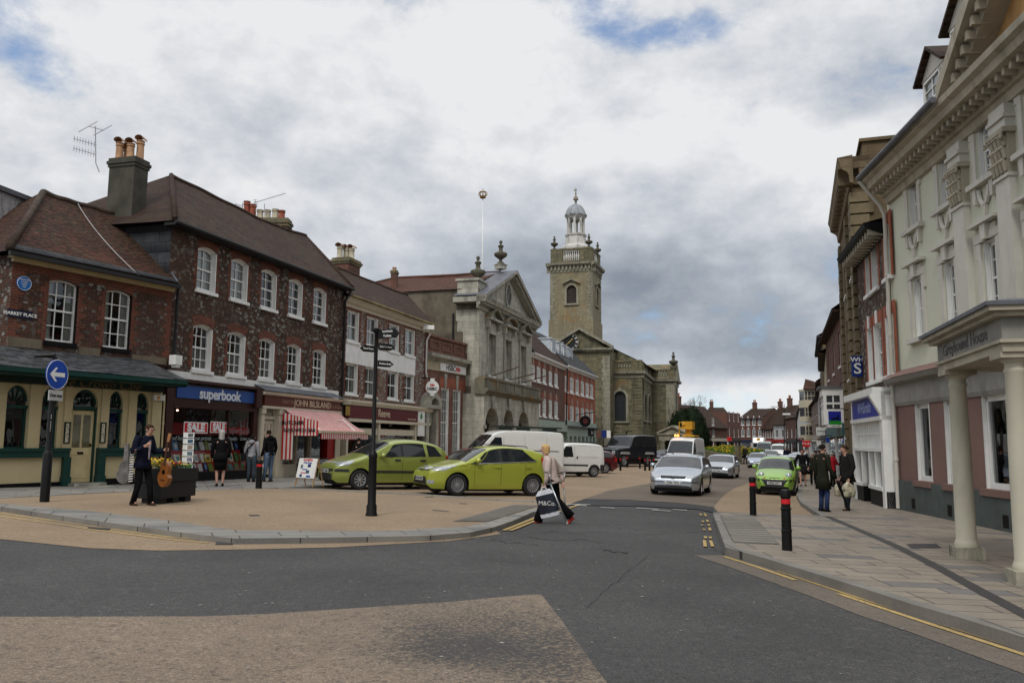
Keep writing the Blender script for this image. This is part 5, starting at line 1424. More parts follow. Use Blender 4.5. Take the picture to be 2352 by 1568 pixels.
def rake(sg,w0,w1,v0,v1):
 x0,x1=(-.6,apu) if sg > 0 else (L5+.6,apu)
 z0,z1=zcb+.62,zap-.16
 pts=[(x0,z0+w0),(x1,z1+w0),(x1,z1+w1),(x0,z0+w1)]
 F5.poly(cn,pts,v1,0,v1-v0)
for sg in (1,-1):rake(sg,0,.2,0,.64);rake(sg,-.22,0,0,.3)
for sg in (1,-1):
 for k in range(26):
  f=(k+.7)/27;x=(-.6 if sg > 0 else L5+.6)*(1-f)+apu*f;z=(zcb+.62)*(1-f)+(zap-.16)*f
  F5.box(cn,x-.07,x+.07,z-.2,z-.03,.28,.5)
cn.build('cornice',M_STONEW,th)
pd=MB();F5.poly(pd,[(-.3,zcb+.78),(L5+.3,zcb+.78),(apu,zap-.15)],-.02);pd.build('pediment',M_STONE,th)
lr=MB()
for x0 in (-.6,L5+.6):lr.add([F5.P(x0,zcb+.84,.66),F5.P(apu,zap+.06,.66),F5.P(apu,zap+.06,-1.6),F5.P(x0,zcb+.84,-1.6)])
lr.build('lead_roof',M_LEAD,th)
bs_=MB();F5.box(bs_,-.1,1.5,zcb+.8,ZSE+.5,-1.5,-.1);F5.box(bs_,-.2,1.6,ZSE+.5,ZSE+.65,-1.6,0)
bs_.build('parapet_block',M_STONE,th)
cz=F5.z(1167,678);cu_=F5.u(1167,678)
oc_=MB()
for k in range(24):
 t0,t1=2*math.pi*k/24,2*math.pi*(k+1)/24
 for r0,r1,v_ in ((.62,.82,.08),):
  oc_.add([F5.P(cu_+r0*math.cos(t0)*.85,cz+r0*math.sin(t0)*1.15,v_),F5.P(cu_+r1*math.cos(t0)*.85,cz+r1*math.sin(t0)*1.15,v_),F5.P(cu_+r1*math.cos(t1)*.85,cz+r1*math.sin(t1)*1.15,v_),F5.P(cu_+r0*math.cos(t1)*.85,cz+r0*math.sin(t1)*1.15,v_)])
  oc_.add([F5.P(cu_+r1*math.cos(t0)*.85,cz+r1*math.sin(t0)*1.15,v_),F5.P(cu_+r1*math.cos(t0)*.85,cz+r1*math.sin(t0)*1.15,0),F5.P(cu_+r1*math.cos(t1)*.85,cz+r1*math.sin(t1)*1.15,0),F5.P(cu_+r1*math.cos(t1)*.85,cz+r1*math.sin(t1)*1.15,v_)])
co=oc_.build('clock_surround',M_STONEW,th)
f_=MB();F5.poly(f_,[(cu_+.62*math.cos(2*math.pi*k/24)*.85,cz+.62*math.sin(2*math.pi*k/24)*1.15) for k in range(24)],.01);f_.build('clock_face',plain('slate_dial',(.04,.04,.045),.5),co)
f_=MB()
for k in range(12):
 t0=2*math.pi*k/12;f_.tube([F5.P(cu_+.4*math.cos(t0)*.85,cz+.4*math.sin(t0)*1.15,.02),F5.P(cu_+.56*math.cos(t0)*.85,cz+.56*math.sin(t0)*1.15,.02)],.025,4)
f_.tube([F5.P(cu_,cz,.03),F5.P(cu_+.2,cz+.35,.03)],.03,4);f_.tube([F5.P(cu_,cz,.03),F5.P(cu_-.1,cz-.3,.03)],.03,4);f_.build('clock_mark',M_STONEW,co)
for i,h in enumerate(Hs):
 F5.window(th,*h,0,cols=3,rows=3,rev=.35,mat=plain('stone_grey_paint',(.62,.62,.58),.5),sill=.14,sillp=.1)
 hd=MB();a,b=h[0]-.5,h[1]+.5;c=(a+b)/2
 F5.box(hd,h[0]-.22,h[0],Z0,Z1,0,.1);F5.box(hd,h[1],h[1]+.22,Z0,Z1,0,.1);F5.box(hd,h[0]-.22,h[1]+.22,Z1,Z1+.22,0,.12)
 F5.box(hd,h[0]-.15,h[1]+.15,Z1+.22,Z1+.8,0,.06);F5.box(hd,a,a+.22,Z1+.35,Z1+.85,0,.3);F5.box(hd,b-.22,b,Z1+.35,Z1+.85,0,.3)
 F5.box(hd,a-.1,b+.1,Z1+.85,Z1+1.0,0,.42)
 hm=MB()
 if i != 1:
  for x0,x1 in ((a-.12,c),(b+.12,c)):F5.poly(hm,[(x0,Z1+1.0),(x1,Z1+1.62),(x1,Z1+1.80),(x0,Z1+1.16)],.45,0,.45)
  F5.poly(hd,[(a,Z1+1.0),(b,Z1+1.0),(c,Z1+1.65)],.1)
 else:
  ar=[(c+(b-a+.2)/2*math.cos(math.pi*k/10),Z1+1.0+.68*math.sin(math.pi*k/10)) for k in range(11)];ai=[(c+(b-a-.15)/2*math.cos(math.pi*k/10),Z1+1.0+.5*math.sin(math.pi*k/10)) for k in range(11)]
  for k in range(10):F5.poly(hm,[ar[k],ar[k+1],ai[k+1],ai[k]],.45,0,.45)
  F5.poly(hd,ai,.1)
 ho_=hd.build('window_hood',M_STONEW,th);hm.build('hood_moulding',M_STONELICH,ho_)
F5g=Fac(F5.P(-.35,0,.5),F5.P(L5+.35,0,.5))
Lg=F5g.L
ax=[(1113,1142.6),(1154.7,1177.3),(1189.4,1212)]
zat=(F5g.z(1128,933)+F5g.z(1200,946))/2
Ha=[(F5g.u(a,1000),F5g.u(b,1000),g5-.2,zat,(F5g.u(b,1000)-F5g.u(a,1000))/2*.999) for a,b in ax]
mb=MB();F5g.wall(mb,0,Lg,g5-.3,zbal0,Ha,rev=.7);sidewall(F5g,mb,0,g5-.3,zbal0,4)
mb.build('arcade',M_STONE,th)
bl_=MB();F5g.profile(bl_,-.15,Lg+.15,[(-.6,zbal0-.05),(.1,zbal0-.05),(.2,zbal0+.1),(.32,zbal0+.16),(.34,zbal0+.3),(0.05,zbal0+.34),(.05,zbal1-.12),(.12,zbal1-.08),(.12,zbal1+.06),(-.25,zbal1+.08),(-.6,zbal1-.1)])
for k in range(7):u_=.2+(Lg-.9)*k/6;F5g.box(bl_,u_,u_+.5,zbal0+.34,zbal1-.12,.05,.1)
bl_.build('balcony',M_STONELICH,th)
kb=MB()
for (a,b,c,d,r_) in Ha:
 cc=(a+b)/2;F5g.poly(kb,[(cc-.14,d-.1),(cc+.14,d-.1),(cc+.26,zbal0-.1),(cc-.26,zbal0-.1)],.16,0,.16)
 tp_=F5g.arc(a,b,d,r_,14)
 for k in range(14):
  (x,zx),(y,zy)=tp_[k],tp_[k+1];cz_=d-r_;s_=1.14
  F5g.poly(kb,[(x,zx),(y,zy),(cc+(y-cc)*s_,cz_+(zy-cz_)*s_),(cc+(x-cc)*s_,cz_+(zx-cz_)*s_)],.05,0,.05)
 F5g.box(kb,a-.28,a+.02,d-r_-.12,d-r_+.1,0,.12);F5g.box(kb,b-.02,b+.28,d-r_-.12,d-r_+.1,0,.12)
F5g.box(kb,-.06,Lg+.06,g5-.3,g5+.9,0,.08) if False else None
kb.build('arch_moulding',M_STONEW,th)
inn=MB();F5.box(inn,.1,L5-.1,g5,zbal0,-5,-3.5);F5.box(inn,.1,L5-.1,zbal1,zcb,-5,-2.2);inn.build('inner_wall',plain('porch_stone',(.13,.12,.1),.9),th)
for px in (1126,1163,1200):   # lanterns hanging in the arches
 l_=MB();c=F5g.P(F5g.u(px,960),F5g.z(px,985,-.3),-.4);l_.lathe([(.02,.55),(.05,.5),(.3,.36),(.34,.3),(.2,-.2),(.05,-.25)],c,6);l_.tube([c+ZV*.5,c+ZV*1.2],.02,4)
 tag(l_.build('lantern',M_BLACK),'black hexagonal lantern hanging in the '+{1126:'near',1163:'middle',1200:'far'}[px]+' arch of the town hall','lantern','lanterns of the town hall arcade')
for k,px in enumerate((1160,1192)):pass
for k,(x0,y0,x1,y1) in enumerate(((1128,864,1192,842),(1168,873,1228,858),(1195,880,1258,862))):   # iron flag brackets leaning out over the balcony
 p_=MB();a=F5.P(F5.u(x0,y0),F5.z(x0,y0),0);b_=F5.uz(x1,y1,2.6);p_.tube([a,F5.P(b_[0],b_[1],2.6)],.035,6)
 tag(p_.build('flag_bracket',M_LEADPAINT),['nearest','middle','farthest'][k]+' rusty flag pole leaning out from the town hall balcony','flag pole','flag poles on the town hall')
M_URN=stonemat('urn_stone',(.12,.11,.085),(.10,.095,.07),(.1,.1,.08),bw=3,bh=3,stain=(.04,.04,.03),st=.8,lichen=(.17,.12,.03),li=.6)
def urn(p,h,label,pl=True,mat=None):
 mb=MB();r=h*.27
 mb.lathe([(r*.55,0),(r*.6,.05*h),(r*.25,.12*h),(r*.22,.2*h),(r*.5,.25*h),(r*.9,.33*h),(r*1.0,.40*h),(r*.95,.46*h),(r*.45,.5*h),(r*.3,.56*h),(r*.28,.68*h),(r*.42,.72*h),(r*.45,.76*h),(r*.2,.80*h),(r*.14,.84*h),(r*.26,.90*h),(r*.24,.95*h),(.001,h)],p,12)
 o=mb.build('urn',mat or M_URN,org=Vector(p),smooth=True,angle=60)
 if pl:
  pb=MB();pb.lathe([(r*.9,-.35),(r*.9,-.05),(r*1.05,-.05),(r*1.05,0)],p,4);ROOTS[o.name]=Vector(p);pb.build('pedestal',M_STONEW,o)
 return tag(o,label,'urn','stone urns along the town hall roof' if mat is None else 'stone urns of the church')
def at_u(F,px,py,v):u_,z_=F.uz(px,py,v);return F.P(u_,z_,v)
zb_=F5.z(1158,612,-.4);zt_=F5.z(1158,557,-.4);urn(F5.P(apu-.6,zap+.42,-.4),F5.z(1158,557,-.4)-zap-.42,'largest stone urn on the apex of the town hall pediment')
zt_=F5.z(1098,587,-.8);urn(F5.P(F5.u(1098,610,-.8),ZSE+.65,-.8),zt_-ZSE-.65,'dark stone urn on the near corner block of the town hall roof',False)
zt_=F5.z(1209,660,-.9);urn(F5.P(L5,zcb+.9,-.6),2.2,'stone urn on the far shoulder of the town hall pediment',False)
fp=thing('flagpole','white flagpole topped by a gilded crown above the town hall roof','flagpole',F5.P(F5.u(1107,600,-3),11,-3))
u_,z_=F5.uz(1109,456,-3.2);b_=F5.uz(1107,640,-3.2)
mb=MB();mb.tube([F5.P(b_[0],11.0,-3.2),F5.P(b_[0]+.05,15,-3.2),F5.P(u_,z_,-3.2)],[.055,.045,.03],10);mb.build('pole',M_WHITE,fp,smooth=True)
c=F5.P(u_,z_,-3.2);mb=MB();mb.lathe([(.08,0),(.22,.04),(.25,.16),(.2,.2)],c,12)
for k in range(8):
 t0=2*math.pi*k/8;d=Vector((math.cos(t0),math.sin(t0),0));mb.tube([c+d*.2+ZV*.16,c+d*.34+ZV*.34,c+d*.27+ZV*.5,c+d*.04+ZV*.55],.03,5)
mb.lathe([(.001,.54),(.06,.58),(.02,.63),(.03,.75),(.001,.78)],c,8);mb.build('crown',plain('old_gilt',(.28,.17,.05),.45,metal=.5),fp)
# ================================================================ TWO BRICK HOUSES (F, G)
def terrace(P0,P1,name_label,rows,z_e,mat,keymat,roofmat,eavehex,band,shop=None,nsill=True,cols=3,RD=3.2,zr=None,cheeks=True):
 F=Fac(P0,P1);g=gz(*P0)
 b=thing('brick_house',name_label,'house',F.P(F.L/2,g))
 H=[]
 for pxs,(zt,zb_) in rows:
  H.append([(F.u(a,930),F.u(c,930),zb_,zt) for a,c in pxs])
 allh=[h for r in H for h in r]
 mb=MB();F.wall(mb,0,F.L,band-.3,z_e,allh,rev=.15)
 for (a,c,d,e) in allh:
  F.poly(mb,[(a-.05,e),(c+.05,e),(c+.22,e+.45),(a-.22,e+.45)],.012,1);m_=(a+c)/2;F.poly(mb,[(m_-.09,e),(m_+.09,e),(m_+.15,e+.62),(m_-.15,e+.62)],.05,2,.05)
 mb.build('wall',[mat,keymat,M_STONEW],b)
 for h in allh:F.window(b,*h,0,cols=cols,rows=3,rev=.12,lining=True,sill=.14,sillp=.1,fw=.12,bw=.05,curtain=('full' if random.random() < .6 else 'lower',M_CURT))
 inn=MB();F.box(inn,.05,F.L-.05,g,z_e-.1,-5,-2);inn.build('inner_wall',M_DARK,b)
 cn=MB();F.profile(cn,0,F.L,[(0,z_e-.35),(.1,z_e-.33),(.15,z_e-.2),(.4,z_e-.12),(.42,z_e),(0,z_e+.02)]);cn.build('cornice',M_WHITE,b)
 return F,b,g
F6=Fac((1.42,64.5),(4.87,76.8))
ze6=F6.z(1218,809);
f6up=[(1225,1232),(1236,1244),(1249,1257),(1262,1270),(1275,1283)]
F6,h6,g6=terrace((1.42,64.5),(4.87,76.8),'dark brick house with tall white windows and four white dormers beside the town hall',
 [([(1218.6,1227.6),(1232.5,1240.8),(1246.3,1253.6),(1260.5,1267.5),(1273.6,1280.6)],(F6.z(1237,842),F6.z(1237,876))),([(1218.6,1227.6),(1232.5,1240.8),(1246.3,1253.6),(1260.5,1267.5),(1273.6,1280.6)],(F6.z(1237,912),F6.z(1237,954)))],
 ze6,M_BRICKDARK,M_BRICKORANGE,M_TILE2,0,F6.z(1237,960))
g0_=F6.z(1237,962)
mb=MB();F6.box(mb,0,F6.L,g0_-.3,g0_,0,.12);F6.box(mb,0,F6.L,g6,g0_-.9,-.3,.0);F6.box(mb,0,F6.L,g0_-.9,g0_-.3,0,.3);mb.build('shop_wall',plain('pale_green_paint',(.30,.36,.30),.6),h6)
zr=F6.z(1236,757,-3)
rb=MB();sagroof(rb,F6.P(0,ze6,.4),F6.P(F6.L,ze6,.4),F6.P(F6.L,zr,-3.4),F6.P(0,zr,-3.4),16,8,sag=.05,seed=2);sagroof(rb,F6.P(0,ze6,-7),F6.P(F6.L,ze6,-7),F6.P(F6.L,zr,-3.4),F6.P(0,zr,-3.4),8,4,sag=.05,seed=2)
rb.build('roof',M_TILE2,h6,smooth=True,angle=35)
for (x0,x1,y0,y1) in ((1264,1276.5,777.5,811),(1279,1289,785.5,817.5),(1291.5,1301.5,792,821.5),(1302,1315,798.5,828)):
 vd=-.9
 a,c=F6.u(x0,800,vd),F6.u(x1,800,vd);zt_,zb_=F6.z(x0,y0,vd),F6.z(x0,y1,vd)
 mb=MB();a += .12;c -= .22;F6.box(mb,a,c,zb_,zt_,vd-1.6,vd);F6.box(mb,a-.08,c+.08,zt_,zt_+.12,vd-1.7,vd+.1);d_=mb.build('dormer',plain('blue_white_paint',(.50,.55,.60),.6),h6)
 F6.window(d_,a+.15,c-.15,zb_+.15,zt_-.1,0,cols=2,rows=1,rev=.0,v=vd+.02,sill=.05,panes=True,name='dormer_window')
F7=Fac((4.87,76.8),(9.1,90.4));ze7=F7.z(1330,851)
g1x=[(1297.5,1303.5),(1309,1317),(1322,1329),(1334,1341),(1345,1352),(1355,1362)]
F7,h7,g7=terrace((4.87,76.8),(9.1,90.4),'bright red brick house with white windows and slate roof next to the church',
 [(g1x,(F7.z(1325,871),F7.z(1325,905))),(g1x,(F7.z(1325,934),F7.z(1325,971)))],ze7,M_BRICKORANGE,M_BRICKORANGE,M_SLATE,0,F7.z(1330,975))
zs_=F7.z(1330,979)
mb=MB();F7.box(mb,0,F7.L,zs_-.1,zs_+.45,0,.14);F7.box(mb,0,F7.L,g7,zs_-1.0,-.3,.0);F7.box(mb,0,F7.L,zs_-1.0,zs_-.1,0,.3)
for k in range(8):u_=F7.L*k/8+.3;F7.box(mb,u_,u_+.5,g7,zs_-1.0,0,.2);F7.box(mb,u_-.1,u_+.6,zs_-1.5,zs_-1.0,0,.3)
mb.build('shop_wall',plain('pale_green_paint',(.30,.36,.30),.6),h7)
mb=MB();F7.box(mb,0,F7.L,zs_-.12,zs_-.02,0,.6);mb.build('lead_roof',M_LEAD,h7)
mb=MB()
for k in range(8):u_=F7.L*k/8+.85;F7.quad(mb,u_,u_+.8,g7+.8,zs_-1.1,.02)
mb.build('shop_window',M_GLASS,h7)
mb=MB();a,c=F7.u(1344,993),F7.u(1357,993);F7.box(mb,a,c,zs_-.9,zs_-.15,.3,.36);sb_=mb.build('sign_board',M_BLACK,h7)
text('lace',F7,(a+c)/2+.4,zs_-.5,.365,.6,M_WHITE,sb_)
zr=F7.z(1297,790,-3.2)
rb=MB();sagroof(rb,F7.P(0,ze7,.4),F7.P(F7.L,ze7,.4),F7.P(F7.L,zr,-3.4),F7.P(0,zr,-3.4),16,8,sag=.03,seed=2);sagroof(rb,F7.P(0,ze7,-7),F7.P(F7.L,ze7,-7),F7.P(F7.L,zr,-3.4),F7.P(0,zr,-3.4),8,4,sag=.05,seed=2)
rb.add([F7.P(F7.L,ze7,.4),F7.P(F7.L,zr,-3.4),F7.P(F7.L,ze7,-7)]);rb.add([F7.P(0,ze7,.4),F7.P(0,ze7,-7),F7.P(0,zr,-3.4)])
rb.build('roof',M_SLATE,h7,smooth=True,angle=35)
pipe([F7.P(0,ze7,.3),F7.P(0,zs_,.2)],.06,M_GUTTER,h7)
sg=MB();c=at_u(F7,1344,967,.8);Fz=Fac((c.x,c.y),(c.x+1,c.y));Fz.cyl(sg,0,c.z,.55,-.06,.06,18)
hs2=sg.build('hanging_sign',M_BLACK,org=c);tag(hs2,'round black pub style sign hanging from the bright red brick house','sign');ROOTS[hs2.name]=Vector(c)
e_=MB();Fz.cyl(e_,0,c.z,.26,.06,.07,12);e_.build('emblem',plain('dull_red',(.09,.012,.012),.6),hs2);e_=MB();e_.tube([Fz.P(-.9,c.z+.62),Fz.P(.9,c.z+.9)],.04,5);e_.tube([Fz.P(0,c.z+.5),Fz.P(0,c.z+.8)],.03,5);e_.build('bracket',M_BLACK,hs2)
# ================================================================ CHURCH
ct=Vector((.953,-.302,0));cd=Vector((.302,.953,0))
def fac_at(px,Y,L=10,depthdir=False):
 p=at(px,900,Y);d=cd if depthdir else ct
 return Fac((p.x,p.y),(p.x+d.x*L,p.y+d.y*L))
ch=thing('church','weathered green grey stone church with a square tower, white cupola and clock gable','church',at(1400,1020,97))
# --- west front
YW=96.0
pR=at(1400,900,YW)                     # right corner of west front
FW=Fac((pR.x-ct.x*14,pR.y-ct.y*14),(pR.x,pR.y))
gw=gz(11,96)
zE=FW.z(1400,790,.5);zEb=zE-.6
zA=FW.z(1329,750,.5);ua=FW.u(1332,800)
def gable(F,mb,uL,uR,zb,u_ap,zap,v):F.poly(mb,[(uL,zb),(uR,zb),(u_ap,zap)],v)
half=FW.L-ua;uLw=ua-half
mb=MB();FW.quad(mb,uLw,FW.L,gw-.5,zEb,0);FW.poly(mb,[(uLw,zEb),(FW.L,zEb),(ua,zA-.3)],0)
for u_ in (FW.L-.9,):
 for j in range(24):FW.box(mb,u_+(.12 if j % 2 else 0),FW.L+.06,gw+j*.5,gw+j*.5+.47,-.1,.06,1)
FN=Fac((pR.x,pR.y),(pR.x+cd.x*24,pR.y+cd.y*24),out=(1,-.3,0))
FN.quad(mb,0,24,gw-.5,zEb,0)
mb.build('west_wall',[M_CHURCH,M_CHURCHTRIM],ch)
cn=MB()
for x0 in (uLw-.5,FW.L+.5):
 FW.poly(cn,[(x0,zEb+.1),(ua,zA-.35),(ua,zA),(x0,zEb+.45)],.55,0,.7)
FW.profile(cn,FW.L-4.4,FW.L+.5,[(0,zEb-.3),(.2,zEb-.25),(.5,zEb),(.5,zEb+.2),(0,zEb+.25)])
FW.profile(cn,uLw-.5,uLw+4,[(0,zEb-.3),(.2,zEb-.25),(.5,zEb),(.5,zEb+.2),(0,zEb+.25)])
cn.build('cornice',M_CHURCHTRIM,ch)
rb=MB();zN=FW.z(1420,803,-1)
sagroof(rb,FN.P(4.2,zA-4.0,3.4),FN.P(20,zA-4.0,3.4),FN.P(20,zA-.5,-half),FN.P(4.2,zA-.5,-half),10,4,sag=0,wob=0)
rb.add([FN.P(.1,zEb+.3,.3),FN.P(4.3,zEb+.3,.3),FN.P(4.3,zA-.45,-half),FN.P(.1,zA-.45,-half)])
rb.build('nave_roof',M_TILERED,ch,smooth=True,angle=30)
ng=MB();ng.add([FN.P(4.3,zA-.52,-half),FN.P(4.3,zA-4.02,3.38),FN.P(4.3,7,3.38),FN.P(4.3,7,-half)]);ng.build('nave_end_wall',M_CHURCH,ch)
uc,zc=FW.uz(1309,786,.1)
M_DIAL=plain('clock_black',(.012,.012,.014),.5);M_GOLD=plain('gilding',(.5,.38,.12),.4,metal=.3)
ck_=MB();FW.cyl(ck_,uc,zc,1.12,.05,.3,28);cko=ck_.build('clock_face',M_DIAL,ch)
nm=MB()
for k in range(12):
 t0=2*math.pi*k/12;d=Vector((math.sin(t0),math.cos(t0)));pn=Vector((d.y,-d.x))
 for o_ in ((-.07,0,.07) if k % 3 else (-.09,-.03,.03,.09)):
  a=(uc+d.x*.75+pn.x*o_,zc+d.y*.75+pn.y*o_);b=(uc+d.x*1.03+pn.x*o_,zc+d.y*1.03+pn.y*o_)
  nm.tube([FW.P(*a,.32),FW.P(*b,.32)],.028,4)
nm.build('numeral',plain('dial_white',(.55,.55,.5),.5),cko)
hd=MB();hd.tube([FW.P(uc+.12,zc+.12,.35),FW.P(uc-.65,zc-.62,.35)],.05,4);hd.tube([FW.P(uc-.1,zc-.1,.36),FW.P(uc+.42,zc+.38,.36)],.06,4);hd.build('clock_hand',M_GOLD,cko)
rg=MB();rg.tube([FW.P(uc+1.1*math.cos(k*math.pi/16),zc+1.1*math.sin(k*math.pi/16),.3) for k in range(33)],.04,5,cap=False);rg.build('clock_rim',M_CHURCHTRIM,cko)
# --- tower
YT=99.5
pT=at(1361,900,YT)
W_t=(1361-1264.5)/FL*YT/.953*1.0
FT=Fac((pT.x-ct.x*W_t,pT.y-ct.y*W_t),(pT.x,pT.y))
FTs=Fac((pT.x,pT.y),(pT.x+cd.x*W_t,pT.y+cd.y*W_t),out=(1,-.3,0))
zc1=FT.z(1310,607,.3);zbt=zE-2;zpl=FT.z(1310,733)
wu=FT.u(1313,680);
wz1,wz0=FT.z(1313,655),FT.z(1313,697);ww=.62
mb=MB()
for F,W in ((FT,W_t),(FTs,W_t)):
 cu=wu if F is FT else W/2
 F.wall(mb,0,W,zpl,zc1,[(cu-ww,cu+ww,wz0,wz1,ww*.99)],rev=.3)
 F.quad(mb,-.15,W+.15,zbt,zpl,.15,0)
 F.add=None
pb=FT.P(0,0,-W_t);
FTl=Fac((FT.O.x,FT.O.y),(pb.x,pb.y),out=(-1,0,0));FTl.quad(mb,0,W_t,zbt,zc1,0)
FTb=Fac((pb.x,pb.y),(pb.x+ct.x*W_t,pb.y+ct.y*W_t),out=(0,1,0));FTb.quad(mb,0,W_t,zbt,zc1,0)
for F,W in ((FT,W_t),(FTs,W_t)):
 for side in (0,1):
  for j in range(int((zc1-zpl)/.38)):
   w_=.42 if j % 2 else .62;a=0 if side == 0 else W-w_
   if F is FTs and side == 0:w_=.62 if j % 2 else .42
   F.box(mb,a-(.03 if side == 0 else 0),a+w_+(.03 if side else 0),zpl+j*.38,zpl+j*.38+.34,-.05,.04,1)
mb.build('tower_wall',[M_CHURCHT,M_CHURCHTRIM],ch)
cn=MB()
for F,W in ((FT,W_t),(FTs,W_t)):
 F.profile(cn,-.45,W+.45,[(0,zc1-.9),(.08,zc1-.9),(.08,zc1-.75),(.02,zc1-.7),(.06,zc1-.2),(.3,zc1-.1),(.45,zc1),(.5,zc1+.25),(0,zc1+.3)])
 for k in range(11):u_=.1+(W-.5)*k/10;F.box(cn,u_,u_+.22,zc1-.65,zc1-.15,.0,.24)
for F in (FTl,FTb):F.profile(cn,-.45,W_t+.45,[(0,zc1-.2),(.45,zc1),(.5,zc1+.25),(0,zc1+.3)])
FT.box(cn,0,W_t,zc1+.2,zc1+.3,-W_t,0)
cn.build('tower_cornice',M_CHURCHTRIM,ch)
zp0,zp1=zc1+.3,FT.z(1310,569,.2)
pp=MB();bl_=MB()
for F in (FT,FTs,FTl,FTb):
 for a,b in ((.1,1.55),(W_t-1.55,W_t-.1)):F.box(pp,a,b,zp0,zp1,-.35,-.02)
 F.box(pp,.1,W_t-.1,zp1-.22,zp1+.02,-.38,.02);F.box(pp,.1,W_t-.1,zp0,zp0+.25,-.38,.0)
 for k in range(8):
  c=F.P(1.72+(W_t-3.44)*k/7,zp0+.25,-.18);bl_.lathe([(.09,0),(.06,.06),(.13,(zp1-zp0)*.28),(.05,(zp1-zp0)*.55),(.09,zp1-zp0-.45)],c,6)
po=pp.build('parapet',M_CHURCH,ch);bl_.build('baluster',M_CUPOLA,po)
for F,u_,nm_,py in ((FT,.45,'left front',547),(FT,W_t-.45,'right front',541),(FTs,W_t-.45,'right rear',563)):
 urn(F.P(u_,zp1,-.3),1.75,'dark stone urn on the '+nm_+' corner of the church tower',False,M_URN)
for F,cu in ((FT,wu),(FTs,W_t/2)):
 lv=MB()
 for k in range(9):zz=wz0+.1+k*(wz1-wz0-.2)/9;lv.mesh([F.P(cu-ww,zz,-.1),F.P(cu+ww,zz,-.1),F.P(cu+ww,zz+.2,-.26),F.P(cu-ww,zz+.2,-.26)],[(0,1,2,3)])
 lv.build('louvre',plain('louvre_wood',(.07,.055,.05),.8),ch)
 sr=MB();F.box(sr,cu-ww-.25,cu-ww,wz0,wz1-ww,0,.14);F.box(sr,cu+ww,cu+ww+.25,wz0,wz1-ww,0,.14)
 tp_=F.arc(cu-ww,cu+ww,wz1,ww,10);cz_=wz1-ww
 for k in range(10):
  (x,zx),(y,zy)=tp_[k],tp_[k+1];s_=1.35;F.poly(sr,[(x,zx),(y,zy),(cu+(y-cu)*s_,cz_+(zy-cz_)*s_),(cu+(x-cu)*s_,cz_+(zx-cz_)*s_)],.14,0,.14)
 for x0,x1 in ((cu-ww-.5,cu),(cu+ww+.5,cu)):F.poly(sr,[(x0,wz1+.15),(x1,wz1+.65),(x1,wz1+.82),(x0,wz1+.32)],.35,0,.35)
 F.box(sr,cu-ww-.35,cu+ww+.35,wz0-.2,wz0,0,.2)
 sr.build('belfry_surround',M_CHURCHTRIM,ch)
ib=MB();ib.box((-.1,-.1,0),(.1,.1,.1));
dk=MB();FT.box(dk,.3,W_t-.3,zpl,zc1,-W_t+.3,-.32);dk.build('belfry_chamber',M_DARK,ch)
cc=FT.P(W_t/2,0,-W_t/2);cc.z=0
def px2z(px,py):return at(px,py,cc.y).z
k_=cc.y/FL
cu_=thing('cupola','white wooden cupola with a grey lead dome and weathervane on the church tower','cupola',(cc.x,cc.y,zc1))
z0_,z1_,z2_,z3_,z4_=px2z(1325,570),px2z(1325,540),px2z(1325,503),px2z(1325,498),px2z(1326,471)
mb=MB();r1=23*k_
mb.lathe([(r1*1.55,z0_-.8),(r1*1.5,z0_),(r1*1.15,z0_+.35),(r1*1.02,z1_-.25),(r1*1.12,z1_-.2),(r1*1.14,z1_),(r1*.2,z1_+.01)],cc,8)
mb.build('cupola_base',M_CUPOLA,cu_)
mb=MB()
for k in range(8):
 t0=math.pi*2*(k+.5)/8+.16;d=Vector((math.cos(t0),math.sin(t0),0));q_=Vector((-d.y,d.x,0))
 c=cc+d*r1*.84
 mb.mesh([c-q_*.12-d*.1+ZV*z1_,c+q_*.12-d*.1+ZV*z1_,c+q_*.12+d*.1+ZV*z1_,c-q_*.12+d*.1+ZV*z1_,c-q_*.12-d*.1+ZV*z2_,c+q_*.12-d*.1+ZV*z2_,c+q_*.12+d*.1+ZV*z2_,c-q_*.12+d*.1+ZV*z2_],[(0,1,5,4),(1,2,6,5),(2,3,7,6),(3,0,4,7),(4,5,6,7)])
 t1=t0+math.pi*2/8;d1=Vector((math.cos(t1),math.sin(t1),0));a,b=cc+d*r1*.86,cc+d1*r1*.86;w=(b-a).length/2-.11;ex=(b-a).normalized();m_=(a+b)/2
 n_=8;rad=w;zsp=z2_-.15-rad
 for j in range(n_):
  x0,x1=-w+2*w*j/n_,-w+2*w*(j+1)/n_
  f0,f1=zsp+math.sqrt(max(0,rad*rad-x0*x0)),zsp+math.sqrt(max(0,rad*rad-x1*x1))
  mb.add([m_+ex*x0+ZV*f0,m_+ex*x1+ZV*f1,m_+ex*x1+ZV*z2_,m_+ex*x0+ZV*z2_])
mb.lathe([(r1*.98,z2_),(r1*1.0,z2_+.1),(r1*1.12,z3_-.05),(r1*1.14,z3_+.1),(r1*.3,z3_+.11)],cc,8);
mb.build('lantern_stage',M_CUPOLA,cu_)
mb=MB();H_=z4_-z3_
mb.lathe([(r1*1.16,z3_+.1),(r1*1.08,z3_+.2),(r1*1.0,z3_+H_*.3),(r1*.88,z3_+H_*.55),(r1*.66,z3_+H_*.8),(r1*.4,z3_+H_*.94),(.25,z4_),(.14,z4_+.25),(.1,z4_+.35)],cc,32)
dm=mb.build('dome',M_DOME,cu_,smooth=True,angle=50)
rbm=MB()
for k in range(8):
 t0=2*math.pi*k/8+.16;d=Vector((math.cos(t0),math.sin(t0),0))
 rbm.tube([cc+d*r*r1*1.0+ZV*z for r,z in ((1.1,z3_+.2),(1.01,z3_+H_*.3),(.89,z3_+H_*.55),(.67,z3_+H_*.8),(.41,z3_+H_*.94),(.1,z4_))],.07,5)
rbm.build('dome_rib',M_DOME,dm)
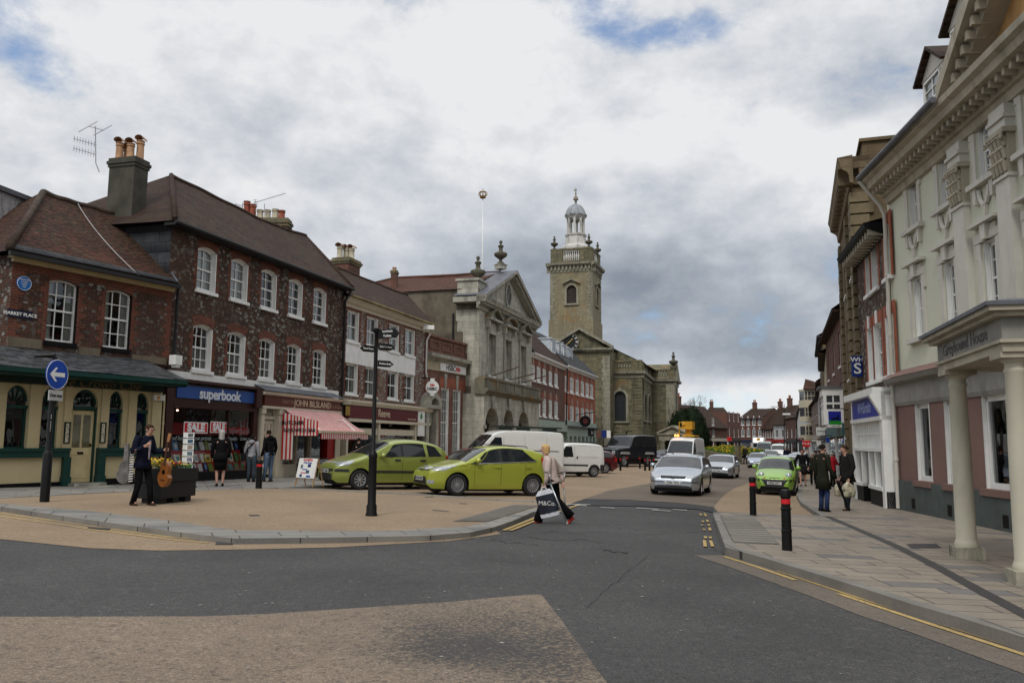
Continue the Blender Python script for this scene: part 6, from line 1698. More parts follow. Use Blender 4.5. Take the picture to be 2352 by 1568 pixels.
zt0,zt1=px2z(1326,455),px2z(1327,430)
mb=MB();mb.lathe([(.12,z4_+.3),(.2,z4_+.45),(.1,z4_+.6),(.33,zt0-.25),(.3,zt0+.05),(.08,zt0+.3),(.1,zt0+.5),(.05,zt1-.4),(.001,zt1)],cc,10)
mb.mesh([cc+Vector((-.3,0,zt1-.5)),cc+Vector((.15,0,zt1-.45)),cc+Vector((.12,.02,zt1-.25)),cc+Vector((-.2,.02,zt1-.3))],[(0,1,2,3)]);mb.build('weathervane',plain('dull_vane',(.22,.2,.15),.6),cu_,smooth=True,angle=50)
# --- aisle block (projecting, with round headed window)
YA=99.0
pA0=at(1399,900,YA-.2);pA1=pA0+ct*3.85
FA=Fac((pA0.x,pA0.y),(pA1.x,pA1.y))
zb1,zcA=FA.z(1440,827),FA.z(1440,856)
pB=Vector((pA1.x,pA1.y,0))
pC3=at(1497,900,110.5)
FB_=Fac((pB.x,pB.y),(pC3.x,pC3.y),out=(1,-.6,0))
pD=Vector((pC3.x,pC3.y,0))+ct*2.9
FCh=Fac((pC3.x,pC3.y),(pD.x,pD.y));FD=Fac((pD.x,pD.y),(pD.x+cd.x*5,pD.y+cd.y*5),out=(1,-.3,0))
ga=gz(15,100)
wz1a,wz0a=FA.z(1425,898),FA.z(1425,967);wa,wb_=FA.u(1411,930),FA.u(1438,930)
mb=MB()
FA.wall(mb,0,FA.L,ga-.5,zcA,[(wa,wb_,wz0a,wz1a,(wb_-wa)/2*.99)],rev=.3)
LB=FB_.L;hB=[(LB*.2,LB*.42,wz0a+.2,wz1a,LB*.11),(LB*.58,LB*.8,wz0a+.2,wz1a,LB*.11)]
FB_.wall(mb,0,LB,ga-.5,zcA,hB,rev=.3)
FCh.quad(mb,0,FCh.L,ga-1,zcA-.1,0);FD.quad(mb,0,5,ga-1,zcA-.1,0)
for j in range(25):FA.box(mb,FA.L-.95,FA.L+.08,ga+j*.38,ga+j*.38+.33,-.1,.1,0)
FA.box(mb,-.1,FA.L+.1,ga-.5,ga+1.9,-.1,.12,0);FB_.box(mb,0,LB,ga-.5,ga+1.7,-.1,.1,0)
mb.build('aisle_wall',[M_CHURCH,M_CHURCHTRIM],ch)
for (F,H) in ((FA,[(wa,wb_,wz0a,wz1a)]),(FB_,[h[:4] for h in hB])):
 for (a,b,c,d) in H:
  w=(b-a)/2;cu=(a+b)/2;cz_=d-w
  gl_=MB();F.quad(gl_,a,b,c,d,-.28);go=gl_.build('church_window',plain('leaded_glass',(.025,.03,.035),.25,spec=.6),ch)
  ld=MB()
  for k in range(1,10):F.box(ld,a,b,c+(d-c)*k/10-.015,c+(d-c)*k/10+.015,-.28,-.25)
  for k in range(1,6):F.box(ld,a+(b-a)*k/6-.015,a+(b-a)*k/6+.015,c,d,-.28,-.25)
  ld.build('glazing_bar',M_IRON,go)
  sr=MB();F.box(sr,a-.28,a,c,cz_,0,.12);F.box(sr,b,b+.28,c,cz_,0,.12);F.box(sr,a-.35,b+.35,c-.2,c,0,.2)
  tp_=F.arc(a,b,d,w*.99,10)
  for k in range(10):
   (x,zx),(y,zy)=tp_[k],tp_[k+1];s_=1+.28/w;F.poly(sr,[(x,zx),(y,zy),(cu+(y-cu)*s_,cz_+(zy-cz_)*s_),(cu+(x-cu)*s_,cz_+(zx-cz_)*s_)],.12,0,.12)
  F.poly(sr,[(cu-.12,d),(cu+.12,d),(cu+.18,d+.45),(cu-.18,d+.45)],.2,0,.2);sr.build('window_surround',M_CHURCHTRIM,ch)
cn=MB();pp=MB();bl2=MB()
for F,L in ((FA,FA.L),(FB_,LB),(FCh,FCh.L),(FD,5)):
 F.profile(cn,-.2,L+.35,[(0,zcA-.6),(.1,zcA-.6),(.12,zcA-.4),(.08,zcA-.2),(.45,zcA-.1),(.5,zcA+.15),(0,zcA+.2)])
 F.box(pp,-.1,L+.1,zb1-.2,zb1,-.4,.05);F.box(pp,-.1,L+.1,zcA+.2,zcA+.45,-.4,.02);F.box(pp,-.1,L*.25,zcA+.4,zb1-.2,-.35,0);F.box(pp,L*.75,L+.1,zcA+.4,zb1-.2,-.35,0)
 for k in range(int(L*.5/.34)):bl2.lathe([(.1,0),(.07,.08),(.14,.3),(.06,.6),(.1,zb1-zcA-.65)],F.P(L*.25+.17+k*.34,zcA+.45,-.18),6)
cn.build('aisle_cornice',M_CHURCHTRIM,ch);po2=pp.build('aisle_parapet',M_CHURCH,ch);bl2.build('baluster',M_CHURCHTRIM,po2)
rf=MB();rf.add([(*FA.P(0,0).xy,zcA+.1),(*FA.P(FA.L,0).xy,zcA+.1),(*FB_.P(LB,0).xy,zcA+.1),(*FD.P(5,0).xy,zcA+.1),(*FN.P(24,0).xy,zcA+.1)]);rf.build('aisle_roof',M_LEAD,ch)
pdm=MB();zq=zcA+.2
FD.poly(pdm,[(-.4,zq),(5.4,zq),(2.5,zq+2.2)],.3,0,.9);pdm.build('transept_pediment',M_CHURCHTRIM,ch)
prf=MB();prf.mesh([FD.P(-.4,zq,.3),FD.P(2.5,zq+2.2,.3),FD.P(2.5,zq+2.2,-5),FD.P(-.4,zq,-2.5)],[(0,1,2,3)]);prf.build('transept_roof',M_CHURCH,ch)
urn(Vector((*FD.P(1.0,0,-.1).xy,at(1541,849,112).z)),2.3,'stone urn on the transept gable at the right end of the church',False,M_URN)
pilm=MB()
for u_ in (FCh.L-1.0,):FCh.box(pilm,u_,FCh.L+.1,ga,zcA-.6,0,.15)
FD.box(pilm,0,.9,ga,zcA-.6,0,.15);FD.box(pilm,2.6,3.4,ga,zcA-.6,0,.15);pilm.build('transept_pilaster',M_CHURCHTRIM,ch)
# --- little temple (pump monument)
YM=84
pm0,pm1=at(1517,1000,YM),at(1573,1000,YM-1.0);FMn=Fac((pm0.x,pm0.y),(pm1.x,pm1.y));gm=gz(pm0.x,YM);Lm=FMn.L
mo=thing('stone_monument','small stone temple with a pediment and two columns behind the white tipper van','monument',FMn.P(Lm/2,gm))
zl,zp,zcp=FMn.z(1520,1011),FMn.z(1520,998),FMn.z(1543,977)
mb=MB();FMn.box(mb,0,Lm,gm,zl,-2.2,-2.0);FMn.box(mb,0,.3,gm,zl,-2.2,0);FMn.box(mb,Lm-.3,Lm,gm,zl,-2.2,0);mb.build('wall',M_CHURCHTRIM,mo)
mb=MB();FMn.box(mb,-.1,Lm+.1,zl,zp,-2.2,.15);FMn.box(mb,-.25,Lm+.25,zp,zp+.12,-2.3,.3)
FMn.poly(mb,[(-.1,zp+.12),(Lm+.1,zp+.12),(Lm/2,zcp-.15)],.05,0,2)
for x0 in (-.3,Lm+.3):FMn.poly(mb,[(x0,zp+.1),(Lm/2,zcp-.15),(Lm/2,zcp+.03),(x0,zp+.27)],.3,0,2.6)
mb.build('pediment',M_CHURCHTRIM,mo)
for u_ in (.28,Lm-.28):
 c_=MB();c_.lathe([(.26,0),(.26,.12),(.2,.18),(.17,zl-gm-.25),(.2,zl-gm-.2),(.26,zl-gm-.1),(.26,zl-gm)],FMn.P(u_,gm,.02),12);c_.build('column',M_CHURCHTRIM,mo,smooth=True,angle=40)
dw=Fac(at(1378,1000,86).xy,at(1520,1000,86).xy);gch=gz(12,84)
cw_=MB();zt_=at(1420,1024,86).z;dw.box(cw_,0,dw.L,gch-.6,zt_,-.3,0);dw.box(cw_,-.03,dw.L+.05,zt_,zt_+.1,-.36,.06)
tag(cw_.build('churchyard_wall',M_CHURCH),'low dark stone wall in front of the church behind the parked off-roader','wall')
# ================================================================ RIGHT ROW : pale green stucco house
F8=Fac((11.2,24.2),(9.1,5.0));L8=F8.L
g8=gz(10.5,18)+PH
gh=thing('stucco_house','pale green stuccoed building with white giant pilasters, big bracketed cornice and dusty pink ground floor','building',F8.P(L8/2,g8))
gh['label']='pale green stuccoed building with white pilasters, bracketed cornice and dusty pink ground floor'
M_PGREEN=plain('pale_green_stucco',(.60,.61,.49),.8,var=.06,scale=.6,dirt=((.36,.38,.28),.35),bmp=.06)
M_PINK=plain('dusty_pink_stucco',(.20,.118,.10),.8,var=.10,scale=.7,dirt=((.15,.085,.07),.4),bmp=.08)
M_DADO=plain('grey_green_dado',(.075,.090,.085),.75,var=.15,dirt=((.04,.045,.035),.5))
M_STUCW=plain('white_stucco',(.57,.55,.49),.7,var=.05,dirt=((.3,.28,.22),.35),scale=2)
M_STUCD=plain('weathered_stucco',(.40,.36,.28),.8,var=.15,dirt=((.16,.14,.10),.6),scale=2)
zcor=at(2008,413,23.9).z-.12
zgf=F8.z(2100,868)
zu1,zu0=F8.z(2170,345),F8.z(2170,475);zl1,zl0=F8.z(2184,598),F8.z(2184,752)
du=F8.u(2170,420)-F8.u(2098,480)
c1u,c2u,c3u=F8.u(2099,480),F8.u(2170,410),F8.u(2259,330)
WW=F8.u(2181,410)-F8.u(2158,410)
cents=[c1u,c2u,c3u,c3u+(c3u-c2u)*1.0,c3u+(c3u-c2u)*2.0]
H=[(c-WW/2,c+WW/2,a,b) for c in cents for a,b in ((zu0,zu1),(zl0,zl1))]
mb=MB();F8.wall(mb,0,L8,zgf,zcor,H,rev=.18);sidewall(F8,mb,0,g8,zcor,8)
mb.build('wall',M_PGREEN,gh)
zg1,zg0=F8.z(2122,926),F8.z(2122,1105)
dad=F8.z(2091,1104)
gw_=[(2105,2139.6),(2172,2212),(2260,2320)]
Hg=[(F8.u(a,1000),F8.u(b,1000),zg0,zg1) for a,b in gw_]
mb=MB();F8.wall(mb,0,L8,g8-.4,zgf,Hg,rev=.16,v=.02)
F8.box(mb,0,L8,g8-.5,dad,.02,.10,1)
for px,py in ((2099,1172),(2183,1196),(2311,1208)):
 u_=F8.u(px,py,.1);F8.box(mb,u_-.13,u_+.13,g8+.08,g8+.35,.10,.105,2)
sidewall(F8,mb,0,g8-.4,zgf,1)
mb.build('ground_floor_wall',[M_PINK,M_DADO,M_BLACK],gh)
inn=MB();F8.box(inn,.1,L8,g8,zcor-.1,-6,-2.0);inn.build('inner_wall',M_DARK,gh)
for i,h in enumerate(Hg):
 w=F8.window(gh,*h,0,cols=1,rows=1,sash=False,rev=.16,v=.02,fw=.08,lining=True,sill=.14,sillp=.12,sillmat=M_PINK,glass=M_SHOPGLASS)
dp=MB();rnd=random.Random(3)
for h in Hg[:3]:
 for k in range(5):u_=h[0]+.1+(h[1]-h[0]-.3)*k/5;F8.box(dp,u_,u_+.12,h[2],h[2]+.2+.3*rnd.random(),-.7,-.5)
dp.build('display',[MATS['book_green']],gh)
dp=MB()
for h in Hg:F8.box(dp,h[0]-.1,h[1]+.1,h[2],h[3],-.75,-.7)
dp.build('added_backing',plain('display_grey',(.20,.21,.19),.8,var=.4),gh)  # backing plane added so the windows look lighter inside
rnd=random.Random(8)
orn=MB();orn2=MB()
for (a,b,c,d) in H:
 orn=MB();orn2=MB()
 F8.window(gh,a,b,c,d,0,cols=3,rows=2,rev=.18,lining=True,sill=0,fw=.05)
 up=d > (zu0+zu1)/2
 F8.box(orn,a-.24,a-.06,c,d,0,.05);F8.box(orn,b+.06,b+.24,c,d,0,.05);F8.box(orn,a-.32,b+.32,d+.02,d+.2,0,.07)
 F8.box(orn,a-.32,a-.14,d-.35,d+.02,0,.055);F8.box(orn,b+.14,b+.32,d-.35,d+.02,0,.055)
 for j in range(int((d-c)/.11)):
  for x in (a-.15,b+.15):orn2.lathe([(.045,0),(.03,.03),(.001,.035)],F8.P(x+.02*math.sin(j*2.1),c+.05+j*.11,.05),6,ax='x')
 F8.box(orn,a-.1,b+.1,d+.2,d+.34,0,.05)
 m_=(a+b)/2
 F8.poly(orn,[(m_-.09,d+.02),(m_+.09,d+.02),(m_+.15,d+.5),(m_-.15,d+.5)],.15,0,.15)
 if not up:
  F8.box(orn,a-.35,b+.35,d+.38,d+.46,0,.2)
 F8.box(orn,a-.38,b+.38,c-.12,c,0,.16)
 if up:
  for x in (a-.12,b+.12):
   F8.poly(orn,[(x-.1,c-.12),(x+.1,c-.12),(x+.06,c-.5),(x-.04,c-.5)],.1,0,.1)
  for k in range(8): # swag
   t0,t1=math.pi*k/8,math.pi*(k+1)/8
   orn.tube([F8.P(m_+(b-a)*.42*math.cos(t0),c-.2-.38*math.sin(t0),.05),F8.P(m_+(b-a)*.42*math.cos(t1),c-.2-.38*math.sin(t1),.05)],.05,5)
  orn.lathe([(.1,0),(.07,.06),(.001,.08)],F8.P(m_,c-.62,.02),6,ax='x');F8.poly(orn,[(m_-.08,c-.55),(m_+.08,c-.55),(m_,c-.95)],.08,0,.08)
 oo=orn.build('window_surround',M_STUCW,gh);orn2.build('carved_border',M_STUCW,oo)
for uc in ((c2u+c3u)/2-.06,(c3u+cents[3])/2,(cents[3]+cents[4])/2):
 p_=MB();hw=.30;zc_=zcor-1.55
 F8.box(p_,uc-hw,uc+hw,zgf+.1,zc_-.55,0,.16);F8.box(p_,uc-hw-.08,uc+hw+.08,zgf+.1,zgf+.5,0,.22);F8.box(p_,uc-hw-.04,uc+hw+.04,zc_-.62,zc_-.55,0,.2)
 po=p_.build('pilaster',M_STUCW,gh)
 c_=MB();F8.box(c_,uc-hw-.02,uc+hw+.02,zc_-.55,zc_+.3,0,.17)
 for row in range(3):
  for k in range(4):
   x=uc-hw+.06+k*(2*hw-.12)/3;z=zc_-.5+row*.27;c_.tube([F8.P(x,z,.17),F8.P(x,z+.16,.2),F8.P(x,z+.23,.26),F8.P(x,z+.18,.3)],[.06,.065,.05,.02],6)
 for s_ in (-1,1):c_.tube([F8.P(uc+s_*(hw-.1),zc_+.08,.2),F8.P(uc+s_*(hw-.02),zc_+.22,.26),F8.P(uc+s_*(hw+.07),zc_+.26,.3),F8.P(uc+s_*(hw+.06),zc_+.17,.31),F8.P(uc+s_*(hw),zc_+.17,.31)],.035,6)
 F8.box(c_,uc-hw-.1,uc+hw+.1,zc_+.3,zc_+.40,0,.28);c_.build('capital',M_STUCD,po)
 e_=MB();F8.box(e_,uc-hw-.05,uc+hw+.05,zc_+.42,zcor-.62,0,.2);F8.box(e_,uc-hw-.09,uc+hw+.09,zc_+.62,zc_+.70,0,.25);e_.build('entablature_block',M_STUCW,po)
cn=MB();F8.profile(cn,.22,L8,[(0,zcor-.62),(.1,zcor-.6),(.14,zcor-.42),(.22,zcor-.40),(.24,zcor-.2),(.62,zcor-.16),(.66,zcor),(.78,zcor+.06),(.8,zcor+.2),(0,zcor+.24)])
k=0
while k*.3 < L8-.4:F8.box(cn,.3+k*.3,.3+k*.3+.11,zcor-.32,zcor-.17,.2,.5);k += 1
k=0
cn.build('cornice',M_STUCD,gh)
pu0=F8.u(2150,242,.8);pz=zcor+.2;sl_=(F8.z(2222,10,.8)-pz)/(F8.u(2222,10,.8)-pu0)
pm=MB();x1=pu0+5.2
F8.poly(pm,[(pu0,pz),(x1,pz+sl_*5.2),(x1,pz+sl_*5.2+.34),(pu0,pz+.34)],.8,0,.8)
F8.poly(pm,[(pu0+.4,pz+.04),(x1,pz+sl_*5.2-.4),(x1,pz+sl_*5.2),(pu0,pz)],.5,0,.5)
F8.poly(pm,[(x1,pz+sl_*5.2),(x1+5.2,pz),(x1+5.2,pz+.34),(x1,pz+sl_*5.2+.34)],.8,0,.8)
for k in range(17):x=pu0+.55+k*.27;z=pz+sl_*(x-pu0)-.22;F8.box(pm,x,x+.12,z,z+.2,.3,.68)
pm.build('raking_cornice',M_STUCD,gh)
ty=MB();F8.poly(ty,[(pu0+.3,pz),(x1+5,pz),(x1,pz+sl_*5.2)],.06);ty.build('tympanum',plain('ochre_stucco',(.46,.27,.11),.8,dirt=((.3,.15,.06),.4)),gh)
gt=MB();gt.tube([F8.P(.24,zcor+.2,.86),F8.P(pu0+.1,zcor+.2,.9)],.08,8);gt.build('gutter',M_LEAD,gh)
pipe([F8.P(.28,zcor+.1,.85),F8.P(.14,zcor-.6,.25),F8.P(.12,zcor-.9,.12),F8.P(.12,g8,.12)],.06,M_STUCW,gh)
rb=MB();sagroof(rb,F8.P(-.1,zcor+.22,.5),F8.P(L8,zcor+.22,.5),F8.P(L8,zcor+4.2,-4.5),F8.P(-.1,zcor+4.2,-4.5),10,6,sag=.05);rb.add([F8.P(-.1,zcor+.2,.5),F8.P(-.1,zcor+4.2,-4.5),F8.P(-.1,zcor+.2,-8)]);rb.build('roof',M_TILE2,gh,smooth=True,angle=30)
for (x0,x1_,ya,yb,vd) in ((2112,2152,180,268,-.3),(2172,2198,62,130,-.3)):
 a,b=F8.u(x0+12,yb,vd),F8.u(x1_,yb,vd);zt_=F8.z(x0+12,ya+8,vd);zb_=zcor
 a,b=(a,a+1.5)
 mb=MB();F8.box(mb,a,b,zb_,zt_,vd-2.5,vd);F8.poly(mb,[(a-.1,zt_),(b+.1,zt_),((a+b)/2,zt_+.62)],vd+.02,0,.1);d_=mb.build('dormer',M_STUCW,gh)
 F8.window(d_,a+.2,b-.2,zt_-1.35,zt_-.12,0,cols=2,rows=2,rev=0,v=vd+.02,sill=.05,name='dormer_window')
 r_=MB();m_=(a+b)/2
 for x in (a-.22,b+.22):roofquad(r_,[F8.P(x,zt_-.02,vd+.2),F8.P(m_,zt_+.72,vd+.2),F8.P(m_,zt_+.72,vd-3),F8.P(x,zt_-.02,vd-3)],.08)
 r_.build('dormer_roof',M_TILE2,d_)
sc=MB();F8.profile(sc,-.02,L8,[(0,zgf-.72),(.06,zgf-.72),(.1,zgf-.62),(.08,zgf-.12),(.3,zgf-.06),(.38,zgf+.06),(0,zgf+.14)])
sc.build('shop_cornice',plain('grey_stucco',(.28,.27,.25),.8,dirt=((.15,.14,.12),.5)),gh)
sc=MB();sc.add([F8.P(0,zgf+.07,.39),F8.P(L8,zgf+.07,.39),F8.P(L8,zgf+.3,0),F8.P(0,zgf+.3,0)]);sc.build('lead_roof',M_PINK,gh)
# ---- portico with two columns in view
q1=gp(2222,1281,PH);q2=gp(2364,1342,PH)
tt=(q2-q1).normalized();F9p=Fac((q1.x-tt.x*.3,q1.y-tt.y*.3),(q1.x+tt.x*(q2-q1).length*1+tt.x*.3,q1.y+tt.y*(q2-q1).length+tt.y*.3),out=(-1,0,0));Lp=F9p.L
po_=thing('portico','cream stone portico with round columns and an inscribed entablature on the pale green building','portico',F9p.P(Lp/2,g8))
ze0,ze1=F9p.z(2178,862),F9p.z(2178,768,.3)
ze1=ze0+.72
for q in (q1,q2):
 gq=gz(q.x,q.y)+PH
 c_=MB();B_=.25
 c_.lathe([(.165,gq+.17),(.17,gq+.21),(.155,gq+.25),(.142,gq+.29),(.140,gq+.9),(.134,gq+1.7),(.117,ze0-.22),(.132,ze0-.2),(.132,ze0-.17),(.117,ze0-.16),(.117,ze0-.1),(.165,ze0-.06),(.17,ze0-.03)],(q.x,q.y,0),28)
 co_=c_.build('column',plain('column_cream',(.50,.47,.37),.7,var=.06,dirt=((.30,.28,.21),.5),scale=1.6,bmp=.12),po_,smooth=True,angle=40)
 b_=MB();Mx=Matrix.Translation((q.x,q.y,0)) @ Matrix.Rotation(math.atan2(tt.y,tt.x),4,'Z')
 b_.box((-.2,-.2,gq-.02),(.2,.2,gq+.17),mat=Mx);b_.build('column_base',plain('mossy_plinth',(.33,.31,.24),.85,var=.2,scale=5,dirt=((.035,.045,.02),.95),bmp=.5),co_)
 b_=MB();b_.box((-.22,-.22,ze0-.04),(.22,.22,ze0+.03),mat=Mx);b_.build('capital',M_STUCD,co_)
wallv=-(F8.O-q1).dot(F8.n)-.0
dep=abs((q1-F8.O).dot(F8.n))
M_INSC=plain('grey_stone_frieze',(.24,.235,.21),.8,var=.15,dirt=((.12,.11,.09),.5))
en=MB();F9p.box(en,.05,Lp-.05,ze0+.03,ze0+.14,-dep+.1,.20);F9p.box(en,.0,Lp,ze0+.14,ze0+.18,-dep+.1,.24)
en2=MB();F9p.box(en2,.05,Lp-.05,ze0+.18,ze0+.46,-dep+.1,.20)
F9p.box(en,-.06,Lp+.06,ze0+.46,ze0+.52,-dep+.1,.30);F9p.box(en,-.14,Lp+.14,ze0+.52,ze0+.58,-dep+.1,.38)
en.build('entablature',M_STUCD,po_);fz_=en2.build('frieze',M_INSC,po_)
tp=MB();p=[F9p.P(-.17,ze0+.58,.42),F9p.P(Lp+.17,ze0+.58,.42),F9p.P(Lp+.17,ze0+.58,-dep),F9p.P(-.17,ze0+.58,-dep)];q=[F9p.P(.25,ze0+.72,.0),F9p.P(Lp-.25,ze0+.72,.0),F9p.P(Lp-.25,ze0+.72,-dep),F9p.P(.25,ze0+.72,-dep)]
F9p.box(tp,-.17,Lp+.17,ze0+.581,ze0+.63,-dep,.42)
for i in range(4):j=(i+1) % 4;tp.add([p[i]+ZV*.05,p[j]+ZV*.05,q[j],q[i]])
tp.add(q);tp.build('portico_roof',M_LEAD,po_)
text('Greyhound House',F9p,Lp/2-.1,ze0+.32,.204,.235,plain('cut_letters',(.10,.10,.095),.8),fz_,sx=1.25,bold=.001)
# ================================================================ stationer
F9=Fac((11.2,24.3),(12.35,29.3));L9=F9.L;g9=gz(11.7,27)+PH
ze9=F9.z(2000,520,.4)
sh=thing('brick_house','narrow red brick house with tall white recessed windows above the stationer shop','house',F9.P(L9/2,g9))
ur=[(2031,2046.5,509,643),(2001,2016.5,550,675),(1987,1997,583,694)];lr_=[(2036,2056,722,860),(2008,2027,740,883),(1993,2005,752,895)]
zu1,zu0,zl1,zl0=F9.z(2038,515),F9.z(2038,640),F9.z(2045,722),F9.z(2045,862)
H=[(F9.u(b,600),F9.u(a,600),zu0,zu1) for a,b,_,_ in ur]+[(F9.u(b,800),F9.u(a,800),zl0,zl1) for a,b,_,_ in lr_]
mb=MB();F9.wall(mb,0,L9,zl0-.4,ze9,H,rev=.2)
for (a,b,c,d) in H:
 F9.box(mb,a-.2,a,c,d+.35,-.02,.012,1);F9.box(mb,b,b+.2,c,d+.35,-.02,.012,1);F9.box(mb,a,b,d,d+.35,-.02,.012,1);m_=(a+b)/2;F9.box(mb,m_-.1,m_+.1,d,d+.42,0,.05,2)
mb.build('wall',[M_BRICKFLINT,M_BRICKORANGE,M_WHITE],sh)
for h in H:F9.window(sh,*h,0,cols=2,rows=2,rev=.2,lining=True,sill=.1,sillp=.1)
cn=MB();F9.profile(cn,0,L9,[(0,ze9-.3),(.5,ze9-.1),(.6,ze9-.05),(.65,ze9+.08),(0,ze9+.1)]);cn.build('eaves',M_BLACK,sh)
k_=MB()
for j in range(12):F9.box(k_,.1+j*.42,.25+j*.42,ze9-.28,ze9-.06,0,.5)
k_.build('bracket',M_STUCD,sh)
rb=MB();sagroof(rb,F9.P(0,ze9+.1,.6),F9.P(L9,ze9+.1,.6),F9.P(L9,ze9+1.2,-4),F9.P(0,ze9+1.2,-4),8,4);rb.build('roof',M_TILE2,sh)
inn=MB();F9.box(inn,.1,L9-.1,g9,ze9-.1,-5,-2);inn.build('inner_wall',M_DARK,sh)
FW9=Fac(F9.P(0,0,.25),F9.P(L9,0,.25));A_=lambda x,y=1000:FW9.u(x,y)
zf1,zf0=FW9.z(2010,912),FW9.z(2010,958)
zf1=zf0+.62
ws=thing('shopfront','white stationer shopfront with a bright blue fascia and curved bracket','shopfront',FW9.P(L9/2,g9))
mb=MB();FW9.box(mb,.35,L9-.35,zf0,zf1,.02,.14);fa=mb.build('fascia',plain('ultramarine',(.015,.035,.32),.4),ws)
text('WHSmith',FW9,L9/2,(zf0+zf1)/2,.145,.5,plain('pale_blue_letters',(.32,.38,.62),.5),fa,sx=1.1,bold=.006)
mb=MB();FW9.box(mb,0,.35,g9,zf1+.1,-.3,.12);FW9.box(mb,L9-.35,L9,g9,zf1+.1,-.3,.12);FW9.box(mb,0,L9,zf1,zf1+.22,-.3,.35);FW9.box(mb,0,L9,zf0-.12,zf0,-.3,.16)
FW9.poly(mb,[(0,0),(0,0),(0,0)],0) if False else None
mb.mesh([FW9.P(-.0,zf0,.12),FW9.P(-.0,zf1,.45),FW9.P(-.0,zf1,.0),FW9.P(-.0,zf0,0),FW9.P(.28,zf0,.12),FW9.P(.28,zf1,.45),FW9.P(.28,zf1,.0),FW9.P(.28,zf0,0)],[(0,1,2,3),(7,6,5,4),(0,4,5,1),(1,5,6,2)])
ztr=zf0-.95
FW9.box(mb,.35,L9-.35,ztr-.1,ztr,-.1,.12)
for k in range(14):u_=.35+(L9-.7)*k/14;FW9.box(mb,u_,u_+.045,ztr,zf0-.12,-.05,.03)
FW9.box(mb,.35,L9-.35,(ztr+zf0)/2-.05,(ztr+zf0)/2,-.05,.02);FW9.box(mb,.35,L9-.35,ztr,zf0-.1,-.08,-.06)
for u_ in (1.35,2.35,3.6):FW9.box(mb,u_,u_+.1,g9+.5,ztr,-.1,.1)
FW9.box(mb,.35,2.4,g9+.5,g9+.6,-.1,.14);FW9.box(mb,3.6,L9-.3,g9+.5,g9+.6,-.1,.14);mb.build('shop_frame',M_WHITE,ws)
mb=MB();FW9.box(mb,0,2.4,g9-.2,g9+.5,-.2,.08);FW9.box(mb,3.6,L9,g9-.2,g9+.5,-.2,.08);mb.build('stall_riser',M_BLACK,ws)
mb=MB();FW9.quad(mb,.35,L9-.3,g9+.5,ztr,-.05);mb.build('pane',M_SHOPGLASS,ws)
mb=MB();FW9.box(mb,.2,L9-.2,g9-.2,zf1,-2,-1.9);mb.build('shop_interior',M_DARK,ws)
rnd=random.Random(4)
sgm=[MB() for _ in bookc]
for k in range(26):
 u_=.5+rnd.random()*(L9-1.2);z_=g9+.6+rnd.random()*1.2;FW9.box(sgm[k % 9],u_,u_+.2+rnd.random()*.2,z_,z_+.25+rnd.random()*.15,-.4-.2*rnd.random(),-.18)
for k,m_ in enumerate(sgm):m_.build('goods',bookc[k],ws)
def blade(name_,label,px0,px1,py0,py1,p,mat,group=None):
 """projecting sign board facing the camera at point p depth"""
 Y=p.y;a,b=at(px0,py0,Y),at(px1,py1,Y);F=Fac((a.x,a.y),(b.x,a.y+.01));mb=MB();F.box(mb,0,F.L,b.z,a.z,-.04,.04)
 o=mb.build(name_,mat,org=a);ROOTS[o.name]=Vector(a);tag(o,label,'sign',group)
 return o,F,F.L,b.z,a.z
p_=F9.P(F9.u(1975,840),0);
o_,Fb,Lb,zb_,zt_=blade('projecting_sign','dark blue square stationer sign reading WHS on the brick wall',1955.5,1981,817,865,at(1965,840,28.9),plain('navy_sign',(.01,.03,.16),.4))
text('WH',Fb,Lb/2,zt_-.14,.045,.22,M_WHITE,o_,bold=.004,sx=1.2);text('S',Fb,Lb/2,zb_+.27,.045,.52,M_WHITE,o_,bold=.006,sx=1.2)
bb_=MB();Fb.box(bb_,Lb,Lb+.35,zt_-.1,zt_-.06,-.02,.02);bb_.build('bracket',M_BLACK,o_)
# ================================================================ tall rusticated stone building
F10=Fac((12.35,29.3),(15.5,38.5));L10=F10.L;g10=gz(13.5,33)+PH
M_OCHRE=stonemat('ochre_ashlar',(.16,.115,.065),(.12,.088,.052),(.08,.06,.04),bw=.7,bh=.3,stain=(.07,.055,.035),st=.5)
M_RUST=stonemat('rusticated_stone',(.20,.16,.095),(.14,.115,.07),(.05,.04,.03),bw=3,bh=3,stain=(.05,.04,.028),st=.7)
zc=at(1930,372,28.9).z
tb10=thing('stone_building','tall ochre stone building with rusticated blocks and a deep bracketed cornice','building',F10.P(L10/2,g10))
mb=MB();wins=[(1.6,2.9,4.4,7.0),(1.6,2.9,8.0,10.0),(5.9,7.2,4.4,7.0),(5.9,7.2,8.0,10.0)]
F10.wall(mb,0,L10,g10-.4,zc,wins,rev=.2);sidewall(F10,mb,0,6,zc,9)
for s_,u0_ in ((0,0),(1,3.3),(2,L10-1.2)):
 for j in range(int((zc-.6-g10)/.42)):
  w_=1.1 if j % 2 else .85;F10.box(mb,u0_,u0_+w_,g10-.3+j*.42,g10-.3+j*.42+.36,0,.13,1)
  if s_ == 0:F10.box(mb,-.1,0,g10-.3+j*.42,g10-.3+j*.42+.36,-w_*.6,.13,1)
mb.build('wall',[M_OCHRE,M_RUST],tb10)
for h in wins:F10.window(tb10,*h,0,cols=3,rows=3,rev=.2)
inn=MB();F10.box(inn,.1,L10-.1,g10,zc-.5,-6,-2);inn.build('inner_wall',M_DARK,tb10)
cn=MB();prof=[(0,zc-.8),(.12,zc-.75),(.15,zc-.45),(.22,zc-.35),(.42,zc-.22),(.45,zc),(.52,zc+.18),(0,zc+.25)]
F10.profile(cn,-.5,L10-.6,prof)
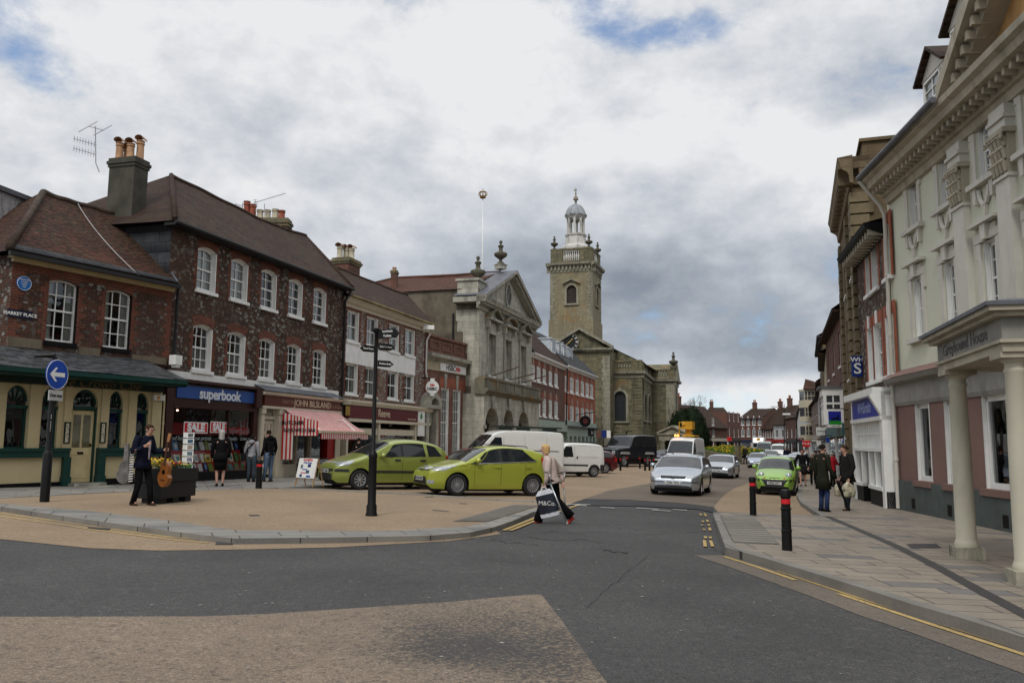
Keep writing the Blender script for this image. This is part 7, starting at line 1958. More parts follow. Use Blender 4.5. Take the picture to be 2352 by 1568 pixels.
Fs10=Fac(F10.P(0,0,.0),F10.P(0,0,-9),out=(-.3,-1,0));Fs10.profile(cn,-.5,9,prof)
for k in range(12):F10.box(cn,.2+k*.7,.42+k*.7,zc-.45,zc-.22,.1,.4)
for k in range(10):Fs10.box(cn,.2+k*.7,.42+k*.7,zc-.45,zc-.22,.1,.4)
cn.build('cornice',stonemat('cornice_stone',(.19,.145,.085),(.17,.13,.08),(.1,.08,.05),stain=(.05,.04,.03)),tb10)
za=at(1960,330,29.6).z;cn=MB();Fs10.box(cn,.4,9,zc+.1,za,-3,-.3);Fs10.box(cn,.3,9,za,za+.12,-3.1,-.2);cn.build('attic',M_OCHRE,tb10)
# ================================================================ rest of the right side of the street
M_TIMBER=plain('dark_timber',(.03,.022,.018),.7)
M_CREAMR=plain('cream_render',(.50,.45,.33),.8,var=.08,dirt=((.3,.26,.18),.4))
M_PALER=plain('pale_grey_render',(.45,.46,.45),.8,var=.08,dirt=((.25,.25,.24),.4))
def house(P0,P1,zpx,label,mat,roofmat,wrows=(),nb=3,RD=4,rise=2.5,shop=None,out=None,gable=False,wsize=(1.0,1.5),wmat=None,ze=None,group=None,floors=None,chim=0,name='house',flat=False,key=None,parts=True,cols=2):
 F=Fac(P0,P1,out=out);g=gz(*P0);L=F.L
 b=thing(name,label,'house',F.P(L/2,g),group)
 zs=floors or [3.6,6.2];H=[]
 for zf in zs:
  for k in range(nb):
   c=L*(k+.5)/nb;H.append((c-wsize[0]/2,c+wsize[0]/2,g+zf,g+zf+wsize[1]))
 ze=ze or g+zs[-1]+wsize[1]+.6
 mb=MB();F.wall(mb,0,L,g-.5,ze,H,rev=.12);sidewall(F,mb,0,g-.5,ze,RD*2);sidewall(F,mb,L,g-.5,ze,RD*2)
 if key:
  for (a,c,d,e) in H:m_=(a+c)/2;F.box(mb,m_-.12,m_+.12,e,e+.45,0,.05,1)
 if not flat:
  zr=ze+rise
  if gable:
   F.poly(mb,[(0,ze),(L,ze),(L/2,zr)],0)
  else:
   for u_ in (0,L):mb.add([F.P(u_,ze,0),F.P(u_,zr,-RD),F.P(u_,ze,-2*RD)])
 mb.build('wall',[mat,M_WHITE],b)
 for h in H:F.window(b,*h,0,cols=cols,rows=2,rev=.12,sill=.1,fw=.09,bw=.05,mat=wmat)
 rb=MB()
 if flat:rb.add([F.P(0,ze-.3,0),F.P(L,ze-.3,0),F.P(L,ze-.3,-2*RD),F.P(0,ze-.3,-2*RD)])
 elif gable:
  for x in (0,L):roofquad(rb,[F.P(x+(-.2 if x == 0 else .2),ze-.15,.3),F.P(L/2,zr,.3),F.P(L/2,zr,-2*RD),F.P(x,ze-.1,-2*RD)],.12)
 else:
  sagroof(rb,F.P(-.1,ze,.45),F.P(L+.1,ze,.45),F.P(L+.1,zr,-RD),F.P(-.1,zr,-RD),10,5,sag=.1,seed=int(L*10));sagroof(rb,F.P(-.1,ze,-2*RD-.4),F.P(L+.1,ze,-2*RD-.4),F.P(L+.1,zr,-RD),F.P(-.1,zr,-RD),6,3,sag=.1,seed=int(L*10))
  F.box(rb,-.1,L+.1,ze-.14,ze-.02,0,.42)
 rb.build('roof',roofmat,b,smooth=not gable and not flat,angle=35)
 inn=MB();F.box(inn,.1,L-.1,g,ze-.3,-3,-1.5);inn.build('inner_wall',M_DARK,b)
 if shop:
  mb=MB();F.box(mb,.1,L-.1,g+2.5,g+3.1,0,.18);f_=mb.build('fascia',shop,b)
  mb=MB();F.box(mb,.3,L*.45,g+.5,g+2.4,0,.02);F.box(mb,L*.6,L-.3,g+.5,g+2.4,0,.02);mb.build('shop_window',M_GLASS,b)
  mb=MB()
  for u_ in (.1,L*.48,L-.25):F.box(mb,u_,u_+.16,g,g+2.5,0,.1)
  mb.build('shop_post',M_WHITE,b)
 for k in range(chim):
  u_=L*(.15 if k == 0 else .85);c_=stack(b,F,u_-.45,u_+.45,-RD-.4,-RD+.4,ze,ze+rise+1.5,M_BRICKDARK,M_BRICKDARK,.3,.08)
  for q_ in (-.2,.2):pot(c_,F.P(u_+q_,ze+rise+1.45,-RD),.7,.15,M_POTRED)
 return F,b,g,ze
SHB=plain('shop_navy',(.015,.02,.05),.5);SHR=plain('shop_red',(.35,.02,.02),.5);SHG=plain('shop_teal',(.05,.12,.12),.5);SHD=plain('shop_dark',(.03,.03,.03),.5);SHC=plain('shop_cream',(.45,.42,.33),.6)
F11,h11,g11,z11=house((15.5,38.6),(19.6,51.5),0,'dark brick house with a steep tiled roof and white bay beyond the rusticated stone building',M_BRICKDARK,M_TILE2,nb=3,rise=3,shop=SHG,ze=8.0,wsize=(1.0,1.7),floors=[3.4,5.9])
ub=F11.u(1925,900,.9)
mb=MB();a,b=1.2,3.4;zb_,zt_=F11.z(1930,960,.9),F11.z(1930,842,.9)
F11.box(mb,a,b,zb_,zb_+.75,0,.9);F11.box(mb,a,b,zt_-.35,zt_,0,.95)
for u_,v_ in ((a,.75),(b-.15,.75),((a+b)/2,.75),(a,0)):F11.box(mb,u_,u_+.15,zb_+.75,zt_-.35,v_,v_+.15)
F11.box(mb,a+.02,b,(zb_+zt_)/2+.1,(zb_+zt_)/2+.2,.76,.88);F11.box(mb,a+.02,a+.1,(zb_+zt_)/2+.1,(zb_+zt_)/2+.2,.1,.8);F11.box(mb,a+.03,a+.08,zb_+.75,zt_-.3,.42,.48)
bay=mb.build('bay_window',M_WHITE,h11);mb=MB();F11.box(mb,a+.06,b-.06,zb_+.7,zt_-.3,.1,.82);mb.build('pane',plain('bay_glass',(.05,.055,.06),.08,spec=.8),bay)
mb=MB();F11.box(mb,a-.1,b+.1,zt_,zt_+.1,0,1.1);mb.build('lead_roof',M_LEAD,bay)
S_=[(19.6,51.6),(24.0,63.6),(29.2,78.4),(35.2,95),(42,114),(50.2,139.5),(55.5,155)]
house(S_[0],S_[1],0,'cream fronted house with a hipped tile roof behind the bank sign',M_CREAMR,M_TILE2,nb=3,shop=SHB,floors=[3.4,5.8],wsize=(1.1,1.5),rise=2.6,chim=1)
house(S_[1],S_[2],0,'buff stone house with tall windows beyond the bank sign on the right',M_OCHRE,M_SLATE,nb=4,shop=SHD,floors=[3.6,6.3,8.6],wsize=(1.1,1.4),rise=2.2)
house(S_[2],S_[3],0,'red brick house halfway down the right side of the street',M_BRICKDARK,M_TILE,nb=4,shop=SHG,floors=[3.4,6.0],wsize=(1.1,1.6),rise=3,chim=1)
house(S_[3],S_[4],0,'pale rendered house down the right side of the street with a red shop sign',M_PALER,M_TILE2,nb=4,shop=SHR,floors=[3.4,6.0],wsize=(1.1,1.6),rise=3)
house(S_[4],S_[5],0,'low tile roofed house before the cream bay fronted house',M_BRICKFLINT3,M_TILE2,nb=5,shop=SHC,floors=[3.4,6.2],wsize=(1.2,1.6),rise=3.2,chim=1)
F17,h17,g17,z17=house(S_[5],S_[6],0,'tall house with stacked cream bay windows near the end of the street',M_CREAMR,M_TILE,nb=3,shop=SHB,floors=[3.6,6.8],wsize=(1.2,1.8),rise=3.4,ze=10.2)
for zf in (3.6,6.7,9.4):
 c=at(1866,960,138);Fb2=Fac((c.x-.9,c.y),(c.x+.9,c.y+.2));mb=MB();z0=g17+zf-.9
 Fb2.box(mb,-.3,2.1,z0,z0+.9,-2.2,0);Fb2.box(mb,-.3,2.1,z0+2.35,z0+2.7,-2.2,0)
 for u_ in (-.3,.2,1.5,2.0):Fb2.box(mb,u_,u_+.1,z0+.9,z0+2.35,-.12,0)
 Fb2.box(mb,-.3,2.1,z0+1.55,z0+1.63,-.1,-.02);Fb2.box(mb,.85,.9,z0+.9,z0+2.4,-.1,-.03);bw_=mb.build('bay_window',M_CREAMR,h17);mb=MB();Fb2.box(mb,-.25,2.05,z0+.85,z0+2.4,-2,-.08);mb.build('pane',MATS['bay_glass'],bw_)
mb=MB();roofquad(mb,[Fb2.P(-.7,z0+2.7,.4),Fb2.P(2.5,z0+2.7,.4),Fb2.P(2.8,z0+4.2,-2.6),Fb2.P(1.2,z0+4.6,-2.6)],.1);mb.build('bay_roof',M_TILE,h17)
def px_house(x0,x1,Y0,Y1,ye,*a,**k):
 p,q=at(x0,ye,Y0),at(x1,ye,Y1)
 k['ze']=p.z;g=gz(p.x,p.y)
 return house((p.x,p.y),(q.x,q.y),0,*a,**k)
px_house(1831,1858,163,158,965,'white rendered gabled house end left of the stacked cream bays',M_PALER,M_TILE2,nb=2,gable=True,rise=4.6,shop=SHB,floors=[3.4],wsize=(1.0,1.6),RD=5)
px_house(1803,1833,180,164,962,'brown brick house with leaning dormers and three chimney pots near the street end',M_BRICKDARK,M_TILE2,nb=3,rise=4,shop=SHD,floors=[3.5],wsize=(1.3,1.7),chim=2,RD=5)
px_house(1776.5,1804,184,180,975,'white fronted house under a steep tile roof behind the tall lamp post',M_PALER,M_TILE2,nb=2,rise=4.4,shop=SHR,floors=[3.5],wsize=(1.1,1.7),chim=1,RD=4)
px_house(1750.5,1777,200,196,985,'brick house with a row of five narrow white windows and dormers',M_BRICKDARK,M_TILE2,nb=5,rise=5.2,shop=SHR,floors=[3.6],wsize=(.42,2.2),RD=5,chim=1,cols=1)
px_house(1699,1751,205,200,961,'large dark brick house with two rows of four white keyed windows closing the street',M_BRICKDARK,M_TILE2,nb=4,rise=2.6,shop=SHB,floors=[3.9,6.6],wsize=(.95,1.75),RD=5,key=True,chim=1)
px_house(1669.5,1700,186,195,946,'flat roofed modern brick block beside the churchyard steps',M_BRICKDARK,M_LEAD,nb=3,shop=SHD,floors=[3.6,7.2],wsize=(.6,2.1),RD=4,flat=True,cols=1)
px_house(1604,1670,160,172,980,'tile hung gabled house with two small windows above a white shop bay',M_BRICKDARK,M_TILE2,nb=1,gable=False,rise=4.6,shop=SHC,floors=[3.4,5.6],wsize=(1.2,1.5),RD=5,chim=1)
px_house(1556,1606,215,215,962,'distant low brick house roof behind the dark yew',M_BRICKDARK,M_TILE2,nb=3,rise=2.5,floors=[3.5],RD=5,chim=1)
px_house(1640,1672,225,225,950,'distant brick roof with a chimney above the tile hung house',M_BRICKDARK,M_TILE2,nb=2,rise=2,floors=[5],RD=5,chim=1)
# ================================================================ VEHICLES
def lerp(a,b,t):return a+(b-a)*t
def smooth_prof(P,it=2):
 for _ in range(it):
  Q=[P[0]]
  for a,b in zip(P,P[1:]):Q += [(lerp(a[0],b[0],.25),lerp(a[1],b[1],.25)),(lerp(a[0],b[0],.75),lerp(a[1],b[1],.75))]
  P=Q+[P[-1]]
 return P
def pw(P,x):
 if x <= P[0][0]:return P[0][1]
 for a,b in zip(P,P[1:]):
  if x <= b[0]:return lerp(a[1],b[1],(x-a[0])/max(1e-9,b[0]-a[0]))
 return P[-1][1]
M_TYRE=plain('tyre_rubber',(.018,.018,.019),.85)
M_RIM=plain('alloy_rim',(.42,.43,.44),.35,metal=.6,var=.05)
M_HUBDARK=plain('wheel_shadow',(.03,.03,.03),.8)
M_CARGLASS=plain('car_glass',(.012,.015,.017),.04,spec=.6,var=.1)
M_LAMP=plain('headlamp',(.42,.44,.46),.12,metal=.35,spec=.8,var=.3,scale=20)
M_REDLAMP=plain('tail_lamp',(.42,.01,.01),.15,spec=.7);M_TRIM=plain('black_trim',(.022,.022,.024),.55)
M_PLATE=plain('plate_white',(.62,.62,.6),.5);M_AMBER=plain('amber_lens',(.6,.2,.02),.3);M_CHROME=plain('chrome',(.6,.6,.6),.15,metal=.9,var=0)
def paint(name,c,metal=.25):return plain(name,c,.30,metal=metal,var=.04,spec=.5,coat=.8)
class Car:
 def __init__(s,name,label,L,W,T,B,belt,wx,rw,paintm,top=None,kind='car',tumble=.3,plan=(.55,.35,.14,.10),side=(),screen=None,rear=None,group=None,n=84,arcs=(.10,2.6),dark=None):
  s.L,s.W=L,W;s.T=smooth_prof(T);s.B=B;s.belt=belt;s.tum=tumble;s.plan=plan;s.arcs=arcs
  s.o=thing(name,label,kind,(0,0,0),group,rz=0.0);s.paint=paintm;s.wx=wx;s.rw=rw
  xs={0.0,L}
  for i in range(n+1):xs.add(L*(1-math.cos(math.pi*i/n))/2*.35+L*i/n*.65)
  for k in range(9):xs.add(.012*k*k*.5);xs.add(L-.012*k*k*.5)
  Ra=rw+.055
  for c in wx:
   for k in range(13):xs.add(c+Ra*math.cos(math.pi*k/12))
  xs=sorted(x for x in xs if 0 <= x <= L);X=[xs[0]]
  for x in xs:
   if x-X[-1] > .006:X.append(x)
  mb=MB();rings=[];n1,n2=9,7
  for x in X:
   zb=pw(B,x)
   for c in wx:
    if abs(x-c) < Ra:zb=max(zb,rw+math.sqrt(max(0,Ra*Ra-(x-c)**2)))
   zt=pw(s.T,x);h,p=s.arc(x);zs=max(zb+.01,zt-h);zt=max(zt,zs+.01)
   r=[(s.hw(x,lerp(zb,zs,j/n1)),lerp(zb,zs,j/n1)) for j in range(n1+1)]
   ys=r[-1][0]
   for j in range(1,n2+1):
    t=math.pi/2*j/n2;r.append((ys*math.cos(t)**(2/p) if j < n2 else 0.0,zs+(zt-zs)*math.sin(t)**(2/p)))
   ring=[(x,y,z) for y,z in r]+[(x,-y,z) for y,z in reversed(r[:-1])]
   rings.append([s.P(*q) for q in ring])
  m=len(rings[0]);V=[q for r in rings for q in r]
  F=[(i*m+j,(i+1)*m+j,(i+1)*m+j+1,i*m+j+1) for i in range(len(rings)-1) for j in range(m-1)]
  mb.mesh(V,F);mb.add(rings[0]);mb.add(list(reversed(rings[-1])))
  s.body=mb.build('body',paintm,s.o,smooth=True,angle=38,local=True)
  ub=MB();
  ub.box(tuple(s.P(L-.25,-W/2+.23,.13)),tuple(s.P(.25,W/2-.24,min(.6,pw(s.T,L/2)-.3))))
  ub.build('underbody',M_TRIM,s.o,local=True)
  for c in wx:
   for sg in (-1,1):s.wheel(c,sg)
  if screen:s.top_patch('windscreen',*screen)
  if rear:s.top_patch('rear_window',*rear)
  for q in side:
   for sg in (-1,1):s.side_patch('side_window',*q,M_CARGLASS,sg)
 def arc(s,x):
  h,p=s.arcs;return (h*min(1,.35+x/.5*.65,.35+(s.L-x)/.4*.65),p)
 def P(s,x,y,z):return Vector((s.L/2-x,y,z))
 def hw(s,x,z):
  pf,pr,cf,cr=s.plan;w=s.W/2
  if x < pf:w -= s.W*cf*(1-x/pf)**2.4
  if x > s.L-pr:w -= s.W*cr*((x-s.L+pr)/pr)**2.4
  w -= .06*max(0,(.45-z)/.3)**2
  bz=pw(s.belt,x) if isinstance(s.belt,list) else s.belt
  if z > bz:w -= s.tum*(z-bz)
  elif z > bz-.12:w -= .02*(z-bz+.12)/.12
  return w
 def hws(s,x,z):
  zt=pw(s.T,x);h,p=s.arc(x);zs=zt-h
  if z <= zs:return s.hw(x,z)
  if z >= zt:return 0.0
  return s.hw(x,zs)*(1-((z-zs)/h)**p)**(1/p)
 def ztop(s,x,y):
  zt=pw(s.T,x);h,p=s.arc(x);zs=zt-h;y0=s.hw(x,zs);y=min(abs(y),y0*.999)
  return zs+h*(1-(y/y0)**p)**(1/p)
 def grid(s,name,f,nu,nv,mat,par=None):
  mb=MB();P=[f(i/nu,j/nv) for j in range(nv+1) for i in range(nu+1)]
  mb.mesh(P,[(j*(nu+1)+i,j*(nu+1)+i+1,(j+1)*(nu+1)+i+1,(j+1)*(nu+1)+i) for j in range(nv) for i in range(nu)])
  return mb.build(name,mat,par or s.o,smooth=True,local=True)
 def side_patch(s,name,xb0,xb1,xt0,xt1,z0,z1,mat,sg,off=.007,par=None):
  """quad on the flank; z0/z1 None: follow belt / roof edge"""
  def f(u,v):
   x=lerp(lerp(xb0,xb1,u),lerp(xt0,xt1,u),v)
   bz=pw(s.belt,x) if isinstance(s.belt,list) else s.belt
   a=bz+.03 if z0 is None else (z0 if not isinstance(z0,tuple) else lerp(z0[0],z0[1],u))
   b=pw(s.T,x)-s.arc(x)[0]*.95 if z1 is None else (z1 if not isinstance(z1,tuple) else lerp(z1[0],z1[1],u))
   b=max(b,a+.002);z=lerp(a,b,v);return s.P(x,sg*(s.hws(x,z)+off),z)
  return s.grid(name,f,14,6,mat,par)
 def top_patch(s,name,x0,x1,k0,k1,mat=None,off=.008):
  def f(u,v):
   x=lerp(x0,x1,v);h,p=s.arc(x);w=s.hw(x,pw(s.T,x)-h)*lerp(k0,k1,v);y=lerp(-w,w,u)
   sl=(pw(s.T,x+.02)-pw(s.T,x-.02))/.04;n=math.hypot(1,sl)
   return s.P(x+(-sl/n*off if True else 0)*-1*(-1),y,s.ztop(x,y)+off/n*1.0)
  return s.grid(name,f,12,12,mat or M_CARGLASS)
 def xfront(s,y,z,rear=False):
  lo,hi=(0.0,s.L*.45) if not rear else (s.L,s.L*.55)
  for _ in range(26):
   m=(lo+hi)/2
   if s.hws(m,z) >= abs(y):hi=m
   else:lo=m
  return hi
 def front_patch(s,name,c,mat,rear=False,off=.01,par=None,nu=10,nv=4):
  """c: four (y, z) corners, bilinear"""
  def f(u,v):
   y=lerp(lerp(c[0][0],c[1][0],u),lerp(c[3][0],c[2][0],u),v);z=lerp(lerp(c[0][1],c[1][1],u),lerp(c[3][1],c[2][1],u),v)
   x=s.xfront(y,z,rear);return s.P(x-off if not rear else x+off,y*1.004,z)
  return s.grid(name,f,nu,nv,mat,par)
 def both(s,name,c,mat,**k):
  for sg in (-1,1):s.front_patch(name,[(y*sg,z) for y,z in c],mat,**k)
 def wheel(s,x,sg):
  rw=s.rw;yo=s.W/2-.02;mt=Matrix.Translation(s.P(x,0,rw))
  t=MB();w=.2
  prof=[(rw*.62,-.0),(rw*.66,.012),(rw*.9,.014),(rw*.98,-.01),(rw,-.04),(rw,-w+.04),(rw*.96,-w),(rw*.6,-w)]
  c=s.P(x,0,rw)
  t.lathe([(r,sg*(yo+h)) for r,h in prof],c,28,ax='y',cap=False)
  o=t.build('wheel',M_TYRE,s.o,smooth=True,angle=40,local=True)
  d=MB();d.lathe([(.001,sg*(yo-.06)),(rw*.64,sg*(yo-.05))],c,24,ax='y',cap=False);d.build('spoke_gap_shade',M_HUBDARK,o,local=True)  # dark disc paints the shade in the gaps between the spokes
  r=MB();ns=s.spokes if hasattr(s,'spokes') else 9
  r.lathe([(rw*.66,sg*(yo+.006)),(rw*.60,sg*(yo+.004)),(rw*.58,sg*(yo-.03))],c,28,ax='y',cap=False);r.lathe([(.001,sg*(yo-.0)),(rw*.14,sg*(yo-.0)),(rw*.16,sg*(yo-.03))],c,14,ax='y',cap=False)
  for k in range(ns):
   a=2*math.pi*(k+.25)/ns;b=.55*math.pi*2/ns/2
   q=[(rw*.12,a-b*1.6),(rw*.61,a-b*.8),(rw*.61,a+b*.8),(rw*.12,a+b*1.6)]
   r.add([c+Vector((rr*math.cos(t_),sg*(yo-.012),rr*math.sin(t_))) for rr,t_ in q])
  r.build('rim',M_RIM,o,local=True)
 def mirror(s,x,z,mat=None):
  for sg in (-1,1):
   mb=MB();c=s.P(x,sg*(s.hws(x,z)+.11),z+.04)
   mb.lathe([(.001,-.09),(.06,-.08),(.085,-.02),(.08,.05),(.04,.09),(.001,.1)],c,10,ax='y');mb.tube([s.P(x-.02,sg*(s.hws(x,z)-.02),z-.02),c],.03,6)
   mb.build('door_mirror',mat or s.paint,s.o,smooth=True,local=True)
 def plate(s,txt,y0,z,rear=False,w=.52,par=None):
  x=min(s.xfront(0,z,rear),s.xfront(.2,z,rear)) if not rear else max(s.xfront(0,z,True),s.xfront(.2,z,True))
  off=.03;X=s.L/2-x+off if not rear else s.L/2-x-off
  mb=MB();mb.box((X-.012,-w/2,z-.055),(X+.012,w/2,z+.055));o=mb.build('number_plate',M_PLATE,s.o,local=True)
  class Q:pass
  F=Q();F.n=Vector((1 if not rear else -1,0,0));F.P=lambda u,zz,v=0:Vector((X,u,zz))+F.n*v
  if txt:text(txt,F,0,z-.003,.014,.115,M_BLACK,o,bold=.004,sx=.88,depth=.001)
 def lines(s,xs,z0,z1=None,w=.008):
  for x in xs:
   for sg in (-1,1):
    mb=None;s.side_patch('panel_gap',x,x+w,x,x+w,z0,z1 if z1 else None,M_BLACK,sg,off=.004)
 def place(s,p,fwd,scale=1.0):
  f=Vector((fwd[0],fwd[1],0)).normalized();e=.5
  k=lambda q:gz(p.x+q.x*e,p.y+q.y*e)-gz(p.x-q.x*e,p.y-q.y*e)
  l=Vector((-f.y,f.x,0));X=Vector((f.x,f.y,k(f))).normalized();Y=Vector((l.x,l.y,k(l))).normalized();Z=X.cross(Y).normalized();Y=Z.cross(X)
  s.o.matrix_world=Matrix(((X.x,Y.x,Z.x,p.x),(X.y,Y.y,Z.y,p.y),(X.z,Y.z,Z.z,gz(p.x,p.y)+.012),(0,0,0,1))) @ Matrix.Scale(scale,4)
def wheelpos(car,pf,pr,side):
 """place by the ground contact pixels of the visible side's wheels (side +1: left flank seen)"""
 a,b=gp(*pf),gp(*pr);f=(a-b);f.z=0;sc=f.length/(car.wx[1]-car.wx[0]);f.normalize();l=Vector((-f.y,f.x,0))
 mid=(a+b)/2-l*side*(car.W/2-.1)*sc;xm=(car.wx[0]+car.wx[1])/2;mid += f*(xm-car.L/2)*sc
 car.place(mid,f,sc)
# ---- lime green compact hatchback
G1=paint('lime_green_paint',(.36,.40,.045),.3)
c=Car('hatchback','lime green compact hatchback parked nearest the fingerpost with silver multi spoke wheels',3.95,1.72,
 [(0,.50),(.03,.66),(.14,.74),(.5,.87),(.95,.97),(1.12,1.02),(1.75,1.36),(2.1,1.46),(2.6,1.485),(3.2,1.43),(3.62,1.34),(3.76,1.24),(3.88,1.04),(3.94,.88),(3.95,.55)],
 [(0,.30),(.12,.2),(.5,.19),(3.5,.2),(3.85,.24),(3.95,.36)],[(0,.84),(1.1,.88),(3.3,1.01),(3.95,1.06)],(.83,3.32),.315,G1,tumble=.42,screen=(1.08,1.82,.93,.90),rear=(3.66,3.86,.82,.86),
 side=((1.5,2.18,1.86,2.16,None,None),(2.26,3.42,2.26,3.0,None,None)),arcs=(.08,2.6),plan=(.9,.5,.17,.10))
c.spokes=15
for w_ in [o for o in col.objects if o.parent == c.o and o.name.startswith('wheel')]:
 for ch_ in [q for q in col.objects if q.parent == w_]:bpy.data.objects.remove(ch_)
 bpy.data.objects.remove(w_)
for x_ in c.wx:
 for sg in (-1,1):c.wheel(x_,sg)
for sg in (-1,1):
 c.side_patch('headlamp',.10,.42,.16,.86,(.70,.72),(.78,.90),M_LAMP,sg,off=.009)
 c.side_patch('tail_lamp',3.62,3.86,3.60,3.78,(.92,.82),(1.18,1.06),M_REDLAMP,sg,off=.01)
 c.side_patch('chrome_strip',1.3,3.42,1.3,3.42,(.915,1.025),(.935,1.045),M_CHROME,sg,off=.010)
 for x_ in (2.1,3.15):c.side_patch('door_handle',x_-.11,x_+.11,x_-.1,x_+.1,.83,.87,G1,sg,off=.03)
 c.side_patch('pillar',2.18,2.26,2.16,2.26,None,None,M_TRIM,sg,off=.006)
 c.side_patch('quarter_window',1.16,1.46,1.72,1.84,None,None,M_CARGLASS,sg,off=.008)
c.lines((1.36,2.22),.3,.94);c.lines((3.05,),.62,1.05)
c.front_patch('grille',[(-.5,.32),(.5,.32),(.42,.53),(-.42,.53)],M_TRIM);c.front_patch('grille',[(-.42,.70),(.42,.70),(.40,.73),(-.40,.73)],M_TRIM);c.both('fog_lamp',[(.56,.33),(.68,.35),(.68,.44),(.56,.44)],M_LAMP)
c.mirror(1.42,.98);c.plate('WX58 VKW',0,.47);c.plate('',0,.75,True)
wheelpos(c,(1047,1139),(1220,1139),1)
# ---- olive green people carrier
G2=paint('olive_green_paint',(.26,.30,.06),.35)
c=Car('people_carrier','olive green people carrier parked behind the fingerpost with black side strips',4.13,1.70,
 [(0,.52),(.03,.70),(.2,.84),(.6,.98),(1.0,1.08),(1.85,1.52),(2.2,1.60),(2.9,1.62),(3.5,1.53),(3.85,1.38),(4.02,1.12),(4.11,.92),(4.13,.55)],
 [(0,.30),(.12,.21),(3.9,.24),(4.13,.36)],[(0,.92),(1.1,.98),(4.1,1.06)],(.80,3.38),.31,G2,tumble=.36,screen=(1.05,1.86,.93,.9),rear=(3.88,4.05,.8,.85),
 side=((1.55,2.22,1.95,2.2,None,None),(2.30,3.12,2.30,3.05,None,None),(3.22,3.75,3.18,3.5,None,None)),arcs=(.14,2.5),plan=(.8,.5,.16,.10))
for sg in (-1,1):
 c.side_patch('headlamp',.08,.42,.2,.62,(.72,.76),(.84,.92),M_LAMP,sg,off=.009);c.side_patch('rubbing_strip',1.2,3.0,1.2,3.0,.53,.60,M_TRIM,sg,off=.018);c.side_patch('bumper_strip',.02,.42,.02,.42,.55,.63,M_TRIM,sg,off=.02)
 for x_ in (2.08,3.0):c.side_patch('door_handle',x_-.1,x_+.1,x_-.1,x_+.1,.90,.96,M_TRIM,sg,off=.02)
 c.side_patch('pillar',2.21,2.31,2.2,2.3,None,None,M_TRIM,sg,off=.006);c.side_patch('tail_lamp',3.9,4.06,3.9,4.0,.85,1.1,M_REDLAMP,sg,off=.01)
c.lines((1.3,2.25,3.12),.3,.98);c.front_patch('grille',[(-.5,.28),(.5,.28),(.45,.48),(-.45,.48)],M_TRIM);c.front_patch('bumper',[(-.8,.55),(.8,.55),(.8,.63),(-.8,.63)],M_TRIM);c.mirror(1.5,1.03);c.plate('WX51 UDN',0,.56)
wheelpos(c,(823,1125),(988,1124),1)
# ---- estate / saloon generator for the cars seen from the front
def frontcar(name,label,colr,p,fwd,L=4.5,W=1.77,H=1.45,txt='',estate=True,scale=1.0,group=None,lamps=0,n=60,gr=None,kind='car',metal=.6,wide=True,rails=False):
 pm=paint('paint_'+str(colr),colr,metal);k=H/1.45
 T=[(0,.50*k),(.02,.62*k),(.1,.70*k),(.5,.82*k),(1.05,.95*k),(1.25,.99*k),(2.0,1.36*k),(2.3,1.43*k),(2.9,1.45*k)]
 T += [(3.9,1.40*k),(4.15,1.3*k),(4.45,.95*k),(4.5,.6*k)] if estate else [(3.3,1.40*k),(3.85,1.1*k),(4.3,1.03*k),(4.47,.9*k),(4.5,.6*k)]
 T=[(x*L/4.5,z) for x,z in T];q=L/4.5
 c=Car(name,label,L,W,T,[(0,.34),(.1,.2),(L-.3,.22),(L,.36)],[(0,.84*k),(1.2*q,.92*k),(L,.98*k)],(.88*q,3.6*q),.32,pm,tumble=.40,screen=(1.22*q,2.02*q,.93,.9),rear=((4.18*q,4.42*q,.8,.85) if estate else (3.35*q,3.82*q,.85,.85)),
  side=((1.7*q,2.4*q,2.08*q,2.38*q,None,None),(2.5*q,3.35*q,2.5*q,3.25*q,None,None))+(((3.45*q,4.1*q,3.4*q,3.95*q,None,None),) if estate else ()),arcs=(.12,2.6),plan=(.8,.5,.15,.08),n=n)
 g=gr or (.42,.60*k,.69*k)
 c.front_patch('grille',[(-g[0],g[1]),(g[0],g[1]),(g[0]*1.05,g[2]),(-g[0]*1.05,g[2])],M_TRIM)
 c.both('headlamp',[(g[0]+.06,g[1]+.0),(W/2-.09,g[1]+.02),(W/2-.14,g[2]+.035),(g[0]+.05,g[2]+.02)],M_LAMP)
 c.front_patch('lower_grille',[(-.62,.27),(.62,.27),(.66,.36),(-.66,.36)],M_TRIM);c.both('bumper_strip',[(.32,.47),(W/2-.08,.47),(W/2-.08,.5),(.32,.5)],M_TRIM)
 c.mirror(1.62*q,.97*k);c.plate(txt,0,.455);c.lines((2.44*q,1.5*q),.3,.9*k)
 if rails:
  for sg in (-1,1):mb=MB();mb.tube([c.P(2.2*q,sg*.58,1.44*k),c.P(2.35*q,sg*.58,1.5*k),c.P(3.9*q,sg*.58,1.46*k),c.P(4.0*q,sg*.58,1.4*k)],.018,6);mb.build('roof_rail',M_TRIM,c.o,local=True)
 c.place(p-Vector((fwd[0],fwd[1],0)).normalized()*(L/2-.3)*scale,fwd,scale)
 return c
c=frontcar('estate_car','silver estate car driving towards the camera, nearest in the traffic',(.40,.44,.49),gp(1548,1138),(-.33,-.94),4.6,1.8,1.45,'Y704 TPO',rails=True)
mb=MB();mb.box((c.L/2-.012+.045,-.26,.40),(c.L/2+.036,-.22,.51));
c=frontcar('estate_car','silver estate car with a chrome edged grille, second in the traffic',(.46,.49,.52),gp(1648,1098.5),(-.36,-.93),4.7,1.8,1.44,'R172 DFX',rails=True,gr=(.33,.56,.70),scale=.97)
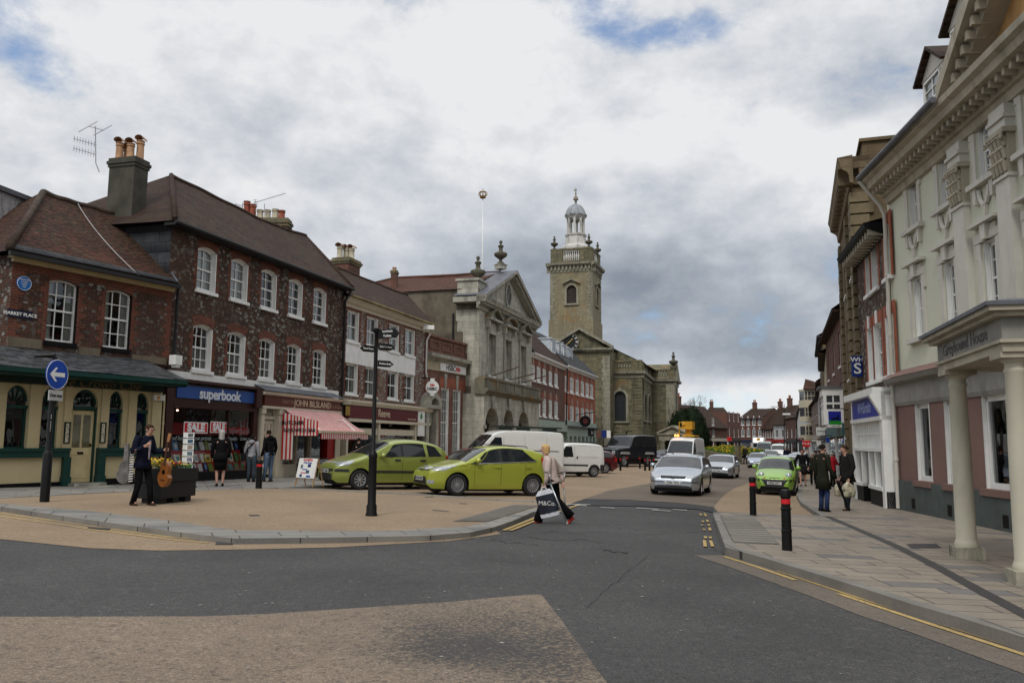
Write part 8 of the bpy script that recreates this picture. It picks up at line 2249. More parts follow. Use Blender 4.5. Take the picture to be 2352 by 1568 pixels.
c.front_patch('grille_frame',[(-.37,.53),(.37,.53),(.39,.55),(-.39,.55)],M_CHROME,off=.014);c.front_patch('grille_frame',[(-.37,.705),(.37,.705),(.37,.725),(-.37,.725)],M_CHROME,off=.014)
frontcar('saloon_car','pale blue silver hatchback with its headlamps slanting, third in the traffic',(.36,.42,.50),gp(1738,1075),(-.34,-.94),4.2,1.68,1.42,'P',gr=(.3,.56,.62),scale=.97)
frontcar('saloon_car','dull green hatchback partly hidden behind the third car in the traffic',(.20,.25,.23),gp(1768,1062.5),(-.34,-.94),4.2,1.68,1.42,n=40)
frontcar('parked_car','silver parked car directly behind the small lime city car',(.46,.49,.52),gp(1812,1108),(-.34,-.94),4.2,1.72,1.5,n=50,estate=True)
frontcar('parked_car','grey blue parked car, second behind the small lime city car',(.34,.40,.44),gp(1836,1088),(-.30,-.95),4.2,1.72,1.5,n=40)
frontcar('parked_car','pale silver parked car, third behind the small lime city car',(.5,.53,.56),gp(1840,1077),(-.30,-.95),4.2,1.72,1.5,n=40)
frontcar('parked_car','dark green car parked near the churchyard steps',(.03,.05,.045),gp(1716,1052),(-.5,-.8),4.2,1.72,1.45,n=40)
# ---- small lime city car
G3=paint('apple_green_paint',(.23,.42,.055),.3)
c=Car('city_car','small apple green city car with round headlamps driving on the right',3.5,1.50,
 [(0,.50),(.03,.62),(.15,.72),(.5,.88),(.75,.96),(.9,1.0),(1.45,1.38),(1.75,1.47),(2.4,1.49),(3.1,1.42),(3.35,1.1),(3.48,.9),(3.5,.55)],
 [(0,.34),(.1,.22),(3.3,.22),(3.5,.36)],[(0,.86),(3.5,.98)],(.62,2.95),.27,G3,tumble=.34,screen=(.88,1.48,.93,.9),side=((1.2,1.95,1.5,1.93,None,None),(2.05,2.9,2.05,2.75,None,None)),arcs=(.15,2.4),plan=(.7,.4,.17,.1),n=60)
c.front_patch('bumper',[(-.72,.52),(.72,.52),(.70,.60),(-.70,.60)],M_TRIM,off=.02);c.front_patch('lower_grille',[(-.3,.30),(.3,.30),(.42,.52),(-.42,.52)],M_TRIM,off=.012);c.front_patch('slot',[(-.2,.635),(.2,.635),(.2,.655),(-.2,.655)],M_TRIM)
for sg in (-1,1):
 mb=MB();y,z=sg*.50,.73;x=c.xfront(y,z)
 c0=c.P(x+.05,y,z);mb.lathe([(.001,.075),(.07,.07),(.115,.045),(.125,0),(.125,-.1)],c0,16,ax='x');mb.build('headlamp',M_LAMP,c.o,smooth=True,local=True)
 mb=MB();y,z=sg*.36,.645;mb.lathe([(.001,.03),(.035,.02),(.04,-.03)],c.P(c.xfront(y,z),y,z),10,ax='x');mb.build('indicator',M_AMBER,c.o,local=True)
c.mirror(1.15,1.0);c.plate('HF52 EVT',0,.46);q=gp(1780,1137);c.place(q+Vector((.36,.93,0))*1.45,(-.36,-.93),1.0)
# ---- vans
VW=paint('van_white',(.66,.66,.63),0.0)
def van(name,label,L,W,H,nose,pf,rows=None,colr=VW,sc=None,win=True,rack=False,**k):
 T=[(0,.60),(.03,.86),(.15,1.0),(nose*.9,1.22),(nose,1.30),(nose+.75,2.0*H/2.3),(nose+1.1,2.2*H/2.3),(nose+1.7,H),(L-.25,H),(L-.03,H-.12),(L,H-.5),(L,.5)]
 T=[(x+i*1e-4,z) for i,(x,z) in enumerate(T)];T[-1]=(L+.001,.5)
 c=Car(name,label,L,W,T,[(0,.38),(.15,.25),(L,.30)],1.28,(.95,L-1.35),.34,colr,tumble=.09,screen=(nose+.02,nose+.82,.94,.92),arcs=(.14,3.2),plan=(.8,.12,.12,.02),kind='van',n=70,**k)
 for sg in (-1,1):
  c.side_patch('side_window',nose+.35,nose+1.35,nose+.95,nose+1.3,1.32,1.95*H/2.35,M_CARGLASS,sg)
  c.side_patch('sill_trim',.9+.4,L-1.8,.9+.4,L-1.8,.36,.44,M_TRIM,sg,off=.012)
  c.side_patch('slide_rail',nose+2.7,L-.3,nose+2.7,L-.3,1.36,1.40,M_TRIM,sg,off=.01)
 c.lines((nose+1.42,nose+2.6,L-1.0),.45,H-.25);c.both('headlamp',[(.42,.78),(W/2-.1,.80),(W/2-.14,.98),(.5,.92)],M_LAMP);c.front_patch('grille',[(-.4,.62),(.4,.62),(.45,.74),(-.45,.74)],M_TRIM);c.front_patch('bumper',[(-.95,.36),(.95,.36),(.93,.58),(-.93,.58)],M_TRIM,off=.012)
 c.mirror(nose+.45,1.35,M_TRIM);c.plate('',0,.5)
 if rack:
  mb=MB()
  for x in (nose+1.9,nose+2.9,L-.4):mb.box(tuple(c.P(x+.04,-.8,H)),tuple(c.P(x-.04,.8,H+.13)))
  for y in (-.78,.78):mb.box(tuple(c.P(L-.1,y-.03,H+.13)),tuple(c.P(nose+1.6,y+.03,H+.18)))
  for k_ in range(5):y=-.6+k_*.3;mb.box(tuple(c.P(L-.0,y-.04,H+.13)),tuple(c.P(nose+1.3,y+.04,H+.2)))
  mb.build('roof_rack',plain('dark_green_rack',(.02,.03,.025),.7),c.o,local=True)
 return c
c=van('panel_van','long white high roofed panel van with a ladder rack parked behind the lime hatchback',5.6,1.98,2.42,.75,None,rack=True)
f=Vector((-.92,-.40,0)).normalized();q=gp(1300,1099);l=Vector((-f.y,f.x,0));c.place(q+f*2.8-l*.99,f,.96)
c=van('tipper_van','white van with a yellow lift on its roof and flashing amber beacons facing the camera',5.8,1.98,2.55,.8,None)
q=gp(1556,1082);q=Vector((q.x,q.y,0));c.place(q+Vector((.40,.92,0))*2.7,(-.40,-.92),.98)
for sg in (-1,1):c.side_patch('stripe',2.0,2.1,2.0,2.1,.5,2.4,M_TRIM,sg)
YEL=plain('lift_yellow',(.50,.26,.015),.5);mb=MB()
mb.box((-1.6,-.2,2.6),(.2,.75,2.72));mb.box((-.9,-.25,3.15),(.1,.55,3.75));mb.box((-.5,-.05,2.6),(-.2,.4,3.3));mb.tube([(-1.3,-.75,2.6),(-1.3,-.75,3.7),(-1.3,.2,3.75)],.05,6);mb.tube([(-1.8,-.1,2.8),(-.6,-.1,3.4),(.2,-.1,3.6)],.14,6);mb.box((-1.4,-.72,3.2),(-1.1,-.1,3.3));mb.build('platform_lift',YEL,c.o,local=True)
mb=MB()
for y in (-.55,-.35):mb.lathe([(.07,2.56),(.075,2.68),(.04,2.72),(.001,2.73)],(1.0,y,0),10)
mb.build('beacon',emit('beacon_amber',(1,.28,.05),5),c.o,local=True)
c=Car('small_van','small white van with a black side strip seen behind the woman on crutches',4.15,1.75,
 [(0,.55),(.03,.78),(.15,.86),(.9,1.02),(1.65,1.66),(1.95,1.78),(2.3,1.82),(3.9,1.80),(4.1,1.6),(4.14,1.2),(4.15,.5)],[(0,.32),(.12,.24),(4.15,.30)],1.02,(.85,3.50),.31,VW,tumble=.12,screen=(.95,1.7,.93,.9),side=((1.35,2.2,1.75,2.12,None,1.6),),arcs=(.13,3),plan=(.7,.15,.14,.03),kind='van',n=60)
for sg in (-1,1):
 c.side_patch('rubbing_strip',1.2,3.1,1.2,3.1,.58,.66,M_TRIM,sg,off=.015);c.side_patch('rear_bumper',3.86,4.14,3.86,4.14,.32,.66,M_TRIM,sg,off=.02)
 mb=None;c.side_patch('door_handle',2.38,2.46,2.38,2.46,.95,1.08,M_TRIM,sg,off=.02)
 for z_ in (1.05,1.62):c.side_patch('panel_crease',2.5,3.95,2.5,3.95,z_,z_+.012,plain('van_shadow',(.4,.4,.38),.5),sg,off=.006)
c.lines((2.28,3.98),.45,1.65)
f=Vector((-.90,-.43,0)).normalized();l=Vector((-f.y,f.x,0));q=gp(1363,1095.5);c.place(q+f*(3.5-2.075)-l*.8,f,1.0)
c=frontcar('estate_car','dark red estate car with its tail towards us behind the small white van',(.10,.012,.015),gp(1300,1090),(-.80,-.60),4.6,1.78,1.43,n=50,metal=.3)
f=Vector((-.93,-.36,0)).normalized();l=Vector((-f.y,f.x,0));c.place(gp(1385,1087)+f*1.25-l*.8,f,1.0)
for sg in (-1,1):c.side_patch('tail_lamp',4.3,4.5,4.35,4.5,.74,.95,M_REDLAMP,sg,off=.012)
c=frontcar('hatchback','bright red hatchback whose roof shows behind the lime hatchback',(.30,.02,.02),gp(1000,1100),(-.9,-.4),3.9,1.66,1.45,n=50,metal=.1)
c.place(Vector((at(1075,1030,31).x,31,0)),Vector((-.92,-.38,0)))
c=frontcar('estate_car','silver estate car whose roof shows between the red hatchback and the long white van',(.45,.48,.52),gp(1000,1100),(-.9,-.4),4.4,1.72,1.52,n=50,rails=True)
c.place(Vector((at(1108,1030,34).x,34,0)),Vector((-.92,-.38,0)))
K1=paint('black_blue_paint',(.010,.012,.018),.2)
c=Car('off_roader','black boxy off road car with pale wheel arches in front of the church wall',4.2,1.75,
 [(0,.75),(.03,.98),(.15,1.05),(1.25,1.12),(1.35,1.16),(1.75,1.72),(1.9,1.80),(2.4,1.86),(4.05,1.86),(4.15,1.75),(4.19,1.2),(4.2,.6)],[(0,.48),(4.2,.48)],1.12,(.75,3.25),.36,K1,tumble=.14,screen=(1.36,1.78,.93,.92),side=((1.6,2.25,1.85,2.22,None,None),(2.4,3.9,2.4,3.85,None,None)),arcs=(.08,4),plan=(.3,.15,.05,.03),n=60)
for sg in (-1,1):
 for x_ in c.wx:c.side_patch('arch_flare',x_-.52,x_+.52,x_-.42,x_+.42,.72,.86,plain('grey_flare',(.30,.30,.29),.5),sg,off=.05)
c.front_patch('grille',[(-.45,.7),(.45,.7),(.45,.92),(-.45,.92)],M_TRIM);c.both('headlamp',[(.52,.72),(.74,.72),(.74,.92),(.52,.92)],M_LAMP)
f=Vector((-.96,-.28,0)).normalized();l=Vector((-f.y,f.x,0));q=gp(1431,1072);r_=gp(1485,1074);wheelpos(c,(1431,1072),(1487,1071.5),1)
c=frontcar('parked_car','navy parked car behind the off road car beside the monument',(.015,.02,.05),gp(1512,1066),(-.5,-.85),4.4,1.75,1.45,n=40,metal=.2)
c=van('panel_van','white panel van coming down the far end of the street',4.8,1.9,2.1,.8,None);c.place(Vector((*gp(1790,1054).xy,0)),(-.4,-.92))
lt=thing('lorry','white box lorry with a yellow and red emblem at the far end of the street','lorry',(0,0,0),rz=0.0)
q=gp(1744,1043.5);lt.location=(q.x,q.y,gz(q.x,q.y));lt.rotation_euler=(0,0,math.atan2(-.94,-.34))
mb=MB();mb.box((-4.5,-1.2,.9),(1.2,1.2,3.4));mb.mesh([Vector(v) for v in ((1.2,-1.1,2.2),(2.0,-.9,2.4),(2.0,.9,2.4),(1.2,1.1,2.2),(1.2,-1.15,3.35),(1.6,-.95,3.25),(1.6,.95,3.25),(1.2,1.15,3.35))],[(0,1,5,4),(1,2,6,5),(2,3,7,6),(4,5,6,7)]);mb.build('cargo_box',VW,lt,local=True)
mb=MB();mb.box((1.25,-1.05,.6),(2.7,1.05,2.3));cb_=mb.build('cab',VW,lt,local=True);mb=MB();mb.box((2.69,-.95,1.45),(2.72,.95,2.2));mb.build('windscreen',M_CARGLASS,cb_,local=True)
mb=MB();mb.lathe([(.001,1.86),(.42,1.82)],(0,0,2.85),14,ax='x');mb.build('emblem',YEL,lt,local=True)
for x in (1.9,-3.2):
 for y in (-1.0,1.0):mb=MB();mb.lathe([(.45,-.14),(.48,-.1),(.48,.1),(.45,.14)],(x,y,.48),16,ax='y');mb.build('wheel',M_TYRE,lt,local=True)
c=van('box_van','tall dull green box van behind the dull green hatchback',5.2,2.0,2.4,.8,None,colr=paint('sage',(.16,.2,.17),0));c.place(Vector((*gp(1757,1052).xy,0)),(-.36,-.93))
c=frontcar('parked_car','white car just showing between the off road car and the white lift van',(.6,.6,.6),gp(1502,1060),(-.6,-.8),4.3,1.75,1.5,n=40,metal=0)
# ================================================================ PEOPLE
import bmesh
SKIN=plain('skin',(.46,.26,.19),.55,var=.06);
def skinned(name,verts,edges,mat,par,sub=2):
 """one continuous surface grown over a skeleton: verts (x, y, z, rx, ry)"""
 me=bpy.data.meshes.new(name);me.from_pydata([v[:3] for v in verts],edges,[])
 bm=bmesh.new();bm.from_mesh(me);ly=bm.verts.layers.skin.verify();bm.verts.ensure_lookup_table()
 for i,v in enumerate(bm.verts):v[ly].radius=verts[i][3:5];v[ly].use_root=(i == 0)
 bm.to_mesh(me);bm.free()
 o=bpy.data.objects.new(name,me);col.objects.link(o)
 o.modifiers.new('s','SKIN').use_smooth_shade=True
 m=o.modifiers.new('b','SUBSURF');m.levels=m.render_levels=sub
 dg=bpy.context.evaluated_depsgraph_get();nm=bpy.data.meshes.new_from_object(o.evaluated_get(dg))
 nm.polygons.foreach_set('use_smooth',[True]*len(nm.polygons));nm.materials.append(mat);bpy.data.objects.remove(o)
 o=bpy.data.objects.new(name,nm);col.objects.link(o);o.parent=par
 return o
def V3(*a):return Vector(a)
def person(label,loc,face,h=1.72,pose=None,coat=None,hem=.86,legs=None,shoes=M_BLACK,hair=None,hl=0,skirt=None,sleeve=1.0,flare=1.0,bulk=1.0,female=False,hood=None,glasses=False,group=None,bare=False,extra=None):
 """x right, y forward, z up; joints in metres for a 1.75 m figure"""
 J=dict(pel=(0,0,.95),che=(0,0,1.32),nec=(0,.01,1.48),hed=(0,.03,1.62),shR=(.19,0,1.42),elR=(.25,-.03,1.15),wrR=(.26,.05,.90),shL=(-.19,0,1.42),elL=(-.25,-.03,1.15),wrL=(-.26,.05,.90),
   hiR=(.09,0,.92),knR=(.10,.03,.50),anR=(.10,0,.08),hiL=(-.09,0,.92),knL=(-.10,.03,.50),anL=(-.10,0,.08))
 J.update(pose or {});J={k:Vector(v) for k,v in J.items()}
 t=thing('person',label,'person',(0,0,0),group,rz=0.0);s=h/1.75
 t.location=(loc.x,loc.y,loc.z);t.rotation_euler=(0,0,math.atan2(face[1],face[0])-math.pi/2);t.scale=(s,s,s)
 H=J['hed'];vs=[];es=[]
 def add(p,r,r2=None,par=None):
  vs.append((*p,r,r2 or r));i=len(vs)-1
  if par is not None:es.append((par,i))
  return i
 b=bulk
 p0=add(J['pel'],.12*b,.10*b);c0=add(J['che'],.13*b,.10*b,p0);n0=add(J['nec'],.052,.052,c0)
 j0=add(H+V3(0,.0,-.055),.055,.062,n0);m0=add(H+V3(0,-.005,.01),.072,.085,j0);t0=add(H+V3(0,-.01,.075),.064,.078,m0);add(H+V3(0,.10,.0),.010,.012,m0)
 for sd in 'RL':
  sg=1 if sd == 'R' else -1
  sh,el,wr=J['sh'+sd],J['el'+sd],J['wr'+sd]
  a=add(sh,.052*b,None,c0);a=add(el,.040,None,a);w=add(wr,.026,None,a)
  d=(wr-el).normalized();q=Vector((-sg,.0,0));q=(q-d*q.dot(d)).normalized() if abs(q.dot(d)) < .95 else V3(0,1,0);fw=d.cross(q)
  pm=add(wr+d*.06,.030,.018,w)
  for k,(off,ln) in enumerate(((-.027,.07),(-.009,.082),(.009,.078),(.027,.06))):
   f1=add(wr+d*.10+fw*off,.0095,None,pm);add(wr+d*(.10+ln*.6)+fw*off+q*.02,.008,None,f1) 
  th=add(wr+d*.05+fw*-.04+q*.01,.010,None,w);add(wr+d*.085+fw*-.055+q*.02,.009,None,th)
  hi,kn,an=J['hi'+sd],J['kn'+sd],J['an'+sd]
  a=add(hi,.088*b,None,p0);a=add(kn,.055,None,a);a=add(kn.lerp(an,.35),.052,None,a);a=add(an,.033,None,a);add(an+V3(0,.09,-.035),.018,None,a)
 body=skinned('body',vs,es,SKIN,t)
 if coat:
  mb=MB();P,C,N=J['pel'],J['che'],J['nec'];low=P+(P-C).normalized()*(.95-hem) if hem < .95 else P+V3(0,0,hem-.95)
  wsc=.9 if female else 1.0
  mb.tube([low,P.lerp(low,.3),P.lerp(C,.35),C,C.lerp(N,.55),N+V3(0,0,-.02),N+V3(0,.005,.035)],[((.185 if hem > .82 else .215)*b*flare,(.145 if hem > .82 else .175)*b*flare),(.175*b,.135*b),(.155*b*wsc,.118*b),(.178*b*wsc,.125*b),(.155*b*wsc,.10*b),(.078,.075),(.066,.066)],18)
  for sd in 'RL':
   sh,el,wr=J['sh'+sd],J['el'+sd],J['wr'+sd]
   end=el.lerp(wr,.97 if sleeve >= 1 else sleeve)
   mb.tube([C.lerp(sh,.45)+V3(0,0,.03),sh+V3(0,0,.005),sh.lerp(el,.3),el,el.lerp(wr,.5),end],[.075*b,.078*b,.068*b,.058*b,.052,.042],12)
  mb.build('coat',coat,t,smooth=True,local=True)
 if legs:
  mb=MB()
  for sd in 'RL':
   hi,kn,an=J['hi'+sd],J['kn'+sd],J['an'+sd]
   fl=1.7 if extra == 'flare' else 1.0;th_=.6 if hem < .7 else .8 if hem < .82 else 1
   mb.tube([hi+V3(0,0,.06),hi.lerp(kn,.3),kn,kn.lerp(an,.45),an+(an-kn).normalized()*.025],[(.105*b*th_,.115*b*th_),(.098*b*th_,.10*b*th_),.072,.062*(1+.35*(fl-1)),.062*fl],14)
  mb.build('trousers',legs,t,smooth=True,local=True)
 if skirt:
  m_,z0=skirt;P=J['pel'];k=(J['knR']+J['knL'])/2;mb=MB();mb.tube([P+V3(0,0,.1),P+V3(0,0,-.05),(P.x*.5+k.x*.5,k.y*.3,.7),(k.x,k.y*.6,z0)],[(.15*b,.125*b),(.185*b,.15*b),(.18*b,.14*b),(.15*b,.12)],18);mb.build('skirt',m_,t,smooth=True,local=True)
 for sd in 'RL':
  an=J['an'+sd];kn=J['kn'+sd];mb=MB();d=Vector((0,1,-.33 if an.z < .12 else (-1.1 if an.y < 0 else .3))).normalized()
  base=an+V3(0,-.07,-.03)
  mb.tube([base,base+d*.09+V3(0,0,.02),base+d*.17,base+d*.25],[(.038,.045),(.044,.048),(.045,.034),(.028,.018)],10);mb.build('shoe',shoes,t,smooth=True,local=True)
 if hair:
  mb=MB();n=12;P_=[]
  c=H+V3(0,-.018,.035)
  for j in range(9):
   ph=math.pi/2-j*(math.pi*(.60+.0*hl))/8
   for k in range(20):
    th=2*math.pi*k/20;fr=max(0,math.sin(th));
    r=math.cos(ph) if ph > 0 else 1.0
    z=.094*math.sin(ph) if ph > 0 else -.094*(-math.sin(ph))-.0
    lift=0
    if fr > .3 and ph < .35:lift=(.35-ph)*.11*fr
    P_.append(c+V3(.086*r*math.cos(th),.104*r*math.sin(th)*(1 if fr < .3 or ph > .2 else .80),z+lift))
  NR=8
  if hl:
   last=P_[-20:]
   for q_ in (.5,1.0):
    for k in range(20):
     th=2*math.pi*k/20;fr=math.sin(th);p_=last[k].copy();dn=0 if fr > .55 else hl*q_*(1 if fr < .2 else .7)
     P_.append(Vector((p_.x*(1.04-.12*q_),(p_.y-c.y)*(1.0-.10*q_)+c.y,p_.z-dn)))
    NR += 1
  for j in range(NR):
   for k in range(20):mb.f.append((j*20+k,j*20+(k+1) % 20,(j+1)*20+(k+1) % 20,(j+1)*20+k));mb.m.append(0)
  mb.v=P_;mb.build('hair',hair,t,smooth=True,local=True)
 for sg in (-1,1):
  e=MB();e.lathe([(.001,-.008),(.009,0),(.001,.008)],H+V3(.03*sg,.083,.015),8,ax='y');e.build('eye',M_BLACK,t,local=True)
  e=MB();e.lathe([(.001,-.012),(.02,0),(.024,.012),(.001,.016)],H+V3(.076*sg,-.005,.0),8,ax='x');e.build('ear',SKIN,t,smooth=True,local=True)
 e=MB();e.tube([H+V3(-.022,.083,-.045),H+V3(0,.09,-.047),H+V3(.022,.083,-.045)],.006,6);e.build('mouth',plain('lips',(.30,.09,.08),.5),t,local=True)
 if hood:
  e=MB();e.tube([J['nec']+V3(0,-.03,.05),J['nec']+V3(0,-.11,.0),J['nec']+V3(0,-.12,-.10)],[(.07,.05),(.12,.06),(.07,.03)],12);e.build('hood',hood,t,smooth=True,local=True)
 if glasses:
  e=MB()
  for sg in (-1,1):
   e.tube([H+V3(.03*sg+.024*math.cos(k*math.pi/5),.092,.015+.018*math.sin(k*math.pi/5)) for k in range(11)],.004,5,cap=False);e.tube([H+V3(.055*sg,.09,.018),H+V3(.082*sg,.0,.018)],.004,5)
  e.tube([H+V3(-.006,.096,.018),H+V3(.006,.096,.018)],.004,5);e.build('glasses',M_BLACK,t,local=True)
 return t
def clothm(n,c):return plain('cloth_'+n,c,.95,var=.18,scale=7,bmp=.15,spec=.08)
BLK,NAVY,GREY,DENIM,OLIVE,REDC,BEIGE,BROWN,CHAR=[clothm(*x) for x in (('black',(.007,.007,.008)),('navy',(.008,.010,.022)),('grey',(.26,.26,.28)),('denim',(.085,.12,.18)),('olive',(.020,.021,.014)),('red',(.42,.02,.03)),('beige',(.46,.37,.33)),('brown',(.035,.022,.016)),('charcoal',(.015,.015,.014)))]
HB,HD,HBL,HG=[plain('hair_'+n,c,.85,var=.35,scale=25,bmp=.4,spec=.1) for n,c in (('brown',(.045,.022,.013)),('dark',(.014,.010,.008)),('blond',(.50,.33,.14)),('grey',(.38,.36,.34)))]
def carried(o,p):return o
def loc_of(t,q):return Matrix.Translation(t.location) @ Matrix.Rotation(t.rotation_euler.z,4,'Z') @ Matrix.Scale(t.scale.x,4) @ Vector(q)
# --- woman on crutches, crossing to the left
q=gp(1268,1201)
w=person('blonde woman in a beige fleece and red shoes crossing the road on two crutches',q,(-1,.10),1.66,
 dict(pel=(0,0,.93),che=(0,.07,1.28),nec=(0,.12,1.44),hed=(0,.17,1.60),shR=(.19,.02,1.36),elR=(.40,-.20,1.10),wrR=(.30,-.22,.88),shL=(-.19,.09,1.38),elL=(-.25,.09,1.10),wrL=(-.24,.13,.86),hiR=(.09,0,.9),knR=(.10,-.12,.5),anR=(.10,-.40,.16),hiL=(-.09,0,.9),knL=(-.10,.20,.52),anL=(-.1,.30,.07)),
 coat=BEIGE,hem=.88,legs=BLK,shoes=plain('red_shoe',(.42,.03,.02),.5),hair=HBL,hl=.09,bulk=1.22,extra='flare')
M_ALU=plain('crutch_aluminium',(.42,.43,.44),.3,metal=.7);M_GREYP=plain('grey_plastic',(.10,.11,.12),.5)
def crutch(a,hnd,top,label,grip):
 P=[loc_of(w,x) for x in (a,hnd,top)];mb=MB();mb.tube([P[0],P[1]],.016,8);mb.tube([P[1],P[2]],.014,8)
 o=mb.build('crutch',M_ALU,org=P[0],smooth=True);ROOTS[o.name]=P[0];tag(o,label,'crutch')
 mb=MB();mb.tube([P[1],loc_of(w,grip)],.016,8);mb.build('hand_grip',M_GREYP,o);mb=MB();r=.055;c=P[2];d=(loc_of(w,grip)-P[1]).normalized()
 mb.tube([c+Vector((math.cos(k*.7)*r,math.sin(k*.7)*r,0))+d*.05 for k in range(8)],.018,6);mb.build('arm_cuff',M_GREYP,o);mb=MB();mb.tube([P[0]-ZV*.0,P[0]+ZV*.05],.018,8);mb.build('rubber_tip',plain('pale_rubber',(.4,.38,.33),.7),o)
crutch((-.33,-.34,.02),(-.27,.02,.86),(-.27,.04,1.12),'aluminium elbow crutch on the near side of the woman, crossing her carrier bag',(-.23,.17,.86))
crutch((.32,-.30,.02),(.33,-.24,.86),(.37,-.27,1.10),'aluminium elbow crutch on the far side of the woman in the beige fleece',(.29,-.12,.87))
hw_=loc_of(w,(-.27,.20,.76));bt_=Vector((1,-.10,0)).normalized();bn=Vector((-.10,-1,0)).normalized()
class QB:pass
B_=QB();B_.n=bn;B_.t=bt_;ca,sa=math.cos(R(14)),math.sin(R(14))
B_.P=lambda u,z,v=0:hw_+bt_*(u*ca-z*sa*-1*-1)+ZV*(z*ca+u*sa)+bn*v+bt_*.03
def bagmesh(z0,z1,w0,w1,th):
 mb=MB();n=10;rows=5
 for sgn in (1,-1):
  P_=[B_.P(lerp(-lerp(w0,w1,j/rows),lerp(w0,w1,j/rows),i/n),lerp(z0,z1,j/rows),sgn*(th*math.sin(math.pi*i/n)+.006*math.sin(i*4.1+j*2))) for j in range(rows+1) for i in range(n+1)]
  mb.mesh(P_,[(j*(n+1)+i,j*(n+1)+i+1,(j+1)*(n+1)+i+1,(j+1)*(n+1)+i) for j in range(rows) for i in range(n)])
 return mb
bag=thing('carrier_bag','navy and white carrier bag hanging from the hand of the woman on crutches','bag',hw_)
bagmesh(-.50,-.12,.20,.21,.06).build('bag_front',plain('navy_plastic',(.008,.010,.022),.35,spec=.5),bag,smooth=True);bagmesh(-.58,-.50,.19,.20,.05).build('bag_base',plain('white_plastic',(.55,.56,.6),.4),bag,smooth=True);bagmesh(-.12,-.02,.21,.12,.05).build('bag_top',MATS['white_plastic'],bag,smooth=True)
mb=MB();mb.tube([B_.P(-.07,-.04),B_.P(-.03,.03),B_.P(.03,.03),B_.P(.07,-.04)],.014,6);mb.build('bag_handle',MATS['white_plastic'],bag)
class QT:pass
T_=QT();T_.n=bn;T_.P=B_.P;text('M&Co.',T_,-.0,-.30,.075,.125,M_WHITE,bag,sx=1.0,bold=-.001)
# --- guitarist
q=gp(322,1160,KH)
gtr=person('man in dark clothes and glasses holding an acoustic guitar beside the black planter',q,(.93,-.36),1.72,
 dict(pel=(0,0,.94),che=(0,.04,1.30),nec=(0,.09,1.46),hed=(0,.15,1.60),elR=(.28,.0,1.12),wrR=(.20,.22,1.26),elL=(-.27,.06,1.12),wrL=(-.22,.38,1.17),knR=(.1,.02,.5),anR=(.12,-.08,.08),knL=(-.1,.12,.5),anL=(-.12,.16,.08)),
 coat=NAVY,hem=.80,legs=BLK,shoes=BROWN,hair=HB,glasses=True,bulk=1.06)
mb=MB();mb.mesh([V3(-.01,.172,.98),V3(.035,.172,.98),V3(.04,.175,1.38),V3(-.03,.175,1.38)],[(0,1,2,3)]);mb.build('shirt',plain('printed_tee',(.35,.30,.34),.8,var=.8,scale=30),gtr,local=True)
def guitar_body(mb,c,up,side,nrm,s,th,seg=28):
 pts=[]
 for k in range(seg):
  t=2*math.pi*k/seg;r=.19+.035*math.cos(2*t)-.02*math.cos(t)+.0;x=math.sin(t)*(.165 if math.cos(t) < 0 else .13)*(1-.22*math.exp(-((math.cos(t)-.15)/.28)**2));y=math.cos(t)*.24
  pts.append(c+side*x*s+up*y*s)
 A=[p+nrm*th for p in pts];B=[p-nrm*th for p in pts];n=len(pts)
 mb.mesh(A+B,[tuple(range(n)),tuple(reversed(range(n,2*n)))]+[(i,n+i,n+(i+1) % n,(i+1) % n) for i in range(n)])
hd_=loc_of(gtr,(-.24,.46,1.17));upv=Vector((.10,-.05,1)).normalized();nr=Vector((-.5,-.85,.05)).normalized();sd_=upv.cross(nr).normalized();gc=hd_-upv*.50
gt_=thing('guitar','acoustic guitar with an orange brown body held upright by the man in dark clothes','guitar',gc)
mb=MB();guitar_body(mb,gc,upv,sd_,nr,1.15,.05);mb.build('guitar_body',plain('guitar_wood',(.22,.078,.02),.25,coat=.5,var=.15),gt_)
mb=MB();mb.lathe([(.001,0),(.05,0)],(0,0,0),16,mat=Matrix.Translation(gc+upv*.04+nr*.053) @ nr.to_track_quat('Z','Y').to_matrix().to_4x4());mb.build('sound_hole',M_BLACK,gt_)
mb=MB();mb.tube([gc+upv*.18+nr*.055,gc+upv*.68+nr*.045],[(.026,.014),(.022,.012)],8);mb.build('neck',plain('neck_wood',(.05,.025,.015),.4),gt_);mb=MB();mb.tube([gc+upv*.68+nr*.04,gc+upv*.86+nr*.02],[(.03,.012),(.038,.010)],8);mb.build('headstock',plain('head_wood',(.28,.13,.05),.4),gt_)
mb=MB();mb.tube([gc-upv*.13-sd_*.07+nr*.058,gc-upv*.13+sd_*.07+nr*.058],.008,6);mb.build('bridge',M_BLACK,gt_)
gc2=loc_of(gtr,(.30,-.16,.74));gb2=thing('guitar_case','worn grey guitar shaped case with pale ribs hanging behind the guitarist','case',gc2);mb=MB();guitar_body(mb,gc2-ZV*.04,ZV,Vector((.9,.3,0)),Vector((-.3,-.9,0)),.95,.06);mb.tube([gc2+ZV*.14,gc2+ZV*.56],[(.07,.05),(.05,.04)],8);mb.build('case_shell',plain('scuffed_grey',(.14,.13,.125),.35,var=.5,scale=8),gb2)
mb=MB()
for k in range(13):z=-.22+k*.05;mb.tube([gc2+ZV*z+Vector((.10,-.06,0)),gc2+ZV*(z+.01)+Vector((.17,-.03,0))],.010,5)
mb.build('pale_rib',M_WHITE,gb2)
